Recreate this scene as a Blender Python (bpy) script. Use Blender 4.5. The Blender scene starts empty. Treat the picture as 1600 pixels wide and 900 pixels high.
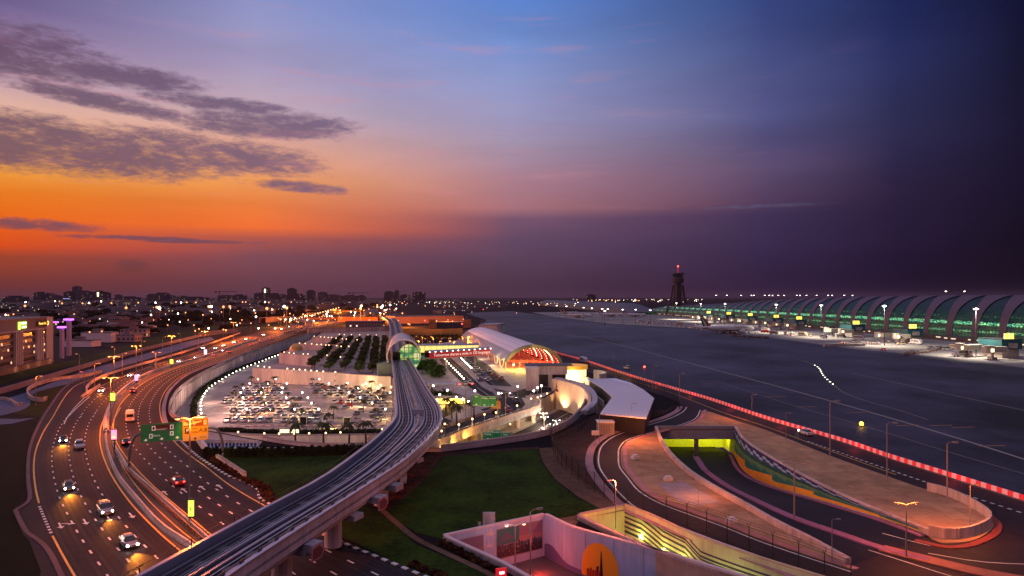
import bpy, bmesh, math, random
from math import radians, sin, cos, pi, atan2, hypot, sqrt
from mathutils import Vector, Matrix
from mathutils.geometry import tessellate_polygon
random.seed(7)
SC = bpy.context.scene
C = SC.collection
# ---------------------------------------------------------------- camera
F = 1067.0; H = 34.0; HOR = 463.0
cam_d = bpy.data.cameras.new("camera"); cam = bpy.data.objects.new("camera", cam_d); C.objects.link(cam)
cam.location = (0, 0, H); cam.rotation_euler = (radians(90), 0, 0)
cam_d.sensor_width = 36; cam_d.lens = F / 1600 * 36; cam_d.shift_y = (HOR - 450) / 1600
cam_d.clip_start = 0.5; cam_d.clip_end = 30000
SC.camera = cam
SC.view_settings.view_transform = 'Standard'; SC.view_settings.look = 'None'
SC.view_settings.exposure = 0.0; SC.view_settings.gamma = 1; SC.view_settings.use_curve_mapping = False
SC.render.engine = 'CYCLES'
cy = SC.cycles
cy.use_denoising = True
try: cy.denoiser = 'OPENIMAGEDENOISE'
except Exception: pass
cy.max_bounces = 4; cy.diffuse_bounces = 2; cy.glossy_bounces = 2; cy.transparent_max_bounces = 6
cy.sample_clamp_indirect = 2.0; cy.use_light_tree = True; cy.caustics_reflective = False; cy.caustics_refractive = False

def lin(c):
    return tuple(((v/255)/12.92 if v/255 <= 0.04045 else ((v/255+0.055)/1.055)**2.4) for v in c)

# ---------------------------------------------------------------- world (dusk sky, by direction)
world = bpy.data.worlds.new("World"); SC.world = world; world.use_nodes = True
nt = world.node_tree; N = nt.nodes; L = nt.links; N.clear()
def nd(t, **k):
    n = N.new(t)
    for a, b in k.items(): setattr(n, a, b)
    return n
def mth(op, a, b=None, c=None, clamp=False):
    n = nd('ShaderNodeMath', operation=op, use_clamp=clamp)
    for i, v in enumerate((a, b, c)):
        if v is None: continue
        if isinstance(v, (int, float)): n.inputs[i].default_value = v
        else: L.new(v, n.inputs[i])
    return n.outputs[0]
def maprange(v, a, b, c=0.0, d=1.0, smooth=False):
    n = nd('ShaderNodeMapRange'); n.clamp = True
    if smooth: n.interpolation_type = 'SMOOTHSTEP'
    L.new(v, n.inputs[0])
    for i, x in enumerate((a, b, c, d)): n.inputs[i+1].default_value = x
    return n.outputs[0]
def mixc(f, a, b, mode='MIX'):
    n = nd('ShaderNodeMix', data_type='RGBA', blend_type=mode)
    if isinstance(f, (int, float)): n.inputs[0].default_value = f
    else: L.new(f, n.inputs[0])
    for i, v in ((6, a), (7, b)):
        if isinstance(v, tuple): n.inputs[i].default_value = (*v, 1)
        else: L.new(v, n.inputs[i])
    return n.outputs[2]
tc = nd('ShaderNodeTexCoord'); sx = nd('ShaderNodeSeparateXYZ'); L.new(tc.outputs['Generated'], sx.inputs[0])
az = mth('ARCTAN2', sx.outputs[0], sx.outputs[1]); el = mth('ARCSINE', sx.outputs[2])
EMAX = radians(30)
elf = mth('DIVIDE', el, EMAX, clamp=True)
SKY = {
 0:   [(0,(108,92,140)),(60,(150,122,158)),(120,(190,155,170)),(160,(222,175,160)),(200,(235,172,130)),(240,(240,165,90)),(265,(243,158,62)),(300,(236,122,28)),(350,(226,92,22)),(382,(214,72,24)),(400,(150,58,42)),(440,(104,42,48)),(463,(84,36,46))],
 400: [(0,(138,146,196)),(100,(166,154,190)),(170,(196,168,180)),(230,(232,168,140)),(280,(246,160,92)),(320,(238,126,62)),(355,(244,112,52)),(372,(176,86,76)),(400,(122,72,86)),(440,(98,58,74)),(463,(88,52,66))],
 800: [(0,(92,132,208)),(60,(112,142,206)),(120,(140,152,204)),(180,(154,150,190)),(230,(166,146,172)),(280,(172,126,142)),(325,(166,110,120)),(342,(118,82,108)),(380,(96,70,98)),(440,(78,54,76)),(463,(72,48,68))],
 1200:[(0,(48,64,124)),(60,(62,72,130)),(120,(74,80,134)),(180,(82,84,136)),(215,(78,72,118)),(260,(94,76,114)),(310,(84,60,94)),(335,(62,46,84)),(400,(50,34,72)),(463,(42,26,56))],
 1400:[(0,(26,36,88)),(100,(38,44,92)),(200,(42,40,78)),(300,(42,30,64)),(400,(28,17,48)),(463,(24,14,40))],
 1600:[(0,(15,14,46)),(100,(18,16,44)),(200,(22,16,46)),(300,(20,12,38)),(400,(13,8,28)),(463,(10,6,22))]}
prev = None
for px in sorted(SKY):
    r = nd('ShaderNodeValToRGB'); cr = r.color_ramp
    st = sorted([(min(1, max(0, math.atan((HOR-y)/hypot(F, px-800))/EMAX)), c) for y, c in SKY[px]])
    while len(cr.elements) < len(st): cr.elements.new(0.5)
    for e, (p, c) in zip(cr.elements, st): e.position = p
    for e, (p, c) in zip(cr.elements, st): e.color = (*lin(c), 1)
    L.new(elf, r.inputs[0])
    a = math.atan((px-800)/F)
    prev = r.outputs[0] if prev is None else mixc(maprange(az, pa, a), prev, r.outputs[0])
    pa = a
sky = prev
# soft large-scale mottling
cx = nd('ShaderNodeCombineXYZ'); L.new(az, cx.inputs[0]); L.new(mth('MULTIPLY', el, 5.0), cx.inputs[1])
def noise(scale, detail, rough=0.5, dist=0.0, vec=None):
    n = nd('ShaderNodeTexNoise'); n.inputs['Scale'].default_value = scale; n.inputs['Detail'].default_value = detail
    n.inputs['Roughness'].default_value = rough; n.inputs['Distortion'].default_value = dist
    L.new(vec or cx.outputs[0], n.inputs['Vector']); return n.outputs[0]
n1 = noise(2.2, 6, 0.55, 0.4)
sky = mixc(1.0, sky, maprange(n1, 0.25, 0.75, 0.86, 1.12), 'MULTIPLY')
# cloud banks: gaussian windows (azimuth px, y px, half widths) cut out by noise
cx2 = nd('ShaderNodeCombineXYZ'); L.new(az, cx2.inputs[0]); L.new(mth('MULTIPLY', el, 3.2), cx2.inputs[1])
cx3 = nd('ShaderNodeCombineXYZ'); L.new(az, cx3.inputs[0]); L.new(mth('MULTIPLY', el, 9), cx3.inputs[1])
nb = noise(9, 8, 0.62, 0.25, cx2.outputs[0]); nf = noise(42, 7, 0.72, 0.35, cx2.outputs[0]); ns = noise(5, 6, 0.55, 0.2, cx3.outputs[0])
def bank(px, py, wx, wy, tilt=0.0):
    a0 = math.atan((px-800)/F); k = hypot(F, px-800); e0 = math.atan((HOR-py)/k)
    wa = wx/F*cos(a0)**2; we = wy/k
    u = mth('DIVIDE', mth('SUBTRACT', az, a0), wa)
    v0 = mth('SUBTRACT', mth('SUBTRACT', el, e0), mth('MULTIPLY', mth('SUBTRACT', az, a0), tilt))
    v = mth('DIVIDE', v0, we)
    r2 = mth('ADD', mth('POWER', mth('ABSOLUTE', u), 2.6), mth('POWER', mth('ABSOLUTE', v), 2.4))
    return maprange(r2, 0.0, 2.2, 1.0, 0.0)
dens = None
for b in [(60,226,370,42,-.02),(330,238,180,26,-.07),(420,195,135,20,.03),(20,84,170,46,0),(200,122,140,18,-.02),(470,292,70,9,-.05),(60,352,105,10,-.02),(150,155,150,14,-.1),(330,160,120,12,-.03),(210,372,120,4,0),(300,377,110,3.5,0),(1190,322,110,3,0),(205,418,26,12,0)]:
    k = bank(*b); dens = k if dens is None else mth('MAXIMUM', dens, k)
d1 = mth('ADD', mth('MULTIPLY', dens, 1.55), mth('SUBTRACT', mth('MULTIPLY', nb, 2.0), 1.72))
d2 = mth('ADD', d1, mth('SUBTRACT', mth('MULTIPLY', nf, 2.1), 1.08))
cm = mth('MULTIPLY', maprange(d2, -0.30, 0.85, 0, 1, True), 0.88)
# clouds take the dusk colour of their azimuth: grey violet low left, dim violet right
cl = mixc(maprange(az, -0.64, 0.1), lin((96,72,98)), lin((116,100,136)))
cl = mixc(maprange(az, 0.05, 0.55), cl, lin((40,30,64)))
cl = mixc(maprange(el, 0.02, 0.11), lin((112,50,46)), cl)
cl = mixc(1.0, cl, maprange(nf, 0.3, 0.7, 0.86, 1.18), 'MULTIPLY')
sky = mixc(cm, sky, cl)
# thin pink streaks
pk = mth('MULTIPLY', mth('MULTIPLY', maprange(ns, 0.55, 0.72, 0, 1, True), maprange(el, 0.1, 0.16)), maprange(az, 0.5, 0.0))
sky = mixc(mth('MULTIPLY', pk, 0.22), sky, lin((214,140,150)))
hs = nd('ShaderNodeHueSaturation'); L.new(sky, hs.inputs['Color']); L.new(maprange(az, -0.25, 0.3, 1.0, 0.97), hs.inputs['Saturation']); sky = hs.outputs[0]
zen = maprange(el, 0.42, 0.85)
sky = mixc(zen, sky, (0.38, 0.33, 0.50))
nis = nd('ShaderNodeTexSky'); nis.sky_type = 'NISHITA'; nis.sun_disc = False; nis.sun_elevation = radians(1.0); nis.sun_rotation = radians(-40)
bg1 = nd('ShaderNodeBackground'); L.new(sky, bg1.inputs[0]); bg1.inputs[1].default_value = 1.0
bg2 = nd('ShaderNodeBackground'); L.new(nis.outputs[0], bg2.inputs[0]); bg2.inputs[1].default_value = 0.002
ads = nd('ShaderNodeAddShader'); L.new(bg1.outputs[0], ads.inputs[0]); L.new(bg2.outputs[0], ads.inputs[1])
wo = nd('ShaderNodeOutputWorld'); L.new(ads.outputs[0], wo.inputs[0])
world.cycles.sampling_method = 'MANUAL'; world.cycles.sample_map_resolution = 512
# last glow of the sun: very weak, wide, from the low orange sky at the left
sd = bpy.data.lights.new("sun", 'SUN'); sd.energy = 0.7; sd.angle = radians(16); sd.color = (1, .60, .50)
so = bpy.data.objects.new("sun", sd); C.objects.link(so)
so.rotation_euler = Vector((sin(radians(-62))*cos(radians(9)), cos(radians(-62))*cos(radians(9)), sin(radians(9)))).to_track_quat('Z', 'Y').to_euler()

# ---------------------------------------------------------------- helpers
def W(px, py, z=0.0):
    Y = F*(H-z)/(py-HOR); return Vector(((px-800)/F*Y, Y, z))
def WP(pts, z=0.0): return [W(p[0], p[1], z) for p in pts]
MATS = {}
def mat(name, col, rough=0.8, metal=0.0, em=None, es=0.0, var=0.0, scale=1.0, bump=0.0, spec=None, samp=False, stretch=None):
    """procedural principled material; var = contrast of noise mottling, scale = noise scale per metre"""
    if name in MATS: return MATS[name]
    if spec is None: spec = .08 if rough >= .85 else .25 if rough >= .7 else .5
    m = bpy.data.materials.new(name); m.use_nodes = True; t = m.node_tree; b = t.nodes['Principled BSDF']
    b.inputs['Base Color'].default_value = (*col, 1); b.inputs['Roughness'].default_value = rough; b.inputs['Metallic'].default_value = metal
    b.inputs['Specular IOR Level'].default_value = spec
    if em:
        b.inputs['Emission Color'].default_value = (*em, 1); b.inputs['Emission Strength'].default_value = es
        if not samp:
            try: m.cycles.emission_sampling = 'NONE'
            except Exception: pass
    if var > 0:
        g = t.nodes.new('ShaderNodeNewGeometry'); src = g.outputs['Position']
        if stretch:
            mp = t.nodes.new('ShaderNodeMapping'); mp.inputs['Scale'].default_value = stretch; mp.inputs['Rotation'].default_value = (0, 0, 0.18)
            t.links.new(src, mp.inputs[0]); src = mp.outputs[0]
        n = t.nodes.new('ShaderNodeTexNoise'); n.inputs['Scale'].default_value = scale; n.inputs['Detail'].default_value = 7; n.inputs['Roughness'].default_value = 0.65
        t.links.new(src, n.inputs['Vector'])
        n2 = t.nodes.new('ShaderNodeTexNoise'); n2.inputs['Scale'].default_value = scale*0.13; n2.inputs['Detail'].default_value = 4
        t.links.new(src, n2.inputs['Vector'])
        ad = t.nodes.new('ShaderNodeMath'); ad.operation = 'ADD'; t.links.new(n.outputs[0], ad.inputs[0]); t.links.new(n2.outputs[0], ad.inputs[1])
        mr = t.nodes.new('ShaderNodeMapRange'); t.links.new(ad.outputs[0], mr.inputs[0])
        mr.inputs[1].default_value = 0.76; mr.inputs[2].default_value = 1.24; mr.inputs[3].default_value = 1-var; mr.inputs[4].default_value = 1+var
        mx = t.nodes.new('ShaderNodeMix'); mx.data_type = 'RGBA'; mx.blend_type = 'MULTIPLY'; mx.inputs[0].default_value = 1
        mx.inputs[6].default_value = (*col, 1); t.links.new(mr.outputs[0], mx.inputs[7]); t.links.new(mx.outputs[2], b.inputs['Base Color'])
        if bump:
            bp = t.nodes.new('ShaderNodeBump'); bp.inputs['Strength'].default_value = bump; bp.inputs['Distance'].default_value = 0.1
            t.links.new(n.outputs[0], bp.inputs['Height']); t.links.new(bp.outputs[0], b.inputs['Normal'])
    MATS[name] = m; return m
def glow(name, col, s, samp=False): return mat(name, (0.8, 0.8, 0.8), 0.5, em=col, es=s, samp=samp)

class MB:
    def __init__(s): s.v = []; s.f = []; s.mi = []
    def add(s, vs, fs, m=0):
        o = len(s.v); s.v += [tuple(x) for x in vs]
        for f in fs: s.f.append(tuple(i+o for i in f)); s.mi.append(m)
        return s
    def box(s, c, sz, rz=0.0, m=0, taper=1.0):
        a, b, h = sz[0]/2, sz[1]/2, sz[2]/2; cr, sr = cos(rz), sin(rz); vs = []
        for k, z in ((1, -h), (taper, h)):
            for x, y in ((-a, -b), (a, -b), (a, b), (-a, b)):
                x *= k; y *= k; vs.append((c[0]+x*cr-y*sr, c[1]+x*sr+y*cr, c[2]+z))
        return s.add(vs, [(3,2,1,0),(4,5,6,7),(0,1,5,4),(1,2,6,5),(2,3,7,6),(3,0,4,7)], m)
    def bb(s, x0, x1, y0, y1, z0, z1, m=0): return s.box(((x0+x1)/2, (y0+y1)/2, (z0+z1)/2), (x1-x0, y1-y0, z1-z0), 0, m)
    def tube(s, pts, r, n=6, m=0, caps=True):
        pts = [Vector(p) for p in pts]; k = len(pts); rr = r if isinstance(r, (list, tuple)) else [r]*k; rings = []
        for i, p in enumerate(pts):
            d = (pts[min(i+1, k-1)]-pts[max(i-1, 0)]).normalized()
            a = d.cross(Vector((0, 0, 1)));
            if a.length < 1e-3: a = d.cross(Vector((1, 0, 0)))
            a.normalize(); b = d.cross(a)
            rings.append([p+(a*cos(2*pi*j/n)+b*sin(2*pi*j/n))*rr[i] for j in range(n)])
        vs = [v for r_ in rings for v in r_]; fs = []
        for i in range(k-1):
            for j in range(n): fs.append((i*n+j, i*n+(j+1) % n, (i+1)*n+(j+1) % n, (i+1)*n+j))
        if caps: fs.append(tuple(range(n-1, -1, -1))); fs.append(tuple((k-1)*n+j for j in range(n)))
        return s.add(vs, fs, m)
    def ball(s, c, r, m=0, nu=8, nv=5, sz=1.0):
        vs = [(c[0], c[1], c[2]+r*sz)]; fs = []
        for i in range(1, nv):
            t = pi*i/nv
            for j in range(nu): vs.append((c[0]+r*sin(t)*cos(2*pi*j/nu), c[1]+r*sin(t)*sin(2*pi*j/nu), c[2]+r*sz*cos(t)))
        vs.append((c[0], c[1], c[2]-r*sz)); last = len(vs)-1
        for j in range(nu): fs.append((0, 1+j, 1+(j+1) % nu)); fs.append((last, last-nu+(j+1) % nu, last-nu+j))
        for i in range(nv-2):
            for j in range(nu): a = 1+i*nu+j; b = 1+i*nu+(j+1) % nu; fs.append((a, a+nu, b+nu, b))
        return s.add(vs, fs, m)
    def sheet(s, A, B, m=0):
        n = len(A); return s.add(list(A)+list(B), [(i, i+1, n+i+1, n+i) for i in range(n-1)], m)
    def poly(s, pts, holes=(), m=0, dz=0.0):
        loops = [[Vector((p[0], p[1], 0)) for p in pts]]+[[Vector((p[0], p[1], 0)) for p in h] for h in holes]
        tri = tessellate_polygon(loops); allp = [p for lp in ([pts]+list(holes)) for p in lp]; fs = []
        for t in tri:
            a, b, c = (allp[i] for i in t)
            cr = (b[0]-a[0])*(c[1]-a[1])-(b[1]-a[1])*(c[0]-a[0])
            fs.append(tuple(t) if cr > 0 else (t[0], t[2], t[1]))
        return s.add([(p[0], p[1], (p[2] if len(p) > 2 else 0)+dz) for p in allp], fs, m)
    def prism(s, pts, z0, z1, m=0, mt=None):
        n = len(pts); ar = sum(pts[i][0]*pts[(i+1) % n][1]-pts[(i+1) % n][0]*pts[i][1] for i in range(n))
        if ar < 0: pts = pts[::-1]
        s.poly([(p[0], p[1], z1) for p in pts], m=m if mt is None else mt)
        vs = [(p[0], p[1], z0) for p in pts]+[(p[0], p[1], z1) for p in pts]
        return s.add(vs, [(i, (i+1) % n, n+(i+1) % n, n+i) for i in range(n)], m)
    def wall(s, pts, z0, z1, th, m=0, side=0, closed=False, flare=0.0):
        """wall of thickness th along pts; side -1/0/+1 puts it right/centred/left; z0,z1 numbers or lists"""
        n = len(pts); P = [Vector((p[0], p[1], 0)) for p in pts]; A = []; B = []
        for i in range(n):
            d = P[(i+1) % n if closed else min(i+1, n-1)]-P[(i-1) if closed else max(i-1, 0)]
            nn = Vector((-d.y, d.x, 0)).normalized()
            o0 = {0: -th/2, 1: 0, -1: -th}[side]; A.append(P[i]+nn*(o0+th)); B.append(P[i]+nn*o0)
        za = z0 if isinstance(z0, (list, tuple)) else [z0]*n; zb = z1 if isinstance(z1, (list, tuple)) else [z1]*n
        vs = []
        for i in range(n):
            vs += [(A[i].x, A[i].y, za[i]), (A[i].x, A[i].y, zb[i]), (B[i].x, B[i].y, zb[i]), (B[i].x, B[i].y, za[i])]
        fs = []
        for i in range(n if closed else n-1):
            a = 4*i; b = 4*((i+1) % n)
            fs += [(a, a+1, b+1, b), (a+1, a+2, b+2, b+1), (a+2, a+3, b+3, b+2), (a+3, a, b, b+3)]
        if not closed: fs += [(0, 3, 2, 1), (4*n-4, 4*n-3, 4*n-2, 4*n-1)]
        return s.add(vs, fs, m)
    def leaves(s, cs, n, size, m=0, flat=0.0):
        """leaf clumps: n small quads inside ellipsoids cs=[(x,y,z,rx,ry,rz)]"""
        tot = sum(c[3]*c[4]*c[5] for c in cs)
        for c in cs:
            for _ in range(max(3, int(n*c[3]*c[4]*c[5]/tot))):
                v = Vector((random.gauss(0, 1), random.gauss(0, 1), random.gauss(0, 1))).normalized()*random.uniform(.55, 1.05)
                p = Vector((c[0]+v.x*c[3], c[1]+v.y*c[4], c[2]+v.z*c[5]))
                a = Vector((random.gauss(0, 1), random.gauss(0, 1), random.gauss(0, .6))).normalized(); b = a.cross(Vector((random.gauss(0, 1), random.gauss(0, 1), random.gauss(0, 1)))).normalized()
                k = size*random.uniform(.6, 1.4)
                s.add([p-a*k-b*k*.7, p+a*k-b*k*.5, p+a*k*.8+b*k*.7, p-a*k*.7+b*k*.6], [(0, 1, 2, 3)], m)
        return s
    def build(s, name, mats, parent=None, origin=(0, 0, 0), smooth=False):
        me = bpy.data.meshes.new(name); o = Vector(origin)
        me.from_pydata([(v[0]-o.x, v[1]-o.y, v[2]-o.z) for v in s.v], [], s.f)
        if not isinstance(mats, (list, tuple)): mats = [mats]
        for m in mats: me.materials.append(m)
        me.polygons.foreach_set('material_index', s.mi)
        if smooth: me.polygons.foreach_set('use_smooth', [True]*len(me.polygons))
        me.update(); ob = bpy.data.objects.new(name, me); C.objects.link(ob)
        if parent is not None: ob.parent = parent
        else: ob.location = o
        return ob
LABELS = {}
def tag(o, label, cat, group=None):
    if label in LABELS and not group: print("DUPLABEL", label)
    if label in LABELS: LABELS[label] += 1
    else: LABELS[label] = 1
    nw = len(label.split())
    if nw < 4 or nw > 16: print("LABELLEN", nw, label)
    o['label'] = label; o['category'] = cat; o['kind'] = 'thing'
    if group: o['group'] = group
    return o
def thing(name, label, cat, loc=(0, 0, 0), rz=0.0, group=None):
    o = bpy.data.objects.new(name, None); C.objects.link(o); o.location = loc; o.rotation_euler = (0, 0, rz); o.empty_display_size = .5
    return tag(o, label, cat, group)
def struct(o, kind='structure'): o['kind'] = kind; return o
KIDS = {}
def dup(o, loc, rz, label, group=None, scale=1.0, mat_over=None):
    r = o.copy(); C.objects.link(r); r.location = loc; r.rotation_euler = (0, 0, rz); r.scale = (scale,)*3 if isinstance(scale, (int, float)) else scale
    for k, v in (('label', label),): r[k] = v
    if group: r['group'] = group
    LABELS[label] = LABELS.get(label, 0)+1
    if LABELS[label] > 1 and not group: print("DUPLABEL", label)
    if len(label.split()) > 16: print("LABELLEN", label)
    if o.name not in KIDS: KIDS[o.name] = [(c, list(c.children)) for c in o.children]
    for c, gs in KIDS[o.name]:
        q = c.copy(); C.objects.link(q); q.parent = r
        if mat_over and c.name.split('.')[0] in mat_over:
            q.material_slots[0].link = 'OBJECT'; q.material_slots[0].material = mat_over[c.name.split('.')[0]]
        for g in gs:
            w = g.copy(); C.objects.link(w); w.parent = q
    return r
def cr_spline(pts, sub=8):
    P = [Vector(p) for p in pts]; out = []
    for i in range(len(P)-1):
        p0 = P[i-1] if i else P[0]*2-P[1]; p1 = P[i]; p2 = P[i+1]; p3 = P[i+2] if i+2 < len(P) else P[-1]*2-P[-2]
        for k in range(sub):
            t = k/sub; out.append(0.5*((2*p1)+(p2-p0)*t+(2*p0-5*p1+4*p2-p3)*t*t+(3*p1-p0-3*p2+p3)*t**3))
    out.append(P[-1]); return out
def resample(pts, n):
    d = [0]
    for a, b in zip(pts, pts[1:]): d.append(d[-1]+(b-a).length)
    out = []; j = 0
    for i in range(n):
        t = d[-1]*i/(n-1)
        while j < len(d)-2 and d[j+1] < t: j += 1
        s = (t-d[j])/max(d[j+1]-d[j], 1e-9); out.append(pts[j].lerp(pts[j+1], min(1, max(0, s))))
    return out
def curve(px, z=0.0, step=None, n=None):
    c = cr_spline(WP(px, z)); Ln = sum((b-a).length for a, b in zip(c, c[1:]))
    return resample(c, n or max(2, int(Ln/(step or 4))+1))
def length(c): return sum((b-a).length for a, b in zip(c, c[1:]))
def offset(c, d, dz=0.0):
    out = []
    for i in range(len(c)):
        t = c[min(i+1, len(c)-1)]-c[max(i-1, 0)]; n = Vector((-t.y, t.x, 0)).normalized(); out.append(c[i]+n*d+Vector((0, 0, dz)))
    return out
def line_on(mb, c, w, z, m=0):
    mb.sheet(offset([Vector((p.x, p.y, p.z+z)) for p in c], -w/2), offset([Vector((p.x, p.y, p.z+z)) for p in c], w/2), m)
def dashes(mb, c, w, z, on=3.0, gap=6.0, m=0, start=0.0):
    f = resample(c, max(2, int(length(c)/0.75)+1)); k = 0.75; per = on+gap; i = int(start/k)
    while i+int(on/k) < len(f):
        line_on(mb, f[i:i+int(on/k)+1], w, z, m); i += int(per/k)
def nearest(c, p):
    b = min(range(len(c)), key=lambda i: (c[i].xy-p.xy).length_squared)
    t = c[min(b+1, len(c)-1)]-c[max(b-1, 0)]; return c[b], t.normalized(), b
ORD = "first second third fourth fifth sixth seventh eighth ninth tenth eleventh twelfth thirteenth fourteenth fifteenth sixteenth seventeenth eighteenth nineteenth twentieth".split()
def nth(i):
    i += 1
    if i <= 20: return ORD[i-1]
    return "%d%s" % (i, {1: 'st', 2: 'nd', 3: 'rd'}.get(i % 10, 'th') if i % 100 not in (11, 12, 13) else 'th')
def point(loc, e, col, parent=None, r=0.25, spot=None, aim=None):
    d = bpy.data.lights.new("lamp_or_added_light", 'SPOT' if spot else 'POINT'); d.energy = e; d.color = col; d.shadow_soft_size = r  # serves real lamps and added lights that have no bulb
    if spot: d.spot_size = radians(spot); d.spot_blend = 0.6
    o = bpy.data.objects.new("lamp_or_added_light", d); C.objects.link(o); o.location = loc
    if parent is not None:
        o.parent = parent; pl = parent.location; o.location = Vector(loc)-pl if parent.rotation_euler[2] == 0 else Matrix.Rotation(-parent.rotation_euler[2], 3, 'Z') @ (Vector(loc)-pl)
    if aim is not None:
        q = (Vector(aim)-Vector(loc)).to_track_quat('-Z', 'Y').to_euler(); o.rotation_euler = q
        if parent is not None and parent.rotation_euler[2] != 0: o.rotation_euler = (Matrix.Rotation(-parent.rotation_euler[2], 3, 'Z') @ q.to_matrix()).to_euler()
    return o
def lettering(name, s, size, loc, rot, m, parent=None, ex=0.02, align='CENTER'):
    d = bpy.data.curves.new(name, 'FONT'); d.body = s; d.size = size; d.extrude = ex; d.align_x = align; d.align_y = 'CENTER'; d.resolution_u = 2
    d.materials.append(m); o = bpy.data.objects.new(name, d); C.objects.link(o); o.location = loc; o.rotation_euler = rot
    if parent is not None: o.parent = parent
    me = bpy.data.meshes.new_from_object(o); q = bpy.data.objects.new(name, me); C.objects.link(q); q.location = o.location; q.rotation_euler = o.rotation_euler; q.parent = o.parent
    bpy.data.objects.remove(o); return q
# ---------------------------------------------------------------- materials
ORG = (1.0, .32, .05); WRM = (1.0, .72, .38); WHT = (1.0, .90, .78); RED = (1, .06, .05)
M_asph = mat('asphalt', (.020, .015, .020), .75, var=.35, scale=.9, bump=.05, spec=.18)
M_asph2 = mat('worn_asphalt', (.045, .036, .04), .75, var=.35, scale=.5, spec=.18)
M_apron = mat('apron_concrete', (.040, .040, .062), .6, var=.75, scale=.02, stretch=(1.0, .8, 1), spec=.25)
def add_joints(m, size=7.5, dark=.75):
    t = m.node_tree; b = t.nodes['Principled BSDF']; src = b.inputs['Base Color'].links[0].from_socket; g = t.nodes.new('ShaderNodeNewGeometry'); mp = t.nodes.new('ShaderNodeMapping'); mp.inputs['Rotation'].default_value = (0,0,.12); mp.inputs['Scale'].default_value = (1/size,)*3
    t.links.new(g.outputs['Position'], mp.inputs[0]); br = t.nodes.new('ShaderNodeTexBrick'); br.offset = 0; br.inputs['Scale'].default_value = 1; br.inputs['Brick Width'].default_value = 1; br.inputs['Row Height'].default_value = 1; br.inputs['Mortar Size'].default_value = .018
    br.inputs['Color1'].default_value = (.88,.88,.88,1); br.inputs['Color2'].default_value = (1.1,1.1,1.1,1); br.inputs['Mortar'].default_value = (dark,dark,dark,1); t.links.new(mp.outputs[0], br.inputs[0])
    mx = t.nodes.new('ShaderNodeMix'); mx.data_type = 'RGBA'; mx.blend_type = 'MULTIPLY'; mx.inputs[0].default_value = 1; t.links.new(src, mx.inputs[6]); t.links.new(br.outputs[0], mx.inputs[7]); t.links.new(mx.outputs[2], b.inputs['Base Color'])
_mr = [n for n in M_apron.node_tree.nodes if n.type == 'MAP_RANGE'][0]; _mr.inputs[1].default_value = .84; _mr.inputs[2].default_value = 1.16
add_joints(M_apron)
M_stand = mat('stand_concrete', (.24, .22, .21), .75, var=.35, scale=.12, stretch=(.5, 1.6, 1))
M_grass = mat('grass', (.020, .044, .004), .95, var=.65, scale=.9)
M_grass2 = mat('dry_grass', (.026, .030, .006), .95, var=.45, scale=.15)
M_soil = mat('soil', (.06, .033, .026), .95, var=.45, scale=.3)
M_dirt = mat('dirt_path', (.13, .08, .055), .95, var=.4, scale=.6)
M_ground = mat('ground_earth', (.012, .009, .012), .95, var=.4, scale=.02)
M_pave = mat('plaza_paving', (.44, .25, .14), .85, var=.28, scale=.35)
M_pave2 = mat('pale_paving', (.42, .33, .28), .85, var=.2, scale=.6)
M_conc = mat('concrete', (.40, .34, .34), .8, var=.38, scale=1.4, stretch=(1,1,.15))
M_concd = mat('dark_concrete', (.16, .14, .15), .8, var=.25, scale=.6)
M_white = mat('white_render', (.74, .66, .62), .8, var=.22, scale=1.1, stretch=(1,1,.12))
M_purple = mat('purple_kerb', (.30, .12, .20), .8, var=.2, scale=1)
M_pink = mat('pink_kerb', (.58, .22, .24), .8, var=.2, scale=1)
M_mark = mat('white_paint', (.72, .68, .64), .6, var=.2, scale=2)
M_ylw = mat('yellow_paint', (.75, .42, .08), .6, var=.2, scale=2)
M_park = mat('car_park_floor', (.40, .32, .28), .75, var=.3, scale=.3)
M_steel = mat('galvanised_steel', (.30, .28, .30), .45, metal=.7)
M_pole = mat('painted_pole', (.30, .26, .26), .5, metal=.3)
M_dark = mat('dark_metal', (.03, .03, .035), .5, metal=.4)
M_leaf = mat('leaves', (.07, .125, .025), .8, var=.4, scale=.8)
M_leafd = mat('dark_leaves', (.016, .026, .010), .85, var=.4, scale=.2)
M_trunk = mat('bark', (.10, .06, .04), .9, var=.3, scale=3)
M_palm = mat('palm_leaves', (.045, .055, .018), .8, var=.3, scale=1)
M_blk = mat('black_rubber', (.01, .01, .011), .7)
M_glassd = mat('dark_glass', (.012, .014, .02), .12, spec=.8)
E_warm = glow('warm_bulb', (1, .55, .26), 4); E_white = glow('white_bulb', (1, .86, .70), 14); E_red = glow('red_bulb', (1, .05, .03), 7)
E_org = glow('sodium_bulb', (1, .34, .09), 2.4)
E_head = glow('headlight_glow', (1, .93, .82), 30); E_tail = glow('tail_glow', (1, .03, .02), 7)
E_taild = glow('tail_dim', (1, .03, .02), 2)

add_joints(M_stand, 7.5, .6); add_joints(M_pave, 3.0, .8)
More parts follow.
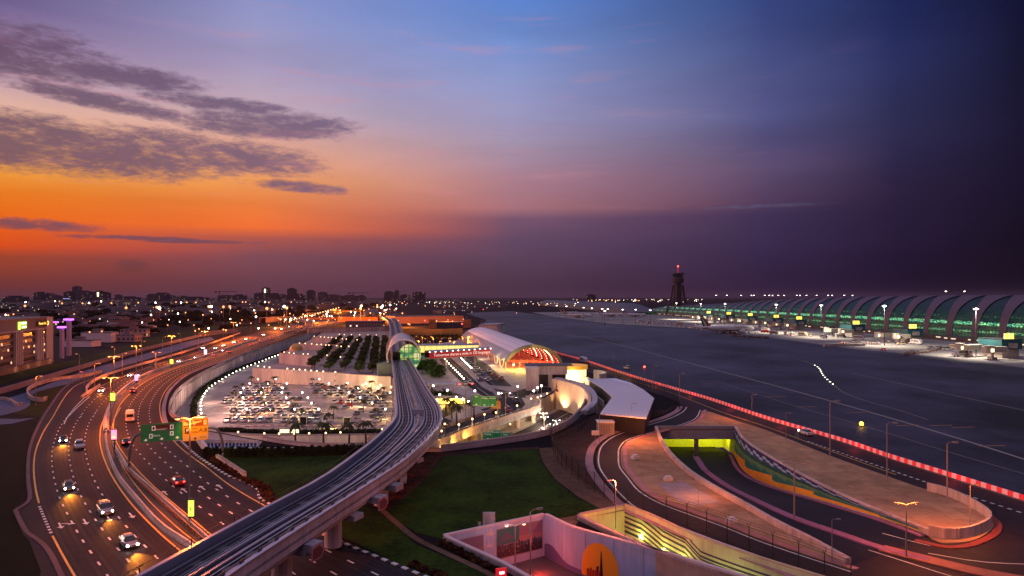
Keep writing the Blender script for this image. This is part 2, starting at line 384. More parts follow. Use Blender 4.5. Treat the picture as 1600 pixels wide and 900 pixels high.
# ================================================================ GROUND WITH ITS PITS
def z0(pts): return [tuple(p) for p in WP(pts)]
PIT_Z = -6.0
pitA_px = [(300,668),(410,688),(470,697),(560,702),(640,706),(690,706),(760,697),(820,688),(858,680),(885,668),(903,655),(914,640),(916,622),(903,606),(880,604),
 (850,622),(800,634),(750,650),(700,668),(665,680),(650,660),(630,620),(620,591),(612,590),(490,581),(492,557),(437,552),(449,546),(463,540),(488,527),(500,520),
 (497,518),(475,525),(425,541),(375,557),(320,584),(288,604),(272,622),(266,640),(272,652),(288,660)]
pitA = z0(pitA_px)
TL_px = [(1027,672),(1037,695),(1052,716),(1080,742),(1120,768),(1165,793),(1215,822),(1270,850),(1330,884)]
TR_px = [(1147,672),(1160,691),(1190,713),(1250,748),(1320,784),(1390,814),(1450,838)]
TL = curve(TL_px, 0, n=33); TR = curve(TR_px, 0, n=33)
def zB(Y):
    t = min(1, max(0, (Y-97)/(160-97))); t = t*t*(3-2*t); return -6.5*t
trenchB = [tuple(p) for p in TL]+[tuple(p) for p in reversed(TR)]
trC_px = [(695,845),(731,862),(784,887),(850,925),(900,950),(1290,950),(1124,899),(1034,871),(956,849),(893,831),(851,811)]
trD_px = [(907,811),(956,834),(1010,858),(1070,881),(1125,898),(1290,946),(1400,946),(1190,884),(1093,850),(1021,816),(976,797)]
trC = z0(trC_px); trD = z0(trD_px)
mb = MB(); mb.poly([(-9000, -60, 0), (9000, -60, 0), (9000, 16000, 0), (-9000, 16000, 0)], [pitA, trenchB, trC, trD])
struct(mb.build('ground', M_ground))
mb = MB(); mb.poly([(p[0], p[1], PIT_Z) for p in pitA]); struct(mb.build('sunken_car_park_ground', M_park))
# retaining walls round the pit (rendered concrete); the curved highway side is a thing with its own coping and light strips
def seg(px, i, j): return [tuple(W(*p)) for p in px[i:j]]
hw = curve([(500,520),(475,525),(425,541),(375,557),(320,584),(288,604),(272,622),(266,640),(272,652),(288,660),(300,668)], 0, step=5)
t = thing('retaining_wall', 'long curved pale retaining wall between the highway and the sunken car park', 'wall', tuple(hw[0]))
m1 = MB().wall(hw, PIT_Z, 0.25, .5, side=-1); m1.build('wall_face', mat('retaining_concrete', (.60, .52, .53), .8, var=.3, scale=.9, stretch=(1,1,.12)), t, t.location)
m1 = MB().wall(offset(hw, -.1), .253, 1.15, .35, side=-1); m1.build('parapet', M_conc, t, t.location)
hwi = offset(hw, .05)
m1 = MB()
for i in range(0, len(hwi)-1, 1):
    p = hwi[i]; d = (hwi[i+1]-p).normalized(); m1.box((p.x, p.y, -2.9), (.5, .25, 5.8), atan2(d.y, d.x), 0)
m1.build('wall_rib_pattern', mat('retaining_concrete', (0, 0, 0)), t, t.location)
for x, y in [(342,578),(351,573),(358,570),(385,556),(420,545)]:
    b, d, i = nearest(hw, W(x, y)); p = hwi[i]+Vector((-d.y, d.x, 0))*(.9)
    point((p.x, p.y, -5.2), 900, (1, .72, .45), t, .2, spot=60, aim=(p.x, p.y+.3, 6))
def rwall(name, label, px, zb, zt, m=M_conc, th=.45, side=1, cap=True, cat='wall', stp=4, group=None):
    c = curve(px, 0, step=stp) if stp else [W(*p) for p in px]; t = thing(name, label, cat, tuple(c[0]), 0, group)
    MB().wall(c, zb, zt-.15, th, side=side).build('wall_face', m, t, t.location)
    if cap: MB().wall(offset(c, (-.05 if side == 1 else .05)), zt-.147, zt, th+.1, side=side).build('coping', M_pave2, t, t.location)
    return t
rwall('retaining_wall', 'low pale wall with a railing along the front of the sunken road', [(410,688),(470,697),(560,702),(640,706),(690,706)], PIT_Z, .9, M_white)
rwall('retaining_wall', 'grey blue wall at the near end of the sunken road, right of the viaduct', [(690,706),(760,697),(820,688),(858,680)], PIT_Z, 1.5, mat('grey_render', (.34, .34, .42), .8, var=.2, scale=.8))
rwall('retaining_wall', 'curved grey wall below the mesh fence beside the sand-coloured hall', [(858,680),(876,672),(890,664),(903,652),(912,640),(916,630)], PIT_Z, 1.6, mat('grey_render', (0,0,0)))
rwall('terrace_wall', 'long terrace wall behind the parked cars, lit yellow at its right end', [(612,590),(556,586),(490,581)], PIT_Z-.1, .4, M_white)
t = thing('terrace_wall', 'free-standing left end of the long terrace wall behind the parked cars', 'wall', tuple(W(490,581)))
MB().wall([W(489.5,581), W(395,576)], PIT_Z, .4, .6, side=0).build('wall_face', M_white, t, t.location)
rwall('terrace_wall', 'second terrace wall, behind the gold dome car park bay', [(491,557),(437,552)], PIT_Z, .4, M_white, stp=None)
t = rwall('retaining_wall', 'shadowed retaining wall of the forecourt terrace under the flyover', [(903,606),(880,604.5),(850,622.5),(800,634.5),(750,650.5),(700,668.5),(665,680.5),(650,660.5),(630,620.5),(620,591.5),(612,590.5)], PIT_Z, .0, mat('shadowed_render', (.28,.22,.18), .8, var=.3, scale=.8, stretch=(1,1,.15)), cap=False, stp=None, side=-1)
def free_wall(name, label, a, b, zt, m=M_white, zb=0, th=.5):
    A = W(*a); B = W(*b); t = thing(name, label, 'wall', tuple(A))
    MB().wall([A, B], zb, zt-.15, th).build('wall_face', m, t, t.location); MB().wall([A, B], zt-.147, zt, th+.12).build('coping', M_pave2, t, t.location); return t
free_wall('terrace_wall', 'third terrace wall, right of the gold dome', (466,546.5), (530,549), 4.2)
free_wall('terrace_wall', 'fourth and farthest terrace wall, short, below the back row of lamps', (488,535), (534,537), 4.0)
rwall('retaining_wall', 'back wall of the garden terrace under a row of small lamps', [(500,519.5),(560,517),(612,516)], -.1, 2.4, M_white, stp=None)
# gold dome
c = W(463,549); t = thing('dome', 'small golden dome standing between two terrace walls', 'dome', tuple(c))
m1 = MB(); n = 20
vs = []; fs = []
for i in range(7):
    a = pi/2*i/6
    for j in range(n): vs.append((c.x+4.0*cos(a)*cos(2*pi*j/n), c.y+4.0*cos(a)*sin(2*pi*j/n), 1+4.0*sin(a)))
for i in range(6):
    for j in range(n): fs.append((i*n+j, i*n+(j+1) % n, (i+1)*n+(j+1) % n, (i+1)*n+j))
m1.add(vs, fs); m1.build('dome_shell', mat('gold_dome', (.62, .36, .10), .4, metal=.3, var=.1, scale=1), t, c, smooth=True)
MB().tube([(c.x, c.y, 0), (c.x, c.y, 1.0)], 4.2, 20).build('base', M_white, t, c)

# ---------------------------------------------------------------- ground patches
def patch(name, px, z, m, kind='structure', sub=0):
    P = z0(px) if not sub else [tuple(p) for p in cr_spline(WP(px+[px[0]]), sub)[:-1]]
    return struct(MB().poly([(p[0], p[1], z) for p in P]).build(name, m), kind)
patch('lawn', [(322,715),(560,711),(612,709),(545,745),(440,800),(420,787),(395,765),(370,742),(352,728),(330,720)], .02, M_grass)
patch('lawn', [(700,712),(842,700),(846,722),(868,752),(905,780),(945,796),(908,809),(850,809),(760,828),(694,843),(650,832),(618,812),(606,796),(640,770),(672,740),(690,715)], .02, M_grass)
patch('lawn', [(500,826),(560,790),(600,800),(648,850),(700,872),(790,905),(860,960),(760,960),(640,890),(560,850)], .02, M_grass)
patch('lawn', [(-1600,700),(-60,652),(0,668),(60,660),(52,690),(44,720),(40,760),(22,790),(22,806),(60,835),(80,870),(96,905),(150,1000),(-1500,1000)], .02, mat('shade_dark_grass', (.005, .007, .003), .95, var=.4, scale=.4))  # lack of light at the left put into a near-black lawn colour
patch('lawn', [(-900,640),(0,600),(100,574),(200,553),(300,527),(345,516),(390,508),(330,507),(250,523),(160,551),(60,575),(-60,598),(-900,625)], .02, M_grass2)
patch('lawn', [(56,611),(100,600),(150,592),(112,598),(84,620),(64,652),(30,648),(0,640),(0,632),(40,628),(66,626),(52,619)], .03, M_grass2)
patch('lawn', [(345,508),(395,505),(372,520),(330,528)], .02, M_grass2)
patch('lawn', [(392,508),(450,500),(470,504),(440,514),(408,520)], .02, M_grass2)
patch('soil', [(690,707),(842,698),(842,701),(700,713),(688,716),(670,742),(640,772),(606,798),(590,786),(612,760),(640,735),(672,708)], .04, M_soil)
patch('soil', [(862,684),(905,662),(925,650),(945,640),(1040,640),(1060,632),(1040,646),(985,664),(955,674),(930,692),(922,712),(924,735),(945,758),(975,784),(1010,806),(980,797),(955,782),(905,748),(880,722),(866,700)], .03, M_soil)
t = patch('dirt_path', [(842,701),(866,699),(880,722),(905,748),(955,782),(980,797),(907,811),(893,831),(858,812),(890,808),(942,797),(905,778),(868,750),(848,722)], .06, M_dirt)
path = curve([(588,784),(600,800),(625,822),(650,842),(690,862),(740,885),(800,915)], 0, step=1)
m1 = MB(); m1.sheet([p+Vector((0, 0, .08)) for p in offset(path, -.5)], [p+Vector((0, 0, .08)) for p in offset(path, .5)]); struct(m1.build('garden_path', M_dirt))
patch('terrace_paving', [(612,589),(491,580),(493,557.5),(440,552),(452,546),(466,540),(492,527),(503,520),(612,517)], .03, M_pave2)
patch('forecourt_paving', [(622,590),(634,560),(650,545),(720,530),(738,519),(800,543),(870,572),(915,600),(880,602),(850,620),(800,632),(750,648),(700,666),(664,678),(650,658),(632,620)], .03, mat('forecourt_paving', (.42, .33, .30), .7, var=.25, scale=.3))
patch('planted_soil', [(655,596),(684,604),(722,618),(716,640),(700,650),(668,662),(662,640),(648,612)], .06, mat('planted_soil', (.11, .07, .045), .9, var=.4, scale=.3))
patch('garden_path', [(664,600),(690,606),(700,630),(680,655),(668,655),(690,630),(684,612)], .08, M_pave2)
# apron: everything right of the red light trail strip
patch('apron', [(726,489),(760,500),(742,512),(772,520),(807,533),(870,553),(932,572),(982,588),(1060,611),(1115,628),(1200,658),(1311,692),(1394,720),(1478,747),(1600,786),(2400,1050),(4200,900),(4200,545),(1640,578),(1480,557),(1330,543),(1200,525),(1080,514),(950,506),(860,494),(800,486)], .03, M_apron)
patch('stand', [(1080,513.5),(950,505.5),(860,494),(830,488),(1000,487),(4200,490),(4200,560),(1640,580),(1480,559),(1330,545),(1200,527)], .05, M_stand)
# ================================================================ HIGHWAY
A0 = [(122,910),(100,872),(82,838),(61,787),(56,766),(53,740),(53.5,718),(58,698),(69,673),(82,653),(95.5,629),(107,613),(120,602),(142,593),(160,588)]
GORE = (105.5,653)
A1f = [(105.5,653),(115.5,638),(133,622),(151,608),(169,598),(200,586),(250,568),(300,554),(350,538),(400,523),(450,511),(520,498),(620,485)]
A4 = [(310,888),(280,860),(245.5,830),(202,784),(173,741),(159,706),(156,684),(160,660),(173,638),(188,618),(212,597),(237,584),(275,572),(325,557),(375,540),(400,532),(450,517),(520,502),(620,487)]
B0 = [(350,856),(329,836),(290,803),(245,765),(212,732),(190,705),(180,685),(177,664),(182,645),(192,627),(214,606),(240,590),(280,574),(330,560),(380,543),(430,526),(480,513),(540,501),(630,488)]
B4 = [(720,930),(640,893),(570,865),(502,836),(410,789),(356.5,757),(322,730),(298,713),(273,691),(255.5,664),(250,644),(251,627),(260,609),(275,594),(293,583),(329,569),(355,560),(390,547),(430,534),(480,516),(540,504),(636,490)]
cA0 = curve(A0, 0, step=2); cA1 = curve(A1f, 0, step=4); cA4 = curve(A4, 0, step=3)
# near carriageway A: four lanes interpolated between A0 and A4 up to the gore
nearA4 = curve(A4[:9], 0, n=60); nearA0 = curve(A0[:10]+[GORE][0:0], 0, n=60)
def lerpc(a, b, t): return [p.lerp(q, t) for p, q in zip(a, b)]
farL = curve(A1f, 0, n=160); farR = curve([(166,650)]+A4[8:], 0, n=160)
bL = curve(B0, 0, n=220); bR = curve(B4[3:], 0, n=220)
bLn = curve([(520,1000),(440,935),(350,856),(329,836)], 0, n=30); bRn = curve([(860,1000),(720,930),(640,893),(502,836)], 0, n=30)
def road(name, A, B, m=M_asph, z=.06, kind='structure'):
    mb = MB(); k = 6
    for j in range(k): mb.sheet([p.lerp(q, j/k)+Vector((0, 0, z)) for p, q in zip(A, B)], [p.lerp(q, (j+1)/k)+Vector((0, 0, z)) for p, q in zip(A, B)])
    return struct(mb.build(name, m), kind)
# asphalt sheets
outA = z0([(60,906),(64,893),(52,862),(46,846),(36,836),(20,800),(23,795),(36,788),(43,780),(41,760),(41,735),(43,705),(50,680),(62,655),(80,627),(96,607),(112,596),(135,588),(160,582),(172,585),(150,596),(133,607)])
A4n = [tuple(p) for p in curve(A4[:9], 0, n=30)]
mb = MB(); mb.poly([(p[0], p[1], .06) for p in z0([(70,930)])]+[(p[0], p[1], .06) for p in outA]+[(p.x, p.y, .06) for p in curve([(133,612),(166,600),(190,613)], 0, n=4)]+[(p[0], p[1], .06) for p in reversed(curve(A4[:11], 0, n=40))]+[tuple(W(330,920))[:2]+(.06,)])
struct(mb.build('highway', M_asph))
far1 = curve([(158,604),(200,583),(250,566),(300,551),(350,535),(400,520),(450,508),(520,496),(620,484)], 0, n=120); far4 = curve([(186,620)]+A4[10:], 0, n=120)
road('highway', far1, far4, z=.065)
road('highway', bL, bR, z=.06); road('highway', bLn, bRn, z=.057)
# strip between the two carriageways (hard shoulders + median)
mL = curve(A4[:-1], 0, n=200); mR = curve([(370,872)]+B0[:-1], 0, n=200); road('highway_median', mL, mR, mat('median_asphalt', (.075, .06, .055), .7, var=.3, scale=.6), z=.05)
# bus lay-by by the lawn + verge
patch('lay_by', [(357,745),(383,755),(405,769),(403,777),(420,788),(470,815),(440,805),(400,784),(357,757)], .07, M_asph2)
patch('lay_by', [(283,690),(300,706),(332,731),(357,746),(357,758),(322,731),(298,714),(273,692)], .055, M_asph)
# ---- markings
mb = MB(); mw = 0; my = 1
for k in (1, 2, 3): dashes(mb, lerpc(nearA0, nearA4, k/4), .26, .085, 2.0, 3.7)
for k in (1, 2): dashes(mb, lerpc(farL, farR, k/3), .28, .09, 2.2, 3.8)
for k in (1, 2, 3): dashes(mb, lerpc(bL, bR, k/4), .26, .085, 2.0, 3.7); dashes(mb, lerpc(bLn, bRn, k/4), .26, .085, 2.0, 3.7)
line_on(mb, curve([(100,663),(105.5,652),(118,636),(133,621)], 0, step=2), .25, .088)
line_on(mb, curve([(106,652),(122,636),(140,620)], 0, step=2), .25, .09)
line_on(mb, curve(A0[3:], 0, step=2), .28, .085, 1); line_on(mb, curve([(122,910),(100,872),(82,838)], 0, step=2), .28, .085, 1)
dashes(mb, curve([(80,834),(70,812),(61,790)], 0, step=1), .4, .086, .8, 1.1)
line_on(mb, curve(A4[:9], 0, step=2), .26, .085, 1); line_on(mb, curve(A4[9:], 0, step=3), .25, .088, 1); line_on(mb, curve(A1f[2:], 0, step=3), .25, .088, 1)
line_on(mb, offset(curve(A4[:9], 0, step=2), -2.6), .2, .085, 1)
line_on(mb, bL, .26, .086, 1); line_on(mb, bR, .26, .086, 1); line_on(mb, bRn, .26, .086, 1)
def arrow(mb, px, py, c, rev, sc=1.0, turn=False):
    b, d, i = nearest(c, W(px, py)); d = -d if rev else d; n = Vector((-d.y, d.x, 0)); o = W(px, py)+Vector((0, 0, .095))
    def q(u, v): return tuple(o+d*u*sc+n*v*sc)
    mb.add([q(-1.6,-.12),q(-1.6,.12),q(.6,.12),q(.6,-.12)], [(3,2,1,0)], 0); mb.add([q(.6,-.5),q(.6,.5),q(1.7,0)], [(0,2,1)], 0)
    if turn: mb.add([q(-1,.1),q(-1,.35),q(.1,1.5),q(.25,1.2)], [(0,3,2,1)], 0); mb.add([q(.5,1.9),q(-.4,1.6),q(.4,.9)], [(0,1,2)], 0)
for x, y, tn in [(94,822,1),(133,816,0),(170,811,0),(205,806,0)]: arrow(mb, x, y, nearA4, True, 1.0, tn)
for x, y in [(258,771),(288,767),(316,763),(343,761)]: arrow(mb, x, y, bL, False)
struct(mb.build('road_markings', [M_mark, M_ylw]))
# ---- kerbs and median barriers (each a thing)
def kerb(name, label, px, w=.35, h=.14, stripe=False, m=M_conc, m2=None, cat='kerb', step=1.0, base=0.0, group=None, c=None):
    c = c or curve(px, 0, step=step); t = c
    mb = MB()
    if stripe:
        for i in range(0, len(c)-1): mb.wall(c[i:i+2], base, base+h, w, m=(i % 2))
    else: mb.wall(c, base, base+h, w)
    o = mb.build(name, [m, m2 or m], None, tuple(c[0])); return tag(o, label, cat, group)
kerb('kerb', 'pink lit kerb along the outer left edge of the oncoming carriageway', [(98,905),(80,868),(66,850),(52,840),(40,830),(25,800),(27,796),(41,788),(47,776),(44,750),(44,725),(47,700),(56,675),(68,652),(84,627),(98,609),(114,597),(136,589)], .6, .16, m=mat('kerb_concrete', (.13, .08, .09), .8, var=.2, scale=1), step=2)
kerb('kerb', 'black and white kerb between the right carriageway and the flower bed', [(273,680),(283,690),(307,712),(332,729),(357,744),(384,754),(405,768),(404,777),(420,787),(438,798)], .5, .18, True, M_mark, mat('black_paint', (.03,.03,.035), .7))
kerb('kerb', 'black and white kerb right of the road beyond the viaduct', [(490,829),(502,833),(545,853),(589,871),(640,892),(690,912)], .5, .18, True, M_mark, mat('black_paint', (0,0,0)))
kerb('kerb', 'pale kerb round the outside of the highway curve above the car park', [(278,690),(262,668),(256,648),(257,630),(264,612),(279,596),(297,584),(332,570),(358,561),(392,548)], 1.1, .2, m=mat('kerb_pink_grey', (.33, .25, .27), .8, var=.2, scale=1), step=3)
def barrier(label, px, h=.95, w=.5, m=None, cap=None, c=None):
    c = c or curve(px, 0, step=2); t = thing('median_barrier', label, 'barrier', tuple(c[0]))
    MB().wall(c, .04, h*.45, w).build('barrier_base', m or M_conc, t, t.location); MB().wall(c, h*.45+.002, h, w*.5).build('barrier_top', m or M_conc, t, t.location); return t
Mbar = mat('barrier_concrete', (.60, .46, .40), .75, var=.3, scale=1.2)
barrier('smooth concrete median barrier nearest the oncoming carriageway', [(310,869),(294.5,855),(251,825),(214,784),(185,747),(170,712),(165.5,690),(166,677)], m=Mbar)
barrier('concrete median barrier with a toothed brown edge beside the right carriageway', [(345,866),(317.7,842),(292,819),(260,790),(231,764),(202,738),(190,719),(180,703),(176,692)], m=Mbar)
barrier('thick rounded median wall sweeping from the pink banner to the white van', [(166,676),(165,662),(168,648),(176,630),(190,613),(213,596),(238,583),(276,571),(326,556),(376,539),(401,531)], h=1.1, w=1.3, m=Mbar)
barrier('orange lit barrier splitting the slip road from the oncoming carriageway', [(136,613),(135,608),(142,600),(155,592),(175,584),(212,573),(250,562),(300,547),(350,530),(375,521)], h=1.0, w=.7, m=Mbar)
barrier('short barrier nose at the slip road gore', [(127,622),(140,613),(156,603)], h=.8, w=.6, m=Mbar)
# brown teeth and band built in place of the toothed shadow on the barrier
m1 = MB()
cs = curve([(345,866),(317.7,842),(292,819),(260,790),(231,764),(202,738)], 0, step=1.6)
for p in offset(cs, .55)[::1]: m1.box((p.x, p.y, .55), (.3, .12, .45), 0.6)
m1.wall(offset(cs, .55), .66, .8, .12)
tag(m1.build('toothed_shadow_strip', mat('toothed_shadow_brown', (.35, .16, .07), .6, var=.2, scale=1), None, tuple(cs[0])), 'toothed brown strip built in place of the shadow along the median barrier', 'guard rail')
# ---- slip roads and walls on the left
sl = curve([(-60,632),(0,625),(50,610),(124,582),(180,566),(230,552),(262,542),(300,532),(330,526)], 0, n=60); sr = curve([(-60,660),(0,650),(44,636),(60,612),(150,590),(190,573),(235,560),(270,550),(305,539),(335,531)], 0, n=60)
road('slip_road', sl, sr, mat('slip_concrete', (.09, .10, .17), .75, var=.2, scale=.3), z=.045)
s2 = curve([(380,519),(350,528),(330,520),(300,529)], 0, n=8)
rwall('roadside_wall', 'long pale wall along the grass bank left of the highway', [(-40,626),(0,616),(60,598),(124,578),(180,561),(230,547),(270,537),(310,527)], 0, 2.2, mat('bank_wall', (.17, .17, .26), .8, var=.2, scale=.3), cap=False)
rwall('roadside_wall', 'low wall looping round the small grass island by the slip road', [(158,583),(130,589),(90,594),(60,602),(44,610),(42,619),(50,626),(66,628),(74,625)], 0, 1.3, M_conc, stp=2)
rwall('roadside_wall', 'low pale wall at the left frame edge below the grass island', [(-30,626),(0,625),(14,628),(26,635),(36,634)], 0, 1.0, M_conc, stp=2)
rwall('roadside_wall', 'pale wall of the ramp beside the far flyover, under the lamps', [(310,527),(345,522),(372,520)], 0, 4.0, mat('bank_wall', (0,0,0)), cap=False)
patch('service_road', [(-100,645),(0,654),(30,655),(56,653),(20,662),(-100,672)], .05, mat('slip_concrete', (0,0,0)))
# ================================================================ AIRPORT ROADS (right)
zone = [(730,515),(772,520),(807,533),(870,553),(932,572),(982,588),(1060,611),(1115,628),(1200,658),(1311,692),(1394,720),(1478,747),(1600,786),(2300,1015),(2300,1150),(1600,1150),(1340,930)]
zone += [tuple(p) for p in [(1190,874),(1096,840),(1034,815),(987,793),(957,765),(942,747),(932,730),(931,712),(937,695),(957,680),(987,670),(1025,660),(1050,650),(1064,641),(1062,630),(1040,620),(985,602),(930,585),(880,570),(800,543)]]
P = z0(zone)
mb = MB(); mb.poly([(p[0], p[1], .04) for p in P], [])
# cut: build asphalt with the trench hole
mb = MB(); mb.poly([(p[0], p[1], .04) for p in P], [[(p[0], p[1], .04) for p in trenchB]]); struct(mb.build('airside_road', mat('airside_asphalt', (.028, .017, .020), .72, var=.35, scale=.8, spec=.2)))
# plaza island around the tunnel mouth
islL = [(1097,642),(1090,655),(1070,664),(1030,675),(987,687),(972,700),(970,715),(972,730),(985,747),(1002,766),(1030,783),(1065,797),(1127,819),(1190,844),(1260,868),(1334,892)]
islR = [(1456,843),(1478,850),(1519,846),(1547,831),(1550,815),(1519,792),(1478,772),(1444,765),(1386,745),(1297,713),(1200,674),(1150,658),(1112,645)]
isl = [tuple(p) for p in cr_spline(WP(islL), 4)]+[tuple(p) for p in reversed(TL)][0:]+[tuple(p) for p in TR]+[tuple(p) for p in cr_spline(WP(islR), 4)]
mb = MB(); mb.prism([(p[0], p[1]) for p in isl], .03, .16); struct(mb.build('plaza', M_pave))
def edge_strip(px, w, z, m, name='pavement', off=0, c=None):
    c = c or curve(px, 0, step=2); c = offset(c, off); mb = MB(); mb.sheet([p+Vector((0,0,z)) for p in offset(c, 0)], [p+Vector((0,0,z)) for p in offset(c, w)]); return struct(mb.build(name, m))
mb = MB()
R1i = curve([(1097,641),(1090,654),(1070,663),(1030,674),(987,686),(972,699),(970,714),(972,730),(985,747),(1002,767),(1030,784),(1065,798),(1127,820),(1190,845),(1260,869),(1334,893)], 0, step=2)
R1o = curve([(1070,636),(1063,644),(1040,655),(1000,667),(960,680),(938,695),(931,712),(932,730),(942,747),(957,765),(987,793),(1034,815),(1096,840),(1190,874),(1300,915)], 0, step=2)
line_on(mb, offset(R1i, -.5), .3, .062); line_on(mb, offset(R1o, .6), .3, .062)
edge2 = curve([(1112,646),(1150,660),(1200,676),(1297,715),(1386,747),(1444,768),(1478,776),(1519,797),(1552,817),(1555,833),(1522,850),(1478,855),(1444,850),(1380,833)], 0, step=2)
line_on(mb, offset(edge2, .3), .2, .062)
cent = curve([(960,588),(1040,611),(1130,645),(1200,668),(1311,710),(1400,742)], 0, step=4); line_on(mb, cent, .25, .064, 1)
dashes(mb, curve([(1262,690),(1311,707),(1394,736),(1478,764),(1600,803),(1700,838)], 0, step=1), .45, .066, .8, 1.0)
line_on(mb, curve([(1450,865),(1530,878),(1620,883),(1800,890)], 0, step=2), .2, .064)
line_on(mb, curve([(1357,860),(1420,880),(1500,905),(1600,930)], 0, step=2), .2, .064)
struct(mb.build('road_markings', [M_mark, M_ylw]))
kerb('kerb', 'pink kerb on the inner side of the curved airport road', None, .8, .17, c=offset(R1i, .9), m=M_pink)
kerb('kerb', 'wide pink footway on the outer side of the curved airport road', None, 1.6, .15, c=offset(R1o, -1.3), m=mat('pink_grey_kerb', (.36, .22, .24), .8, var=.2, scale=1))
kerb('kerb', 'red kerb around the rounded tip of the tunnel island', [(1430,845),(1478,856),(1519,852),(1553,836),(1559,820),(1545,806)], 1.0, .18, m=mat('red_kerb', (.30, .06, .05), .8, var=.2, scale=1))
# ---- tunnel trench
fl = MB(); kk = 10; G = []
for i in range(33): G.append([Vector((TL[i].lerp(TR[i], j/kk).x, TL[i].lerp(TR[i], j/kk).y, 0)) for j in range(kk+1)])
for r in G:
    for v in r: v.z = zB(v.y)+.05
for i in range(32):
    for j in range(kk): fl.add([G[i][j], G[i][j+1], G[i+1][j+1], G[i+1][j]], [(0, 3, 2, 1)])
# continue the floor back into the tunnel
D_ = (G[0][0]-G[2][0]).normalized(); D_.z = 0
bk = [v+Vector((-6, 30, 0)) for v in G[0]]
for j in range(kk): fl.add([bk[j], bk[j+1], G[0][j+1], G[0][j]], [(0, 3, 2, 1)])
struct(fl.build('tunnel_road', mat('tunnel_asphalt', (.010, .011, .022), .8, var=.3, scale=.8)))
Mtw = mat('trench_wall', (.58, .42, .36), .8, var=.34, scale=1.2, stretch=(1,1,.12))
zl = [zB(p.y)-.1 for p in TL]; zr = [zB(p.y)-.1 for p in TR]
t = thing('trench_wall', 'pale parapet wall along the left side of the tunnel ramp', 'wall', tuple(TL[0]))
MB().wall(TL, zl, 1.0, .7, side=1 if False else -1).build('wall_face', Mtw, t, t.location)
t = thing('trench_wall', 'right hand wall of the tunnel ramp painted with a stepped blue, green and orange mural', 'wall', tuple(TR[0]))
MB().wall(TR, zr, 1.0, .6, side=1).build('wall_face', Mtw, t, t.location)
# end of parapet round island tip
tip = curve([(1450,838),(1465,842),(1490,844),(1519,840),(1546,828),(1549,815),(1530,800),(1505,786),(1478,775),(1450,768)], 0, step=2)
m1 = MB().wall(tip, .1, 1.6, .35, side=1); m1.build('rounded_end', Mtw, t, t.location)
mur = MB(); mc = [(.02,.04,.16),(.40,.50,.60),(.03,.08,.26),(.02,.10,.06),(.12,.26,.12),(.03,.20,.14),(1.0,.42,.04)]
TRf = resample(TR, 200); ph = 0
for i in range(199):
    a = TRf[i]; b = TRf[i+1]; zt = .75; zb = (zB(a.y)+zB(b.y))/2+.25; hgt = zt-zb
    if hgt < .45 or i > 194: continue
    n = Vector((-(b-a).y, (b-a).x, 0)).normalized()*(-.012)
    # stripes step down along the wall: integer steps
    ph = i*0.085; hill = (sin(i*.115)*.5+.5)
    cuts = [0, .09, .18, .30, .38, .5, .62]
    st = int(i/5) % 3*.05
    org = .18+.22*abs(((i/44) % 1)-.1)
    segs = [(0, .08+st), (.08+st, .17+st), (.17+st, .27+st*.5), (.27+st*.5, .42), (.42, .52+st), (.52+st, 1-org), (1-org, 1)]
    for k, (u, v) in enumerate(segs):
        if v <= u: continue
        p0 = a+n; p1 = b+n
        mur.add([(p0.x, p0.y, zt-u*hgt), (p1.x, p1.y, zt-u*hgt), (p1.x, p1.y, zt-v*hgt), (p0.x, p0.y, zt-v*hgt)], [(0, 1, 2, 3)], k)
mur.build('mural', [mat('mural_paint_%s' % n_, c_, .7, var=.15, scale=1) for n_, c_ in zip(['navy','pale','blue','forest','sage','teal','orange'], mc)], t, t.location)
# portal: lintel across TL[0]..TR[0], back chamber lit yellow-green
a = TL[0]; b = TR[0]; Mlin = mat('portal_lintel', (.20, .22, .27), .7, var=.2, scale=.5)
t = thing('tunnel_portal', 'tunnel mouth with a grey lintel and two bays lit yellow green', 'tunnel', tuple((a+b)/2))
MB().bb(a.x-.3, b.x+.3, a.y, a.y+.8, -2.3, 1.0).build('lintel', Mlin, t, t.location)
MB().bb(a.x-.3, b.x+.3, a.y+.8, a.y+26, -2.2, -1.6).build('tunnel_roof', Mlin, t, t.location)
MB().bb(a.x+9.7, a.x+10.5, a.y+.1, a.y+1.4, -6.5, -2.3).build('centre_pier', M_concd, t, t.location)
Mty = mat('tunnel_tile', (.42, .42, .14), .45, var=.15, scale=1.5)
m1 = MB(); m1.bb(a.x-.8, a.x-.31, a.y+.05, a.y+30, -6.6, -2.3); m1.bb(b.x+.31, b.x+.8, a.y+.81, a.y+11, -6.6, -2.3); m1.bb(a.x-.8, b.x+6, a.y+10, a.y+10.5, -6.6, -2.3)
m1.build('tunnel_lining', Mty, t, t.location)
for k, (x, e) in enumerate([(a.x+3, 260), (a.x+7, 260), (b.x-6.5, 420), (b.x-2.2, 700)]):
    point((x, a.y+3.0, -2.6), e*4.5, (.80, .80, .03), t, .3, spot=130, aim=(x+.8, a.y+10, -3.6))
m1 = MB(); 
for x in (a.x+2, a.x+5, a.x+8, b.x-7, b.x-5, b.x-2.5): m1.bb(x-.5, x+.5, a.y+5.9, a.y+6.1, -2.45, -2.36)
m1.build('tunnel_lamp', glow('tunnel_glow', (.85, .9, .12), 6), t, t.location)
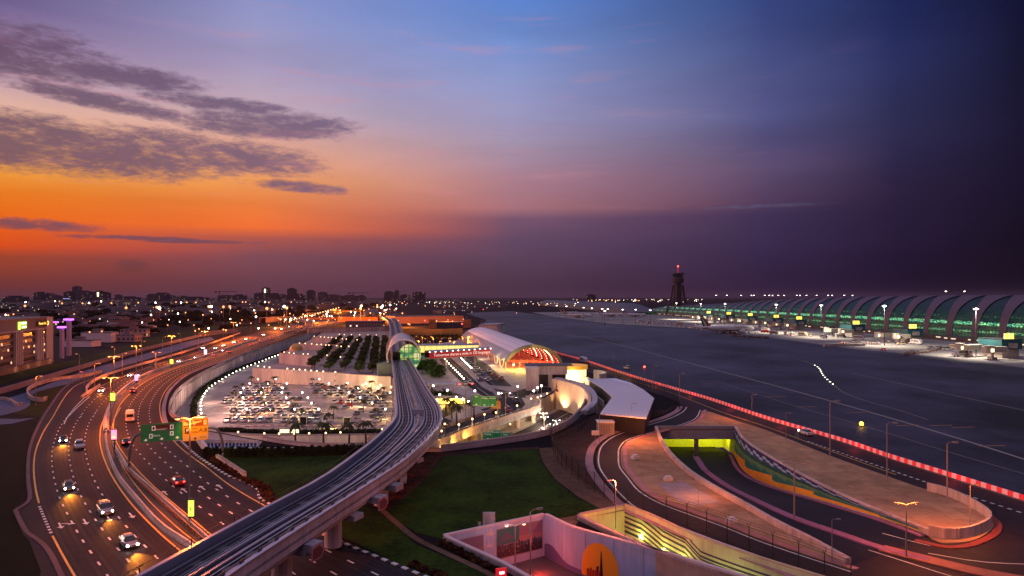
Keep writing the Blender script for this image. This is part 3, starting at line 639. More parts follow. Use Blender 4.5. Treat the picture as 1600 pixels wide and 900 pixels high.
# purple median in the ramp
def Wr(px, py):
    z = -3.0
    for _ in range(30):
        p = W(px, py, z); z = .5*z+.5*zB(p.y)
    return p
md = resample(cr_spline([Wr(*q) for q in [(1087,714),(1092,722),(1103,737),(1137,761),(1187,786),(1242,811),(1311,835),(1378,858),(1450,876)]], 6), 60)
md2 = resample(cr_spline([W(*q) for q in [(1378,858),(1450,876),(1533,896),(1640,915)]], 6), 30)
m1 = MB(); m1.wall(md, [p.z-.02 for p in md], [p.z+.24 for p in md], 1.5); struct(m1.build('median_kerb', M_purple))
m1 = MB(); m1.wall(md2, .03, .22, 2.6); struct(m1.build('median_kerb', mat('orange_median', (.36, .15, .10), .85, var=.2, scale=1)))
m1 = MB(); pk = resample(offset(TR, 0), 90)
pkk = offset(pk, -1.0); m1.wall(pkk, [zB(p.y)-.02 for p in pkk], [zB(p.y)+.22 for p in pkk], .8); struct(m1.build('footway', M_purple))
# ================================================================ MURAL TRENCHES at the bottom
zT = -5.6
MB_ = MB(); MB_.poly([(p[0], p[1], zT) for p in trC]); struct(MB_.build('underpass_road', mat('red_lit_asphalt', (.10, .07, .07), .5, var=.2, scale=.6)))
MB_ = MB(); MB_.poly([(p[0], p[1], zT) for p in trD]); struct(MB_.build('underpass_road', M_asph2))
def twall(label, px, th, m, side, zt=.8, cap=M_pave2, step=1.5, curvy=True):
    c = curve(px, 0, step=step) if curvy else [W(*p) for p in px]
    t = thing('underpass_wall', label, 'wall', tuple(c[0])); MB().wall(c, zT, zt-.2, th, side=side).build('wall_face', m, t, t.location)
    MB().wall(c, zt-.197, zt, th+.08, side=side).build('coping', cap, t, t.location); return t, c
Mlb = mat('pale_blue_paint', (.40, .50, .72), .7, var=.2, scale=1, stretch=(1,1,.15)); Mcop = mat('coping_pink', (.62, .50, .52), .7, var=.1, scale=1)
tw1, _ = twall('near left wall of the poster-lined underpass, outer side facing the grass', [(693,846),(731,864),(784,889),(850,927),(900,952)], .5, M_conc, -1 if False else 1, cap=Mcop)
tw2, cbk = twall('back wall of the underpass with two big posters and a white bird', [(695,845),(851,811)], .5, Mlb, 1, cap=Mcop, curvy=False)
tw3, crt = twall('long pale blue underpass wall painted with a large orange sun', [(851,811),(893,831),(956,849),(1034,871),(1124,899),(1290,950)], .5, Mlb, 1, cap=Mcop, step=1)
# art on the back wall
A_, B_ = W(695,845), W(851,811); u = (B_-A_).normalized(); Lb = (B_-A_).length; nrm = Vector((u.y, -u.x, 0))
def onback(s, z, d=.02, A_=A_, u=u, nrm=nrm): return A_+u*s+nrm*d+Vector((0, 0, z))
def rect(mb, s0, s1, z0_, z1_, m, d=.02, fn=None):
    f = fn or onback; mb.add([f(s0, z0_, d), f(s1, z0_, d), f(s1, z1_, d), f(s0, z1_, d)], [(0, 1, 2, 3)], m)
pm = [mat('poster_dusk', (.20,.14,.22), .6), mat('poster_haze', (.28,.17,.19), .6), mat('poster_ink', (.035,.03,.05), .6), mat('poster_teal', (.02,.16,.17), .6), mat('poster_sea', (.08,.12,.17), .6), mat('poster_frame', (.25,.22,.24), .5), mat('poster_lights', (.6,.35,.16), .6)]
def poster(s0, s1, zl_, zh_, kind):
    m = MB(); rect(m, s0-.12, s1+.12, zl_-.12, zh_+.12, 5, .03); h = zh_-zl_
    bands = [(0,.25,2),(.25,.42,4 if kind else 2),(.42,.62,1),(.62,.82,0),(.82,1,0)]
    for a_, b_, k_ in bands: rect(m, s0, s1, zl_+a_*h, zl_+b_*h, k_, .045)
    rr = random.Random(5+kind); x = s0
    while x < s1-.3:
        w_ = rr.uniform(.12, .5); hh = rr.uniform(.28, .5)+(.3 if rr.random() < .12 else 0)
        rect(m, x, min(s1, x+w_), zl_+.2*h, zl_+hh*h, 2, .055); x += w_+rr.uniform(.0, .25)
    for _ in range(30): x = rr.uniform(s0, s1-.2); z = zl_+h*rr.uniform(.08, .3); rect(m, x, x+.1, z, z+.07, 6, .06)
    if kind: rect(m, s0, s0+(s1-s0)*.48, zl_+.45*h, zl_+h, 3, .05); m.add([onback(s0+.3, zl_+.5*h, .065), onback(s0+3.2, zl_+.62*h, .065), onback(s0+1.2, zl_+.9*h, .065)], [(0,1,2)], 4)
    m.build('poster', pm, tw2, tw2.location)
L1 = Lb
poster(.8, L1*.36, -4.6, -.4, 0); poster(L1*.50, L1-.5, -4.3, -.1, 1)
bird = MB()
for cx_, cz_, sc in [(L1*.425, -2.2, 1.0), (L1*.44, -.5, 1.1), (L1*.45, -4.4, .7)]:
    q = lambda x, z: onback(cx_+x*sc, cz_+z*sc, .03)
    bird.add([q(-1.0,.15), q(-.3,-.1), q(.1,-.2), q(.75,.1), q(.35,.12), q(.1,.15), q(-.1,.9), q(-.35,.2)], [(0,1,2,5,7),(2,3,4,5),(5,6,7)])
bird.build('bird_drawing', mat('bird_paint', (.66,.55,.56), .7), tw2, tw2.location)
# orange sun and dunes on the right wall
crs = crt; dl = [0]
for p, q in zip(crs, crs[1:]): dl.append(dl[-1]+(q-p).length)
def onright(s, z, d=.02):
    i = max(0, min(len(dl)-2, next((k for k in range(len(dl)-1) if dl[k+1] >= s), len(dl)-2))); f_ = (s-dl[i])/(dl[i+1]-dl[i]); p = crs[i].lerp(crs[i+1], f_)
    v = (crs[i+1]-crs[i]).normalized(); return p+Vector((v.y, -v.x, 0))*d+Vector((0, 0, z))
def s_at(px, py):
    w = W(px, py); k = min(range(len(crs)), key=lambda i: (crs[i]-w).length); return dl[k]
sA, sB = s_at(893,831), s_at(962,851); cs_ = (sA+sB)/2+1.0; rs = 3.1
art = MB(); n = 28; 
xs = [cs_-rs+2*rs*i/n for i in range(n+1)]
for i in range(n):
    a0, a1 = xs[i], xs[i+1]; h0 = sqrt(max(0, rs*rs-(a0-cs_)**2))*1.18; h1 = sqrt(max(0, rs*rs-(a1-cs_)**2))*1.18
    art.add([onright(a0, -5.5, .03), onright(a1, -5.5, .03), onright(a1, -4.1+h1, .03), onright(a0, -4.1+h0, .03)], [(0,1,2,3)], 0)
for i in range(60):
    s = i*.6; zz = -4.6+.9*sin(s*.33+1.2)+.3*sin(s*.9); z2 = -4.6+.9*sin((s+.6)*.33+1.2)+.3*sin((s+.6)*.9)
    art.add([onright(s, -5.55, .026), onright(s+.6, -5.55, .026), onright(s+.6, z2, .026), onright(s, zz, .026)], [(0,1,2,3)], 1)
art.add([onright(cs_-.1, -5.5, .05), onright(cs_+.55, -5.5, .05), onright(cs_+.25, -1.5, .05), onright(cs_+.15, -1.5, .05)], [(0,1,2,3)], 2)
art.add([onright(cs_-.6, -5.5, .045), onright(cs_-.2, -5.5, .045), onright(cs_-.2, -3.6, .045), onright(cs_-.6, -3.9, .045)], [(0,1,2,3)], 2)
for k in range(5): s = cs_-2.2+k*.45; art.add([onright(s, -5.5, .05), onright(s+.4, -5.5, .05), onright(s+.4, -4.3+.3*(k % 2), .05), onright(s, -4.5, .05)], [(0,1,2,3)], 3)
art.build('sun_mural', [mat('sun_paint', (1.0, .42, .02), .6), mat('dune_paint', (.16, .14, .30), .7), mat('ink_paint', (.05,.02,.03), .7), mat('red_paint', (.45,.05,.02), .7)], tw3, tw3.location)
# red light in the underpass (red lamps seen) 
R_ = onright(3.5, -1.2, 3.2)
# second trench: back wall + striped wall
Myg = mat('pale_green_paint', (.60, .64, .36), .7, var=.22, scale=1, stretch=(1,1,.15))
tw4, _ = twall('near rim wall of the striped underpass with a post railing', [(905,812),(956,836),(1010,860),(1070,883),(1125,900),(1290,948)], .4, M_pave2, 1 if False else -1)
tw5, _ = twall('short pale back wall of the striped underpass', [(907,811),(976,797)], .4, Myg, 1, curvy=False)
tw6, c6 = twall('cream underpass wall painted with bent dark stripes', [(976,797),(1021,816),(1093,850),(1190,884),(1400,950)], .4, Myg, 1, zt=1.0, cap=mat('yellow_coping', (.55,.45,.26), .8, var=.1, scale=1), step=1)
crs = c6; dl = [0]
for p, q in zip(crs, crs[1:]): dl.append(dl[-1]+(q-p).length)
st = MB(); Ls = dl[-1]
def bend(s): return -0.0 if s < 4 else (-(s-4)*.22 if s < 9 else (-1.1 if s < 14 else (-1.1-(s-14)*.45 if s < 17 else -2.45)))
ss = [i*.5 for i in range(int(Ls*2)-1)]
for k, (zt_, w_, c_) in enumerate([(-.1,.35,0),(-.9,.3,0),(-1.6,.42,0),(-2.4,.3,0),(-3.1,.4,0),(-4.0,.35,0),(.55,.25,0),(1.0,.3,0),(1.6,.25,0)]):
    for s in ss:
        a_, b_ = zt_+bend(s), zt_+bend(s+.5)
        if a_ > .2 or b_ > .2 or a_-w_ < -5.5: continue
        st.add([onright(s, a_-w_, .02), onright(s+.5, b_-w_, .02), onright(s+.5, b_, .02), onright(s, a_, .02)], [(0,1,2,3)], c_)
for s in [x for x in ss if 5 < x < 12]:
    hgt = 1.0*sin((s-5)/7*pi); st.add([onright(s, -5.4, .03), onright(s+.5, -5.4, .03), onright(s+.5, -4.9+hgt, .03), onright(s, -4.9+hgt, .03)], [(0,1,2,3)], 1)
st.build('stripe_mural', [mat('stripe_ink', (.05,.06,.10), .7), mat('lime_paint', (.25,.42,.05), .7)], tw6, tw6.location)
m1 = MB()
for s in (4.2, 9.6, 14, 20.5, 24): 
    for _ in range(9):
        p = onright(s+random.uniform(-.5,.5), -2.9+random.uniform(-.4,.4)+bend(s)*.4, .12); m1.box(tuple(p), (.22,.06,.16))
    q = onright(s, -2.6+bend(s)*.4, 1.2); point(tuple(q), 190, (1, .9, .2), tw6, .3)
m1.build('wall_lamp', glow('yellow_wall_lamp', (1, .85, .25), 9), tw6, tw6.location)

def joints(label_parent, c, zb, zt, every, dist, m=None):
    f = resample(c, max(3, int(length(c)/every))); mm = MB()
    for i in range(1, len(f)-1):
        d = (f[i+1]-f[i-1]).normalized(); p = f[i]+Vector((-d.y, d.x, 0))*dist; z0_, z1_ = (zb(p), zt) if callable(zb) else (zb, zt)
        mm.add([p-d*.03+Vector((0,0,z0_-p.z)), p+d*.03+Vector((0,0,z0_-p.z)), p+d*.03+Vector((0,0,z1_-p.z)), p-d*.03+Vector((0,0,z1_-p.z))], [(0,1,2,3)])
    mm.build('panel_joints', mat('joint_dark', (.12,.09,.09), .9), label_parent, label_parent.location)  # thin dark joint lines between panels
trR = [o for o in C.objects if o.get('label','').startswith('right hand wall of the tunnel')][0]; trL = [o for o in C.objects if o.get('label','').startswith('pale parapet wall along the left')][0]
joints(trR, tip, .15, 1.6, 3.2, -.015); joints(trR, TR, .78, 1.0, 3.2, -.02)
joints(tw3, crt, zT, .55, 4.0, -.015)
hp = [o for o in C.objects if o.get('label','').startswith('long curved pale retaining')][0]
# wheel tracks and oil streaks along each lane
mm = MB()
for (a_, b_, n_, zz) in ((nearA0, nearA4, 4, .074), (farL, farR, 3, .079), (bL, bR, 4, .074), (bLn, bRn, 4, .074)):
    for k in range(n_):
        cc_ = lerpc(a_, b_, (k+.5)/n_); line_on(mm, cc_, .7, zz, 0)
        for o_ in (-.85, .85): line_on(mm, offset(cc_, o_), .45, zz, 1)
struct(mm.build('lane_wear', [mat('oil_streak', (.016,.012,.016), .7, var=.5, scale=.5, spec=.18), mat('wheel_track', (.022,.017,.022), .7, var=.4, scale=.5, spec=.2)]))
# ================================================================ METRO VIADUCT
ZV = 8.0
NV = 170
vL = curve([(130,950),(230,893),(300,855),(415,793),(502,747),(560,706),(589,683),(615,657),(619,640),(617.5,617),(615,585),(611,552),(609,535),(609,512),(604,499),(590,493),(568,488)], ZV, n=NV)
vR = curve([(250,975),(362,894),(462,828),(531,784),(589,747),(632,718),(664,689),(684,666),(690,652),(685,632),(670,610),(655,585),(643,565),(634,548),(628,515),(622,500),(604,494),(574,488.5)], ZV, n=NV)
def at_s(pts, px): return min(range(NV), key=lambda i: (pts[i]-W(*px, ZV)).length)
M1 = []; M2 = []
for i in range(NV):
    a, b = vL[i], vR[i]; Yc = (a.y+b.y)/2
    g = 0.0 if Yc < 118 else min(.085, (Yc-118)/45*.085) if Yc < 235 else max(.01, .085-(Yc-235)/60*.085)
    M1.append(a.lerp(b, .5-g)); M2.append(a.lerp(b, .5+g))
vt = thing('metro_viaduct', 'elevated metro viaduct with twin tracks curving from the lower left to the glass station', 'viaduct', tuple(vL[20]))
Mdeck = mat('viaduct_concrete', (.50, .45, .52), .7, var=.3, scale=1.0, stretch=(1,1,.2)); Mbed = mat('track_bed', (.035, .033, .05), .7, var=.3, scale=1.2)
def strip(A, B, z, dz=0, m=0, mb=None, th=None):
    P0 = [Vector((p.x, p.y, z)) for p in A]; P1 = [Vector((p.x, p.y, z)) for p in B]; mb.sheet(P0, P1, m)
    if th:
        Q0 = [Vector((p.x, p.y, z-th)) for p in A]; Q1 = [Vector((p.x, p.y, z-th)) for p in B]
        mb.sheet(Q1, Q0, m); mb.sheet(Q0, P0, m); mb.sheet(P1, Q1, m)
zd = ZV-1.15
m1 = MB(); strip(vL, M1, zd, m=0, mb=m1, th=.35); strip(M2, vR, zd, m=0, mb=m1, th=.35)
m1.build('deck', Mdeck, vt, vt.location)
# girder: right face visible
def mid(a, b, t): return [p.lerp(q, t) for p, q in zip(a, b)]
m1 = MB()
for A, B in ((mid(vL, M1, .10), mid(vL, M1, .98)), (mid(M2, vR, .02), mid(M2, vR, .93))):
    P0 = [Vector((p.x, p.y, zd-.352)) for p in A]; P1 = [Vector((p.x, p.y, zd-.352)) for p in B]
    Ai = mid(A, B, .12); Bi = mid(A, B, .88)
    Q0 = [Vector((p.x, p.y, zd-1.9)) for p in Ai]; Q1 = [Vector((p.x, p.y, zd-1.9)) for p in Bi]
    m1.sheet(Q0, P0); m1.sheet(P1, Q1); m1.sheet(Q1, Q0)
m1.build('girder', Mdeck, vt, vt.location)
Mpar = mat('parapet_metal', (.34, .34, .44), .35, metal=.5, var=.1, scale=.3)
m1 = MB(); m1.wall(vL, zd-.5, ZV, .32, side=-1); m1.build('parapet', Mpar, vt, vt.location)
m1 = MB(); m1.wall(vL, ZV+.003, ZV+.12, .5, side=0); m1.build('parapet_cap', mat('parapet_cap', (.46,.44,.55), .28, metal=.6), vt, vt.location)
m1 = MB(); m1.wall(vR, zd-1.0, ZV-.1, .25, side=1); m1.build('parapet', Mdeck, vt, vt.location)
m1 = MB(); m1.wall(vR, ZV-.097, ZV+.04, .4); m1.build('parapet_cap', mat('parapet_cap', (0,0,0)), vt, vt.location)
for A, o in ((M1, 1), (M2, -1)):
    lo = 40
    m1 = MB(); m1.wall(A[lo:], zd, ZV-.25, .2, side=0); m1.build('parapet', Mpar, vt, vt.location)
# outer walkway panels (ladder look)
wk = offset(vR, .55); f = resample(wk, int(length(wk)/3.2)); m1 = MB()
for a, b in zip(f, f[1:]):
    b2 = a.lerp(b, .86); m1.wall([a, b2], ZV-.55, ZV-.32, .7)
m1.build('walkway_panel', mat('walkway_panel', (.50,.44,.47), .7, var=.1, scale=1), vt, vt.location)['kind'] = 'stuff'
m1 = MB()
for a in f: m1.box((a.x, a.y, ZV-.1), (.12, .9, .6), 0)
m1.build('walkway_rib', M_dark, vt, vt.location)['kind'] = 'stuff'
# track beds, rails
Mrail = mat('rail_steel', (.55, .52, .55), .22, metal=.9); Mrl = mat('guide_rail', (.30, .29, .36), .35, metal=.6)
tA = (mid(vL, M1, .12), mid(vL, M1, .92)); tB = (mid(M2, vR, .06), mid(M2, vR, .80))
m1 = MB(); strip(tA[0], tA[1], zd+.03, mb=m1); m1.build('track_bed', Mbed, vt, vt.location)
m1 = MB(); strip(tB[0], tB[1], zd+.03, mb=m1); m1.build('track_bed', Mbed, vt, vt.location)
for T in (tA, tB):
    for u, w, h, mm in ((.10,.30,.34,Mrl),(.30,.11,.2,Mrail),(.48,.22,.10,M_concd),(.66,.11,.2,Mrail),(.86,.30,.34,Mrl)):
        m1 = MB(); m1.wall(mid(T[0], T[1], u), zd+.032, zd+.03+h, w); m1.build('rail', mm, vt, vt.location)
    sl_ = resample(mid(T[0], T[1], .5), 260); m1 = MB()
    for a, b in zip(sl_[:150], sl_[1:151]):
        m1.wall([a, a.lerp(b, .3)], zd+.031, zd+.10, 1.9)
    m1.build('sleepers', M_concd, vt, vt.location)['kind'] = 'stuff'
c5 = mid(M1, M2, .5)[10:60]; m1 = MB(); m1.wall(c5, zd, zd+.42, .5); m1.build('cable_trough', M_conc, vt, vt.location)
# central slab where decks part, with box
i0 = at_s(M1, (640,690)); i1 = at_s(M1, (652,668))
m1 = MB(); strip(M1[i0-14:i1+3], M2[i0-14:i1+3], zd+.1, mb=m1, th=.5); m1.build('centre_slab', mat('slab_blue_grey', (.36,.37,.46), .6, var=.1, scale=1), vt, vt.location)
b = mid(M1, M2, .5)[i1+3]; m1 = MB().box((b.x, b.y, zd+.7), (2.4, 1.2, 1.4), 0); m1.build('equipment_box', mat('box_blue', (.25,.30,.42), .6), vt, vt.location)
# piers
def pier_at(s_px, zb=0.0, label=None, hammer=True):
    i = min(range(NV), key=lambda k: abs((mid(vL, vR, .5)[k]-W(*s_px, ZV)).length)); c = mid(vL, vR, .5)[i]; d = (vR[i]-vL[i]).normalized()
    m = MB(); m.tube([(c.x, c.y, zb), (c.x, c.y, zd-2.6)], [1.15, 1.15], 14); p = m.build('pier', Mdeck, vt, vt.location)
    m = MB(); m.box((c.x, c.y, zd-2.27), (8.6, 2.0, .7), atan2(d.y, d.x)); q = m.build('pier_cap', Mdeck, None); q.parent = p; q.location = (0, 0, 0)
    me = q.data
    for v in me.vertices: v.co = v.co-Vector(vt.location)
    return c, d
cpx = [(345,872),(432,819),(519,763),(585,712),(628,686)]
for k, q in enumerate(cpx): pier_at(q, 0.0)
mc_ = mid(vL, vR, .5)
for k in range(NV-1):
    if mc_[k].y > 165 and int(mc_[k].y/32) != int(mc_[k-1].y/32): pier_at_c = mc_[k]; \
        MB().tube([(pier_at_c.x, pier_at_c.y, PIT_Z if pier_at_c.y < 285 else 0), (pier_at_c.x, pier_at_c.y, zd-1.8)], 1.0, 10).build('pier', Mdeck, vt, vt.location)
# stub bracket boxes with the red pentagon panels
Mpen = mat('pentagon_red', (.16, .03, .05), .6); Mpo = mat('pentagon_rim', (.5, .2, .26), .5)
for px, py, rb in [(481,860,1),(592,778,1),(617,757,0)]:
    i = min(range(NV), key=lambda k: abs(F*(H-5.6)/vR[k].y+HOR-py)+abs(800+F*vR[k].x/vR[k].y-px)*.6); p = vR[i]; d = (vR[i]-vL[i]).normalized(); tn = Vector((-d.y, d.x, 0))
    m1 = MB().box((p.x+d.x*.2, p.y+d.y*.2, 5.2), (2.2, 1.9, .9), atan2(d.y, d.x)); m1.build('bearing_block', Mdeck, vt, vt.location)
    if rb:
        o = Vector((p.x, p.y, 4.6))+d*1.33
        def pp(a, b, k): return o+tn*a+Vector((0, 0, b))+d*k
        for sc, k, mm, nm in ((1.0, 0, Mpo, 'panel_rim'), (.8, .02, Mpen, 'pentagon_panel')):
            q = [pp(x*sc, z*sc, k) for x, z in ((-1.15,-.75),(.55,-.75),(1.2,.1),(.25,1.0),(-1.15,.75))]
            qb = [v-d*.1 for v in q]; m = MB(); m.add(q+qb, [(0,1,2,3,4),(9,8,7,6,5)]+[(j, (j+1) % 5+0, (j+1) % 5+5, j+5) for j in range(5)]); m.build(nm, mm, vt, vt.location)
# dark mesh fence along the outer left of the viaduct parapet
fc = offset(vL, .7)
m1 = MB(); ff = resample(fc[:70], 60)
for a in ff: m1.box((a.x, a.y, ZV-.3), (.08,.08,1.7), 0)
for z in (ZV-.2, ZV+.5): m1.wall(ff, z, z+.05, .05)
m1.build('handrail', M_dark, vt, vt.location)

# ================================================================ STATION
AX = Vector((-.185, 1, 0)).normalized(); NX = Vector((AX.y, -AX.x, 0))
sc_ = Vector((-46.2, 292, 0)); st_ = thing('metro_station', 'small rounded metro station with a white shell roof and a glowing green glass end', 'station', tuple(sc_))
def ellpt(a, y, rx, rz, zc, c=sc_): return c+NX*(rx*cos(a))+AX*y+Vector((0, 0, zc+rz*sin(a)))
m1 = MB(); nA = 26; a0, a1 = radians(200), radians(20); Lst = 46
for rx, rz, mi in ((7.4, 7.3, 0), (7.1, 7.0, 0)):
    ys = [-4, 8, 20, 32, Lst]; rows = []
    for y in ys: rows.append([ellpt(a0+(a1-a0)*i/nA, y, rx*(1-.004*y), rz, 8.6) for i in range(nA+1)])
    for r, q in zip(rows, rows[1:]): m1.sheet(r, q)
r1 = [ellpt(a0+(a1-a0)*i/nA, -4, 7.43, 7.3, 8.6) for i in range(nA+1)]; r2 = [ellpt(a0+(a1-a0)*i/nA, -4, 6.8, 6.8, 8.6) for i in range(nA+1)]
m1.sheet(r1, r2); m1.build('shell_roof', mat('shell_white', (.92, .84, .84), .4, metal=.0, var=.06, scale=.5), st_, sc_, smooth=False)
m1 = MB()
for k in range(6): 
    y = 3+k*8; rr = [ellpt(a0+(a1-a0)*i/nA, y, 7.48, 7.38, 8.6) for i in range(nA+1)]; m1.tube(rr, .1, 4)
m1.build('roof_rib', M_conc, st_, sc_)
Mgg = bpy.data.materials.new('station_glass'); Mgg.use_nodes = True
def glass_glow(M, cols, s, scale, thr=(.35,.65)):
    t = M.node_tree; b = t.nodes['Principled BSDF']; b.inputs['Base Color'].default_value = (.02,.05,.04,1); b.inputs['Roughness'].default_value = .15
    g = t.nodes.new('ShaderNodeNewGeometry'); mp = t.nodes.new('ShaderNodeMapping'); mp.inputs['Scale'].default_value = scale; t.links.new(g.outputs['Position'], mp.inputs[0])
    n = t.nodes.new('ShaderNodeTexNoise'); n.inputs['Detail'].default_value = 2; n.inputs['Roughness'].default_value = .5; n.inputs['Scale'].default_value = 1; t.links.new(mp.outputs[0], n.inputs['Vector'])
    r = t.nodes.new('ShaderNodeValToRGB'); r.color_ramp.interpolation = 'LINEAR'
    while len(r.color_ramp.elements) < len(cols): r.color_ramp.elements.new(.5)
    for e, (p, c) in zip(r.color_ramp.elements, cols): e.position = p
    for e, (p, c) in zip(r.color_ramp.elements, cols): e.color = (*c, 1)
    sp = t.nodes.new('ShaderNodeSeparateColor'); t.links.new(n.outputs['Color'], sp.inputs[0]); t.links.new(n.outputs[0], r.inputs[0])
    t.links.new(r.outputs[0], b.inputs['Emission Color']); b.inputs['Specular IOR Level'].default_value = .4; b.inputs['Emission Strength'].default_value = s
    try: M.cycles.emission_sampling = 'NONE'
    except Exception: pass
glass_glow(Mgg, [(.34,(.03,.16,.12)),(.45,(.14,.42,.16)),(.53,(.55,.75,.16)),(.62,(1,.95,.45))], .75, (.22,.1,.30))
# glass end wall: right two thirds of the ellipse; bulges forward
m1 = MB(); nr = 5; ctr = []
for j in range(nr+1):
    k = j/nr; ctr.append([sc_+NX*(2.0+(4.8)*k*cos(a))+Vector((0, 0, 7.6+5.9*k*sin(a)))+AX*(-1.5+3.0*k*k) for a in [2*pi*i/28 for i in range(29)]])
for r, q in zip(ctr, ctr[1:]): m1.sheet(r, q)
m1.build('glass_end', Mgg, st_, sc_)
m1 = MB()
for j in (5,): m1.tube(ctr[j], .22, 5)
for q_ in (-3.6,-1.8,0,1.8,3.6):
    w_ = (1-(q_/4.8)**2)**.5; yy_ = -1.5+3*(q_/4.8)**2-.2; m1.tube([sc_+NX*(2.0+q_)+AX*(yy_+1.6*k_*k_)+Vector((0,0,7.6+5.9*w_*k_)) for k_ in (-1,-.5,0,.5,1)], .13, 4); m1.tube([sc_+NX*(2.0+4.8*w_*k_)+AX*(yy_+1.6*k_*k_)+Vector((0,0,7.6+5.9/4.8*q_)) for k_ in (-1,-.5,0,.5,1)], .13, 4)
m1.build('glass_frame', mat('frame_green', (.20,.26,.22), .5, metal=.4), st_, sc_)
m1 = MB(); rows = [[ellpt(radians(20)-(radians(75))*i/10, y, 7.2, 7.2, 8.6) for i in range(11)] for y in (0.5, 12, 24, 40)]
for r, q in zip(rows, rows[1:]): m1.sheet(r, q)
m1.build('side_glass', Mgg, st_, sc_)
m1 = MB(); p = sc_+NX*(-3.2)+AX*(-1.6); m1.box((p.x, p.y, 8.7), (2.6, 2.0, 3.2), -.18); m1.build('opening_black_box', M_blk, st_, sc_)  # solid black box, darkness of the opening put into its colour
m1 = MB(); p = sc_+NX*1.2+AX*20; m1.box((p.x, p.y, 2.6), (11, 42, 5.2), -.18); m1.build('base', mat('station_base', (.10,.16,.16), .6), st_, sc_)
point(tuple(sc_+NX*9+AX*(-8)+Vector((0,0,6))), 150, (.75,1,.45), st_, .5)

# ================================================================ FOOTBRIDGES
def bridge(label, a, b, z0_, z1_, wd, mface, lit=None, text=None):
    a = Vector(a); b = Vector(b); d = (b-a); Ln = d.length; ang = atan2(d.y, d.x); c = (a+b)/2; t = thing('footbridge', label, 'footbridge', (c.x, c.y, 0), ang)
    m = MB().bb(-Ln/2, Ln/2, -wd/2, wd/2, z0_, z0_+.5); m.build('floor_beam', M_conc, t)
    m = MB()
    for i in range(11):
        pass
    pr = [(wd/2*1.15*cos(pi*i/8), z1_+.9*sin(pi*i/8)) for i in range(9)]
    A = [Vector((-Ln/2, y, z)) for y, z in pr]; B = [Vector((Ln/2, y, z)) for y, z in pr]
    m.sheet(A, B); m.build('roof', mat('bridge_roof', (.30,.30,.36), .4, metal=.4, var=.1, scale=.3), t)
    m = MB().bb(-Ln/2, Ln/2, wd/2-.2, wd/2, z0_+.5, z1_); m.build('back_glazing', M_glassd, t)
    m = MB().bb(-Ln/2, Ln/2, -wd/2-.1, -wd/2, z0_+.3, z1_-.05); m.build('banner' if text else 'lit_glazing', mface, t)
    m = MB(); n = int(Ln/3)
    for i in range(n+1): x = -Ln/2+Ln*i/n; m.bb(x-.08, x+.08, -wd/2-.16, -wd/2-.11, z0_+.2, z1_) if not text else m.bb(x-.2, x+.2, -wd/2-.3, -wd/2-.2, z1_+.1, z1_+.35)
    m.build('mullion' if not text else 'roof_light', M_dark if not text else E_white, t)
    if text:
        lettering('banner_lettering', text, (z1_-z0_)*.62, (1.0, -wd/2-.13, (z0_+z1_)/2+.1), (radians(90), 0, 0), mat('banner_white', (.8,.7,.7), .6, em=(1,.8,.8), es=.6), t, .02)
    for x in (-Ln*.2, Ln*.28):
        m = MB().tube([(x, 0, 0), (x, 0, z0_)], .4, 8); m.build('bridge_pier', M_conc, t)
    return t
bridge('footbridge wrapped in a red banner with white writing', (-37.5, 301, 0), (-11.5, 322, 0), 6.4, 9.3, 4, mat('banner_red', (.42,.012,.03), .6, em=(.55,.01,.04), es=.28), text='Tomorrow shares a smile in 120 languages')
bridge('farther footbridge with yellow lit windows behind the red banner', (-47.5, 347, 0), (-17.5, 352, 0), 5.4, 9.0, 5, glow('bridge_yellow', (1,.72,.12), 1.1))

# ================================================================ TERMINAL (vaulted roof)
TD = Vector((-.174, 1, 0)).normalized(); TN = Vector((TD.y, -TD.x, 0)); T0 = Vector((9.2, 324, 0))
tt = thing('terminal', 'terminal hall under a long white barrel roof with a glowing red and gold interior', 'terminal', tuple(T0))
def tp(a, y, rx=15.0, rz=10.6, lift=0): return T0+TN*(rx*cos(a))+TD*y+Vector((0, 0, rz*sin(a)+lift))
aL = pi-math.asin(4.1/10.6); NT = 30; LT = 193
def vault(rx, rz, y0, y1, a_0=aL, a_1=0.0, ny=14, skew=0.0):
    rows = []
    for j in range(ny+1):
        y = y0+(y1-y0)*j/ny; rows.append([tp(a_0+(a_1-a_0)*i/NT, y-(skew*(1-y/LT)*max(0, -cos(a_0+(a_1-a_0)*i/NT)) if skew else 0), rx, rz) for i in range(NT+1)])
    return rows
rows = vault(15.0, 10.6, 0, LT, skew=10); m1 = MB()
for r, q in zip(rows, rows[1:]): m1.sheet(q, r)
Mroof = mat('terminal_roof', (.92, .80, .82), .45, metal=.0, var=.05, scale=.2)
m1.build('roof', Mroof, tt, T0)
# standing seams run along the roof
for k in range(4, NT, 3):
    a = aL+(0-aL)*k/NT; c_ = [tp(a, y-(10*(1-y/LT)*max(0, -cos(a))), 15.06, 10.66) for y in [LT*j/12 for j in range(13)]]
    m1 = MB().tube(c_, .09, 4); m1.build('roof_seam', mat('seam_grey', (.5,.44,.47), .5), tt, T0)
m1 = MB()
for j in range(0, 60):
    y = LT*j/60; c_ = [tp(aL+(radians(132)-aL)*i/5, y-(10*(1-y/LT)*max(0, -cos(aL+(radians(132)-aL)*i/5))), 15.1, 10.7) for i in range(6)]; m1.tube(c_, .14, 3, caps=False)
m1.build('eaves_louvre', M_steel, tt, T0)
ra = [tp(aL+(0-aL)*i/NT, -(10*max(0, -cos(aL+(0-aL)*i/NT)))-.25, 15.5, 11.1) for i in range(NT+1)]; rb = [tp(aL+(0-aL)*i/NT, -(10*max(0, -cos(aL+(0-aL)*i/NT)))-.3, 13.9, 9.5) for i in range(NT+1)]
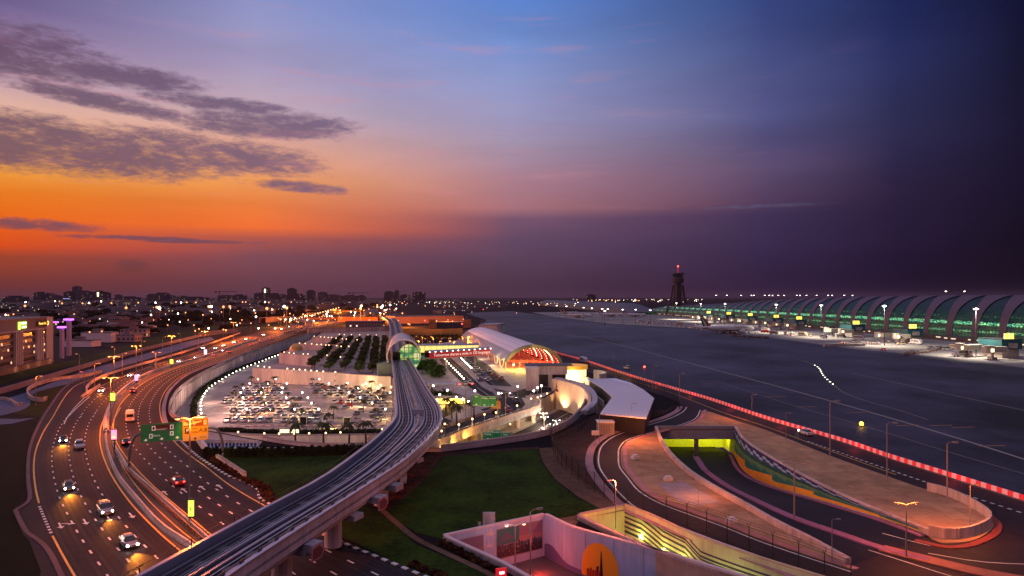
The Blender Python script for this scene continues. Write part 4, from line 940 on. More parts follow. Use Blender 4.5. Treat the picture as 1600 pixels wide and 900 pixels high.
m1 = MB(); m1.sheet(ra, rb); rc = [p+TD*1.2 for p in ra]; rd = [p+TD*1.2 for p in rb]; m1.sheet(rc, ra); m1.sheet(rb, rd)
m1.build('arch_rim', mat('rim_grey', (.18,.17,.20), .5, metal=.3, var=.05, scale=1), tt, T0)
# inner vault: red bays made to glow for red light, dark bays, light strings
Mrd = mat('vault_red_glow', (.35,.03,.03), .6, em=(1,.01,.02), es=1.2); Mbr = mat('vault_brown', (.14,.07,.04), .6); Mgo = glow('vault_light', (1,.80,.42), 5)
for k in range(22):
    y0_, y1_ = 1.5+k*7, 8.5+k*7
    rr = vault(14.6, 10.2, y0_, y1_, ny=1); m1 = MB(); m1.sheet(rr[0], rr[1]); m1.build('vault_panel', Mrd if k % 2 == 0 else Mbr, tt, T0)
for k in range(10):
    y = 3+k*13; m1 = MB()
    if k % 3 == 1: 
        c_ = [tp(radians(150)-radians(146)*i/22, y, 14.3, 9.9) for i in range(23)]; m1.tube(c_, .16, 4)
    else:
        for i in range(23): p = tp(radians(150)-radians(146)*i/22, y, 14.3, 9.9); m1.ball(tuple(p), .2, nu=5, nv=3)
    m1.build('vault_light', Mgo, tt, T0)
m1 = MB()
for k in range(8): p = T0+TN*(-9+k*2.9)+TD*62; m1.box((p.x, p.y, 3.5), (.5, .5, 7), 0)
for k in range(5): p = T0+TN*(-6+k*3.2)+TD*12; m1.box((p.x, p.y, 1.6), (.35, .35, 3.2), 0)
m1.build('hall_column', M_white, tt, T0)
p = T0+TN*(-6)+TD*150; m1 = MB().box((p.x, p.y, 3.2), (17, .5, 6.4), -.17); m1.build('hall_back_wall', glow('hall_amber', (1,.35,.05), .5), tt, T0)  # emissive wall in place of gold light inside the hall
p = T0+TN*1+TD*6; m1 = MB().box((p.x, p.y, 2.55), (23, .8, .7), -.17); m1.build('entrance_fascia', mat('fascia_red', (.5,.02,.02), .5, em=(1,.04,.02), es=1.2), tt, T0)
m1 = MB()
for k in range(6): p = T0+TN*(-8+k*3.4)+TD*5.4; m1.box((p.x, p.y, .25), (.35,.35,4.4), 0)
m1.build('entrance_post', M_white, tt, T0)
# left colonnade under the eave
m1 = MB()
for j in range(14): p = tp(aL, 4+j*14-(10*(1-(4+j*14)/LT)*.92)); m1.tube([(p.x+.6, p.y, 0), (p.x+.6, p.y, p.z)], .25, 6)
m1.build('eaves_column', M_white, tt, T0)
p0 = tp(aL, 25)+TN*5; p1 = tp(aL, LT)+TN*5; m1 = MB(); m1.wall([p0, p1], 0, 4.2, .3); m1.build('side_wall', mat('side_wall_warm', (.5,.42,.36), .7, var=.1, scale=.3), tt, T0)
# lit loops under the near eave
m1 = MB()
for cx_, cy_ in ((-5.5, 20), (-2.5, 3)):
    q = T0+TN*(-14+cx_*.0)+TD*cy_; c_ = [q+TD*(6.5*cos(a))+Vector((0,0,4.3-4.0*max(0, sin(a)))) for a in [pi*i/12 for i in range(13)]]; m1.tube(c_, .22, 5)
m1.build('arched_bracket', mat('bracket_cream', (.7,.6,.5), .6, em=(1,.8,.5), es=.4), tt, T0)
for dx, dy, e, c_ in ((-5, -4, 5000, (1,.60,.08)), (-9, -10, 7000, (1,.66,.10)), (3, -14, 5000, (1,.62,.10)), (-3, -18, 7000, (1,.68,.12)), (5, 14, 2600, (1,.15,.06)), (2, 34, 3000, (1,.4,.1)), (-17, 14, 2600, (1,.75,.4)), (-18, 50, 2500, (1,.75,.4)), (-15, -2, 3000, (1,.7,.3))):
    p = T0+TN*dx+TD*dy; point((p.x, p.y, 3.6), e*.8, c_, tt, .5)  # added lights without bulbs for the forecourt and hall glow
# far annex behind roof
t = thing('annex', 'low pinkish box building at the far right end of the terminal roof', 'building', tuple(W(765,523)))
m1 = MB(); p = W(768,524); m1.box((p.x, p.y+30, 4), (16, 40, 9), -.17); m1.build('wall', M_white, t, t.location)
m1 = MB(); m1.box((p.x, p.y+30, 8.7), (16.8, 41, .4), -.17); m1.build('roof', M_conc, t, t.location)
# ---------------- white blocks right of the terminal
def block(name, label, cat, px, z0_, z1_, m, roofm=None, mb_extra=None, parapet=.0):
    P = z0(px) if not hasattr(px[0], 'x') else [tuple(p) for p in px]; c = P[0]; t = thing(name, label, cat, (c[0], c[1], z0_))
    MB().prism([(p[0], p[1]) for p in P], z0_, z1_-.3).build('wall', m, t, t.location)
    mbr = MB(); n = len(P); cx_ = sum(p[0] for p in P)/n; cy_ = sum(p[1] for p in P)/n
    Q = [(cx_+(p[0]-cx_)*1.02, cy_+(p[1]-cy_)*1.02) for p in P]; mbr.prism(Q, z1_-.297, z1_); mbr.build('roof', roofm or m, t, t.location); return t
# portal-shaped white block
M_wl = mat('warm_white_wall', (.80, .66, .60), .75, var=.2, scale=1, stretch=(1,1,.15))
a = W(822,611); b = W(842,614); t = thing('gateway_block', 'white gateway shaped block beside the terminal entrance with a dark opening', 'building', tuple(a))
ax_ = a.x; ay = a.y
MB().bb(ax_, ax_+4.6, ay, ay+12, 0, 8.2).build('left_leg', M_wl, t, t.location)
MB().bb(ax_+4.6, ax_+15.4, ay+8, ay+15, 5.0, 8.1).build('lintel', M_wl, t, t.location)
MB().bb(ax_+4.6, ax_+15.4, ay+14.3, ay+15, 0, 5.0).build('recess', M_concd, t, t.location)
MB().bb(ax_+8.5, ax_+10.0, ay+9, ay+11, 0, 5.0).build('pillar', M_wl, t, t.location)
MB().bb(ax_-.2, ax_+17.4, ay+7, ay+16, 8.2, 8.5).build('roof', M_concd, t, t.location)
# drum
c = W(897,597); c = Vector((c.x-.5, c.y+2, 0)); t = thing('drum_pavilion', 'round pavilion glowing white and yellow under an orange rim', 'pavilion', tuple(c))
MB().tube([(c.x, c.y, 0), (c.x, c.y, 5.2)], 5.6, 24).build('wall', mat('drum_glow', (.8,.8,.7), .6, em=(1,.72,.35), es=1.3), t, c)
MB().tube([(c.x, c.y, 5.203), (c.x, c.y, 6.6)], 6.1, 24).build('roof_rim', mat('drum_rim', (.6,.28,.04), .5, em=(1,.42,.03), es=.5), t, c)
MB().bb(c.x-6.3, c.x-5.0, c.y-3.5, c.y-2, 0, 5.5).build('side_pylon', mat('pylon_yellow', (.6,.4,.1), .6, em=(1,.5,.08), es=.5), t, c)
point((c.x-1, c.y-10, 3), 2500, (1,.75,.4), t, .4)
rr_ = thing('round_rim_ramp', 'white curved ramp rim behind the glowing round pavilion', 'ramp', (c.x+9, c.y+2, 0))
MB().wall([(c.x+9+4.5*cos(a), c.y+2+8*sin(a)) for a in [-1.4+2.8*i/14 for i in range(15)]], 0, 3.6, .7).build('curved_wall', M_white, rr_, rr_.location)
# big curved white wall
cw = cr_spline([Vector(v) for v in [(14.2,246,0),(18.5,238,0),(22.0,226,0),(23.4,214,0),(22.6,204,0),(19.5,197,0)]], 6)
t = thing('curved_wall', 'tall curved cream wall with a dark flame-like logo, glowing orange from below', 'wall', tuple(cw[0]))
n = len(cw); zt = [4.3-3.4*max(0, (i/(n-1)-.45)/.55)**1.2 for i in range(n)]
mcw = mat('cream_wall', (.80, .58, .44), .75, var=.2, scale=1, stretch=(1,1,.15))
MB().wall(cw, PIT_Z, zt, .9, side=1).build('wall_face', mcw, t, t.location)
MB().wall(offset(cw, 1.2), 0, [z+.35 for z in zt], 1.6, side=1).build('rim', mat('rim_lilac', (.5,.46,.52), .7, var=.1, scale=.5), t, t.location)
def oncw(s, z, k=.03):
    i = int(s); f_ = s-i; p = cw[i].lerp(cw[i+1], f_); v = (cw[i+1]-cw[i]).normalized(); return p+Vector((v.y, -v.x, 0))*k*1.0+Vector((0, 0, z))
lg = MB()
sgn = 1
for sh in ([(1.3,.2),(3.2,.1),(2.9,.9),(2.0,1.2)], [(2.0,1.2),(2.6,1.5),(2.2,3.4)]):
    lg.add([oncw(x, z, .04) for x, z in sh], [tuple(range(len(sh)))]); lg.add([oncw(x, z, .04) for x, z in sh], [tuple(range(len(sh)-1, -1, -1))])
lg.build('logo', mat('logo_dark', (.12,.03,.03), .6), t, t.location)
for i in (6, 14, 20, 25): q = oncw(i, -5.2, 2.2); point(tuple(q), 6000, (1,.55,.24), t, .3, spot=130, aim=tuple(oncw(i, 1.5, 0)))
# metal roofed hall
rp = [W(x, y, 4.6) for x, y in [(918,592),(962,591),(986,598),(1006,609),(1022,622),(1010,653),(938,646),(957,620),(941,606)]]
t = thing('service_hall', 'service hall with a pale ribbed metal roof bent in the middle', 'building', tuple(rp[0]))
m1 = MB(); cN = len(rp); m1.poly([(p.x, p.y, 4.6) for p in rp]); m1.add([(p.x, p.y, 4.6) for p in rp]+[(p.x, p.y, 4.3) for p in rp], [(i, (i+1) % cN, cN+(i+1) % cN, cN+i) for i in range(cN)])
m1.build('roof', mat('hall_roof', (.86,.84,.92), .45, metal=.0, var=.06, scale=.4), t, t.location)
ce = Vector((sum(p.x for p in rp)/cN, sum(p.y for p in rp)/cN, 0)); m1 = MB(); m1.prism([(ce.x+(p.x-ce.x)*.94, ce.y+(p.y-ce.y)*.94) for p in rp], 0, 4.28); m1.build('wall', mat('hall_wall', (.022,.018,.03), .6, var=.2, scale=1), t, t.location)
def inpoly(x, y, P):
    r = False; j = len(P)-1
    for i in range(len(P)):
        if (P[i].y > y) != (P[j].y > y) and x < (P[j].x-P[i].x)*(y-P[i].y)/(P[j].y-P[i].y)+P[i].x: r = not r
        j = i
    return r
m1 = MB(); x = min(p.x for p in rp)
y0_, y1_ = min(p.y for p in rp), max(p.y for p in rp)
for k in range(-30, 60):
    run = None
    for j in range(0, 160):
        y = y0_+(y1_-y0_)*j/160; xx = ce.x+k*.9-(y-ce.y)*.30
        ins = inpoly(xx, y, rp)
        if ins and run is None: run = (xx, y)
        if not ins and run is not None:
            if y-run[1] > 1: m1.wall([run, (xx, y)], 4.602, 4.68, .10)
            run = None
m1.build('roof_ribs', mat('hall_ribs', (.42,.42,.52), .4, metal=.4), t, t.location)
struct(MB().poly([(p[0], p[1], .1) for p in z0([(905,604),(925,596),(958,622),(935,648),(915,640)])]).build('yard', mat('yard_dirt', (.16,.10,.08), .9, var=.3, scale=.5)))
free_wall('yard_wall', 'white yard wall between the curved wall and the metal roofed hall', (912,610), (943,636), 1.8)
free_wall('yard_wall', 'second white yard wall, farther back beside the roof edge', (915,600), (940,612), 3.0)
# utility box + sign box
t = thing('utility_cabin', 'pale louvred utility cabin beside the curved road', 'cabin', tuple(W(947,679)))
p = W(947,679); MB().bb(p.x-2.0, p.x+2.0, p.y, p.y+3.2, 0, 2.9).build('wall', M_conc, t, p); MB().bb(p.x-2.15, p.x+2.15, p.y-.15, p.y+3.35, 2.903, 3.1).build('roof', M_white, t, p)
m1 = MB()
for k in range(9): m1.bb(p.x-1.6+k*.4, p.x-1.45+k*.4, p.y-.08, p.y-.003, .3, 2.6)
m1.build('louvre', M_concd, t, p)
p = W(930,697); t = thing('sign_board', 'small white box sign on a thin post near the curved road', 'sign', tuple(p)); MB().tube([(p.x, p.y, 0), (p.x, p.y, 2.9)], .06, 6).build('post', M_steel, t, p); MB().bb(p.x-.8, p.x+.9, p.y-.2, p.y+.2, 2.5, 3.5).build('panel', M_white, t, p)
# concrete boxes on plaza
for k, (x, y, lb) in enumerate([(992,718,'white concrete block on the plaza near the inner curve'), (1044,752,'white concrete block by the paler paving patch'), (1143,818,'white concrete block near the lower tip of the paved island')]):
    p = W(x, y); t = thing('concrete_block', lb, 'block', (p.x, p.y, .16), .4); MB().bb(-.75, .75, -.5, .5, 0, .55).build('plinth', M_white, t); MB().bb(-.5, .5, -.35, .35, .553, .85).build('lid', M_white, t)
patch('pale_paving', [(1026,757),(1068,754),(1125,786),(1090,792),(1060,785)], .17, mat('pale_paving2', (.40,.31,.30), .85, var=.2, scale=.6))
# box near murals (grass)
p = W(764,824); t = thing('utility_cabinet', 'pale concrete cabinet on the lawn behind the poster underpass', 'cabinet', tuple(p)); MB().bb(p.x-.9, p.x+.9, p.y, p.y+.6, 0, 2.1).build('body', M_conc, t, p); MB().bb(p.x-1.6, p.x-1.2, p.y, p.y+.4, 0, .7).build('side_box', M_conc, t, p)

# ================================================================ FLYOVER in front of the terminal
Ne = [(668,702),(679,697),(702,688),(724.5,678),(754,668),(786,657),(819,646),(840,639),(846,632.5),(841,626),(829,621)]
Fe = [(664,684),(672,678),(689,671.5),(715,663),(737.5,655),(760,647),(772,641),(775,636),(768,630),(752,622)]
nec = curve(Ne, 0, n=60); fec = curve(Fe, 0, n=60)
t = thing('flyover', 'curved flyover with pink parapets carrying the terminal road over the lower lanes', 'flyover', tuple(nec[20]))
m1 = MB(); A = [p+Vector((0,0,.1)) for p in nec]; B = [p+Vector((0,0,.1)) for p in fec]; m1.sheet(A, B, 0); m1.sheet([p-Vector((0,0,1.3)) for p in B], [p-Vector((0,0,1.3)) for p in A], 1); m1.sheet([p-Vector((0,0,1.3)) for p in A], A, 1)
m1.build('deck', [M_asph2, M_conc], t, t.location)
Mpk = mat('flyover_parapet', (.52,.36,.30), .75, var=.15, scale=1)
MB().wall(offset(nec, .2), -.9, 1.0, .35).build('parapet', Mpk, t, t.location); MB().wall(offset(fec, 0), .1, 1.0, .35).build('parapet', Mpk, t, t.location)
m1 = MB()
for p in resample(offset(nec, .2), 70): m1.box((p.x, p.y, 1.25), (.1,.1,.5), 0)
m1.wall(offset(nec, .2), 1.45, 1.53, .08); m1.build('railing', M_steel, t, t.location)
for x, y in [(808,668),(833,660),(840,650),(742,690)]:
    p = W(x, y, PIT_Z); m = MB().tube([(p.x, p.y, PIT_Z), (p.x, p.y, -1.22)], .8, 10); m.build('pier', Mpk, t, t.location)
struct(MB().poly([(p[0], p[1], .12) for p in z0([(815,622),(829,621),(841,626),(846,632.5),(840,639),(822,645),(816,638),(821,632)])]).build('footway', M_pave2))
for x, y, e in [(712,690,6000),(735,682,4500),(690,697,5000)]: p = W(x, y, -1); point((p.x, p.y-3, -2.5), e, (1,.5,.08), t, .3, spot=120, aim=(p.x, p.y+3, 1))  # added spots without lamps, turning the girder side orange
# lower roads in the pit
lr = curve([(905,636),(885,645),(868,654),(845,668),(815,682),(780,695),(740,708)], PIT_Z, step=3)
for A_, B_, z_ in ((offset(lr, -4.5), offset(lr, 6), .05),): struct(MB().sheet([p+Vector((0,0,z_)) for p in A_], [p+Vector((0,0,z_)) for p in B_]).build('lower_road', M_asph))
m1 = MB(); line_on(m1, offset(lr, .8), .2, .07); line_on(m1, offset(lr, -4), .2, .07); line_on(m1, offset(lr, 5.6), .2, .07); dashes(m1, offset(lr, 3.2), .2, .07, 2, 3)
for k in range(5):
    c_ = curve([(880,640+k*0),(850,652+k*5),(800,668+k*8),(760,690+k*6)], PIT_Z, step=3); line_on(m1, offset(c_, 9+k*1.2), .18, .065)
struct(m1.build('road_markings', [M_mark]))
# forecourt roads
def roadpoly(px, z=.09, m=M_asph): struct(MB().poly([(p[0], p[1], z) for p in z0(px)]).build('forecourt_road', m))
roadpoly([(684,560),(700,556),(712,566),(728,580),(748,600),(758,609),(745,612),(722,598),(703,580)])
roadpoly([(712,556),(740,556),(762,570),(800,604),(765,602),(742,582)])
roadpoly([(735,605),(752,604),(770,614),(784,628),(776,650),(750,640),(768,636),(760,622),(745,613)], .10)
roadpoly([(770,607),(800,613),(818,617),(826,624),(820,634),(806,650),(776,652),(775,640),(790,630),(782,618)], .11)
roadpoly([(800,612),(830,606),(862,606),(862,612),(835,617),(812,620)], .12)
roadpoly([(662,664),(668,652),(690,652),(708,658),(690,668),(664,676)], .1)
m1 = MB()
for q in ([(702,562),(745,604)], [(726,560),(774,603)]): dashes(m1, curve(q, 0, n=30), .25, .12, 2, 3)
line_on(m1, curve([(745,606),(765,620),(774,634),(766,646)], 0, n=20), .2, .135); line_on(m1, curve([(790,632),(800,640),(796,650)], 0, n=12), .2, .135)
struct(m1.build('road_markings', [M_mark]))
MB().wall(curve([(768,612),(788,614),(806,612)], 0, n=10), .1, .3, 2).build('traffic_island', M_pave2)['kind'] = 'structure'

# ================================================================ CONCOURSE (big ribbed tube, right)
def cx_base(Y): return 349-(Y-471)*.0872
def hC(Y):
    ks = [(200,35),(600,34.5),(700,33.4),(806,31.7),(930,28),(1067,22),(1251,17),(1330,13),(1400,5)]
    for (a, ha), (b, hb) in zip(ks, ks[1:]):
        if a <= Y <= b: return ha+(hb-ha)*(Y-a)/(b-a)
    return 4
base0 = Vector((cx_base(500), 500, 0)); ct = thing('concourse', 'huge dark tube-shaped concourse with curved ribs and green lit glass between them', 'concourse', tuple(base0))
NVt = 18
def cpt(Y, v, out=0.0):
    """v 0..1 from the base at the apron side over the crown (0.5) to the far side"""
    h = hC(Y)+out; w = 36*min(1, hC(Y)/30+.15)+out; a = pi*v
    x = cx_base(Y)+w-out-w*cos(a)*(1 if True else 1)
    z = h*(sin(a)**.72 if sin(a) > 0 else 0); return Vector((x, Y, z))
YS = [230+i*13 for i in range(91)]
m1 = MB(); rows = [[cpt(Y, v/NVt) for v in range(NVt+1)] for Y in YS]
for r, q in zip(rows, rows[1:]): m1.sheet(r, q)
Mcg = bpy.data.materials.new('concourse_glass'); Mcg.use_nodes = True; tn = Mcg.node_tree; bs = tn.nodes['Principled BSDF']
bs.inputs['Base Color'].default_value = (.004,.028,.032,1); bs.inputs['Roughness'].default_value = .35; bs.inputs['Specular IOR Level'].default_value = .15
g_ = tn.nodes.new('ShaderNodeNewGeometry'); sp_ = tn.nodes.new('ShaderNodeSeparateXYZ'); tn.links.new(g_.outputs['Position'], sp_.inputs[0])
def tm(op, a, b=None, cl=False):
    n = tn.nodes.new('ShaderNodeMath'); n.operation = op; n.use_clamp = cl
    for i, v in enumerate((a, b)):
        if v is None: continue
        if isinstance(v, (int, float)): n.inputs[i].default_value = v
        else: tn.links.new(v, n.inputs[i])
    return n.outputs[0]
def band(z, lo, hi): return tm('MULTIPLY', tm('GREATER_THAN', z, lo), tm('LESS_THAN', z, hi))
def nz(sc, vec):
    mp = tn.nodes.new('ShaderNodeMapping'); mp.inputs['Scale'].default_value = vec; tn.links.new(g_.outputs['Position'], mp.inputs[0])
    n = tn.nodes.new('ShaderNodeTexNoise'); n.inputs['Scale'].default_value = sc; n.inputs['Detail'].default_value = 3; tn.links.new(mp.outputs[0], n.inputs['Vector']); return n.outputs[0]
Z_ = sp_.outputs[2]
n_a = nz(1, (0.0, .12, .5)); n_b = nz(1, (0.0, .55, 1.1))
b1 = tm('MULTIPLY', band(Z_, 12.6, 15.0), tm('ADD', .10, tm('MULTIPLY', tm('GREATER_THAN', n_b, .50), 1.5)))
b2 = tm('MULTIPLY', tm('MULTIPLY', band(Z_, 7.2, 8.6), tm('GREATER_THAN', n_b, .5)), .75)
b3 = tm('MULTIPLY', tm('MULTIPLY', band(Z_, 18.5, 19.5), tm('GREATER_THAN', n_b, .62)), .7)
bg_ = tm('MULTIPLY', tm('SUBTRACT', 1.0, tm('DIVIDE', Z_, 26), True), tm('MULTIPLY', n_a, .22))
tot = tm('MULTIPLY', tm('MULTIPLY', tm('ADD', tm('ADD', b1, b2), tm('ADD', b3, bg_)), tm('GREATER_THAN', tm('FRACT', tm('DIVIDE', sp_.outputs[1], 3.25)), .14)), tm('GREATER_THAN', tm('FRACT', tm('DIVIDE', Z_, 1.6)), .12))
cr_ = tn.nodes.new('ShaderNodeValToRGB'); cr_.color_ramp.elements[0].color = (.0,.42,.30,1); cr_.color_ramp.elements[1].color = (.42,1,.40,1); cr_.color_ramp.elements[0].position = .35; cr_.color_ramp.elements[1].position = .65; tn.links.new(n_a, cr_.inputs[0])
tn.links.new(cr_.outputs[0], bs.inputs['Emission Color']); es_ = tm('MULTIPLY', tot, .9); tn.links.new(es_, bs.inputs['Emission Strength'])
try: Mcg.cycles.emission_sampling = 'NONE'
except Exception: pass
m1.build('glass_skin', Mcg, ct, base0, smooth=True)
Mrib = mat('concourse_rib', (.085, .055, .095), .6, var=.12, scale=.3)
rY = [302+26*k for k in range(-2, 43)]
def ribw(v): return 3.3+ (9.8*min(1, (v/.47))**2.4)
for k, Y in enumerate(rY):
    sc = min(1.0, 1.0); A = []; B = []
    for i in range(0, 17):
        v = i/32*1.0
        wv = min(13.02, ribw(v)); shift = 34*(v/.5)**2.0*(1 if v < .5 else 1)
        A.append(cpt(min(1405, Y-wv+shift*.55), v, .55)); B.append(cpt(min(1405, Y+wv+shift*.55), v, .55))
    for i in range(17, 33):
        v = i/32; A.append(cpt(min(1405, Y-13.0+18.7), v, .55)); B.append(cpt(min(1405, Y+13.0+18.7), v, .55))
    m1 = MB(); m1.sheet(A, B); m1.build('rib', Mrib, ct, base0, smooth=True)
# far end cap
t2 = MB(); r = [cpt(1400, v/NVt) for v in range(NVt+1)]; t2.add(r, [tuple(range(NVt+1))]); t2.build('end_cap', M_concd, ct, base0)
# low gate-level building in front
m1 = MB(); m1.wall([Vector((cx_base(Y)-7, Y, 0)) for Y in range(230, 1300, 40)], 0, 3.4, 9); m1.build('gate_level', mat('gate_level_wall', (.10,.075,.07), .7, var=.3, scale=.2), ct, base0)
m1 = MB()
for i in range(120):
    Y = 300+i*8; 
    if random.random() < .55: m1.box((cx_base(Y)-11.6, Y, 2.2+random.uniform(-.3,.5)), (.1, random.uniform(1.5,5), .8), .087)
m1.build('lit_window', glow('gate_window', (1,.86,.5), .9), ct, base0)
# second concourse farther away
t = thing('far_concourse', 'long low dull roof of a farther concourse behind the white lamps', 'concourse', (150, 1500, 0))
m1 = MB(); rows = []
for Y in range(1280, 2700, 60):
    xb = 222-(Y-1280)*.085; hh = 20*min(1, (Y-1240)/160) if Y > 1240 else 1; rows.append([Vector((xb+34-34*cos(pi*i/10), Y, hh*sin(pi*i/10))) for i in range(11)])
for r, q in zip(rows, rows[1:]): m1.sheet(r, q)
m1.build('roof', mat('far_roof', (.07,.06,.08), .6), t, t.location, smooth=True)
# control tower
tb = Vector((299, 1230, 0)); t = thing('control_tower', 'dark airport control tower with raking struts and a red light on top', 'tower', tuple(tb))
Mt = mat('tower_concrete', (.06,.045,.06), .7)
MB().tube([tb, tb+Vector((0,0,52)), tb+Vector((0,0,60))], [6.5, 5.0, 6.5], 14).build('shaft', Mt, t, tb)
m1 = MB()
for k in range(8): a = 2*pi*k/8+.2; m1.tube([tb+Vector((24*cos(a), 24*sin(a), 0)), tb+Vector((12.5*cos(a+.12), 12.5*sin(a+.12), 32)), tb+Vector((9*cos(a+.2), 9*sin(a+.2), 55))], [1.3,1.1,1.0], 5)
for z, r_ in ((14,18.5),(30,13),(44,11)): m1.tube([tb+Vector((r_*cos(2*pi*i/16), r_*sin(2*pi*i/16), z)) for i in range(17)], .5, 4)
m1.build('strut', Mt, t, tb)
MB().tube([tb+Vector((0,0,z)) for z in (58, 61, 66, 68, 69)], [9, 10.5, 10.5, 8.5, 8.5], 16).build('crown', Mt, t, tb)
MB().tube([tb+Vector((0,0,z)) for z in (69.1, 74)], [8.8, 11], 16).build('cab_glass', M_glassd, t, tb)
MB().tube([tb+Vector((0,0,z)) for z in (74.02, 75.5, 76.5)], [11.6, 11.6, 9], 16).build('cab_roof', Mt, t, tb)
MB().tube([tb+Vector((0,0,76.5)), tb+Vector((0,0,87))], [.9,.5], 6).build('mast', mat('mast_red', (.3,.02,.02), .6, em=(1,.02,.02), es=.5), t, tb)
MB().ball(tb+Vector((0,0,88)), 1.5).build('beacon', E_red, t, tb)
# ================================================================ VEHICLES
PAINT = {'white': mat('paint_white', (.62,.60,.58), .3, spec=.6), 'silver': mat('paint_silver', (.32,.32,.34), .28, metal=.6), 'grey': mat('paint_grey', (.12,.12,.13), .3, metal=.4),
 'black': mat('paint_black', (.015,.015,.018), .25, spec=.7), 'red': mat('paint_red', (.36,.02,.02), .3), 'blue': mat('paint_blue', (.03,.05,.16), .3), 'beige': mat('paint_beige', (.45,.36,.25), .35)}
M_wheel = mat('tyre', (.012,.012,.012), .8); M_rim = mat('wheel_rim', (.4,.4,.42), .35, metal=.8)
M_lens = mat('lamp_lens', (.5,.5,.5), .15); M_lensr = mat('red_lens', (.25,.01,.01), .2)
def section_loft(mb, secs, m=0):
    """secs: (y, half width bottom, half width top, z bottom, z top); 8-point rounded sections"""
    rows = []
    for y, wb, wt, zb, zt in secs:
        c = min(.12, (zt-zb)*.25); rows.append([(-wb+.05,y,zb),(wb-.05,y,zb),(wb,y,zb+c),(wt,y,zt-c),(wt-c*1.2,y,zt),(-wt+c*1.2,y,zt),(-wt,y,zt-c),(-wb,y,zb+c)])
    vs = [p for r in rows for p in r]; fs = []
    for i in range(len(rows)-1):
        for j in range(8): fs.append((i*8+j, i*8+(j+1) % 8, (i+1)*8+(j+1) % 8, (i+1)*8+j))
    fs.append(tuple(range(8))); n = (len(rows)-1)*8; fs.append(tuple(n+j for j in range(7, -1, -1))); mb.add(vs, fs, m)
def car_proto(name, label, cat, kind='saloon', lit=None, full=True, paint='silver', group=None):
    """front faces +Y"""
    t = thing(name, label, cat, (0, 0, 0), 0, group); m = MB()
    if kind == 'saloon':
        section_loft(m, [(-2.25,.70,.66,.38,.80),(-2.1,.84,.78,.26,.92),(-1.2,.88,.82,.22,.96),(0,.90,.84,.22,.95),(1.1,.88,.80,.22,.90),(1.95,.82,.70,.26,.76),(2.22,.66,.58,.36,.62)])
        cab = [(-1.75,.70,.66,.90,.97),(-1.15,.74,.58,.93,1.36),(-.2,.75,.60,.93,1.42),(.45,.75,.58,.92,1.38),(1.15,.72,.66,.88,.94)]; roof = [(-1.05,.50,.50,1.36,1.42),(-.2,.55,.54,1.40,1.46),(.4,.50,.48,1.37,1.42)]; wy = (1.35, -1.35); wr = .33; hw_ = .84
    elif kind == 'suv':
        section_loft(m, [(-2.3,.78,.76,.45,1.05),(-2.15,.90,.86,.34,1.12),(0,.94,.90,.32,1.12),(1.2,.93,.86,.32,1.10),(2.1,.88,.78,.36,.98),(2.3,.74,.66,.45,.80)])
        cab = [(-2.1,.80,.74,1.08,1.20),(-1.9,.82,.70,1.08,1.66),(-.2,.84,.72,1.08,1.74),(.5,.83,.70,1.08,1.68),(1.15,.80,.74,1.06,1.12)]; roof = [(-1.85,.62,.62,1.66,1.74),(-.2,.68,.66,1.72,1.80),(.45,.62,.60,1.67,1.74)]; wy = (1.45, -1.4); wr = .38; hw_ = .90
    else:   # van / minibus
        L_ = 3.6; section_loft(m, [(-L_,1.0,.98,.45,2.55),(-L_+.1,1.06,1.02,.35,2.68),(L_-1.2,1.06,1.02,.35,2.66),(L_-.3,1.04,.90,.35,1.7),(L_,.95,.85,.45,1.1)])
        cab = [(-L_+.5,1.075,1.04,1.45,2.2),(L_-1.5,1.075,1.045,1.45,2.2)]; roof = [(-L_+1.0,.8,.8,2.68,2.84),(0,.8,.8,2.68,2.86),(L_-2.2,.7,.7,2.67,2.8)]; wy = (2.3, -2.3); wr = .42; hw_ = 1.0
    b = m.build('body', PAINT[paint], t, smooth=False)
    m = MB(); section_loft(m, cab); m.build('window', M_glassd, t)
    if kind == 'van':
        m = MB(); m.add([(-.85, L_-1.18, 2.5), (.85, L_-1.18, 2.5), (.88, L_-.36, 1.72), (-.88, L_-.36, 1.72)], [(3,2,1,0)]); m.v = [(x, y+.03, z+.03) for x, y, z in m.v]; m.build('windscreen', M_glassd, t)
        m = MB(); m.bb(-.8, .8, -L_-.02, -L_-.003, 1.5, 2.25); m.build('rear_window', M_glassd, t)
    m = MB(); section_loft(m, roof); m.build('roof', PAINT[paint], t)
    if full:
        for sx_ in (-1, 1):
            for y in wy:
                m = MB(); m.tube([(sx_*(hw_-.20), y, wr), (sx_*(hw_+.04), y, wr)], wr, 12); w = m.build('wheel', M_wheel, t, (0,0,0))
                m = MB(); m.tube([(sx_*(hw_+.045), y, wr), (sx_*(hw_+.055), y, wr)], wr*.6, 8); m.build('rim', M_rim, w)
        ty = {'saloon': (2.16, -2.22, .60, .62, .78), 'suv': (2.22, -2.28, .66, .80, .95), 'van': (3.55, -3.62, .82, .85, .9)}[kind]
        for sx_ in (-1, 1):
            m = MB(); r = .17 if lit == 'head' else .10
            m.ball((sx_*ty[2], ty[0], ty[3]), r, nu=8, nv=6); m.build('headlight', E_head if lit == 'head' else M_lens, t)
            m = MB().box((sx_*ty[2], ty[1], ty[4]), (.34,.12,.20)); m.build('taillight', E_tail if lit == 'tail' else M_lensr, t)
        m = MB().box((0, ty[0]+.06, .45), (.5,.03,.12)); m.build('number_plate', M_mark, t)
        for sx_ in (-1, 1): m = MB().box((sx_*(hw_+.12), .75 if kind != 'van' else 2.6, 1.0 if kind != 'van' else 1.6), (.2,.1,.14)); m.build('mirror', PAINT[paint], t)
    return t
PROT = {}
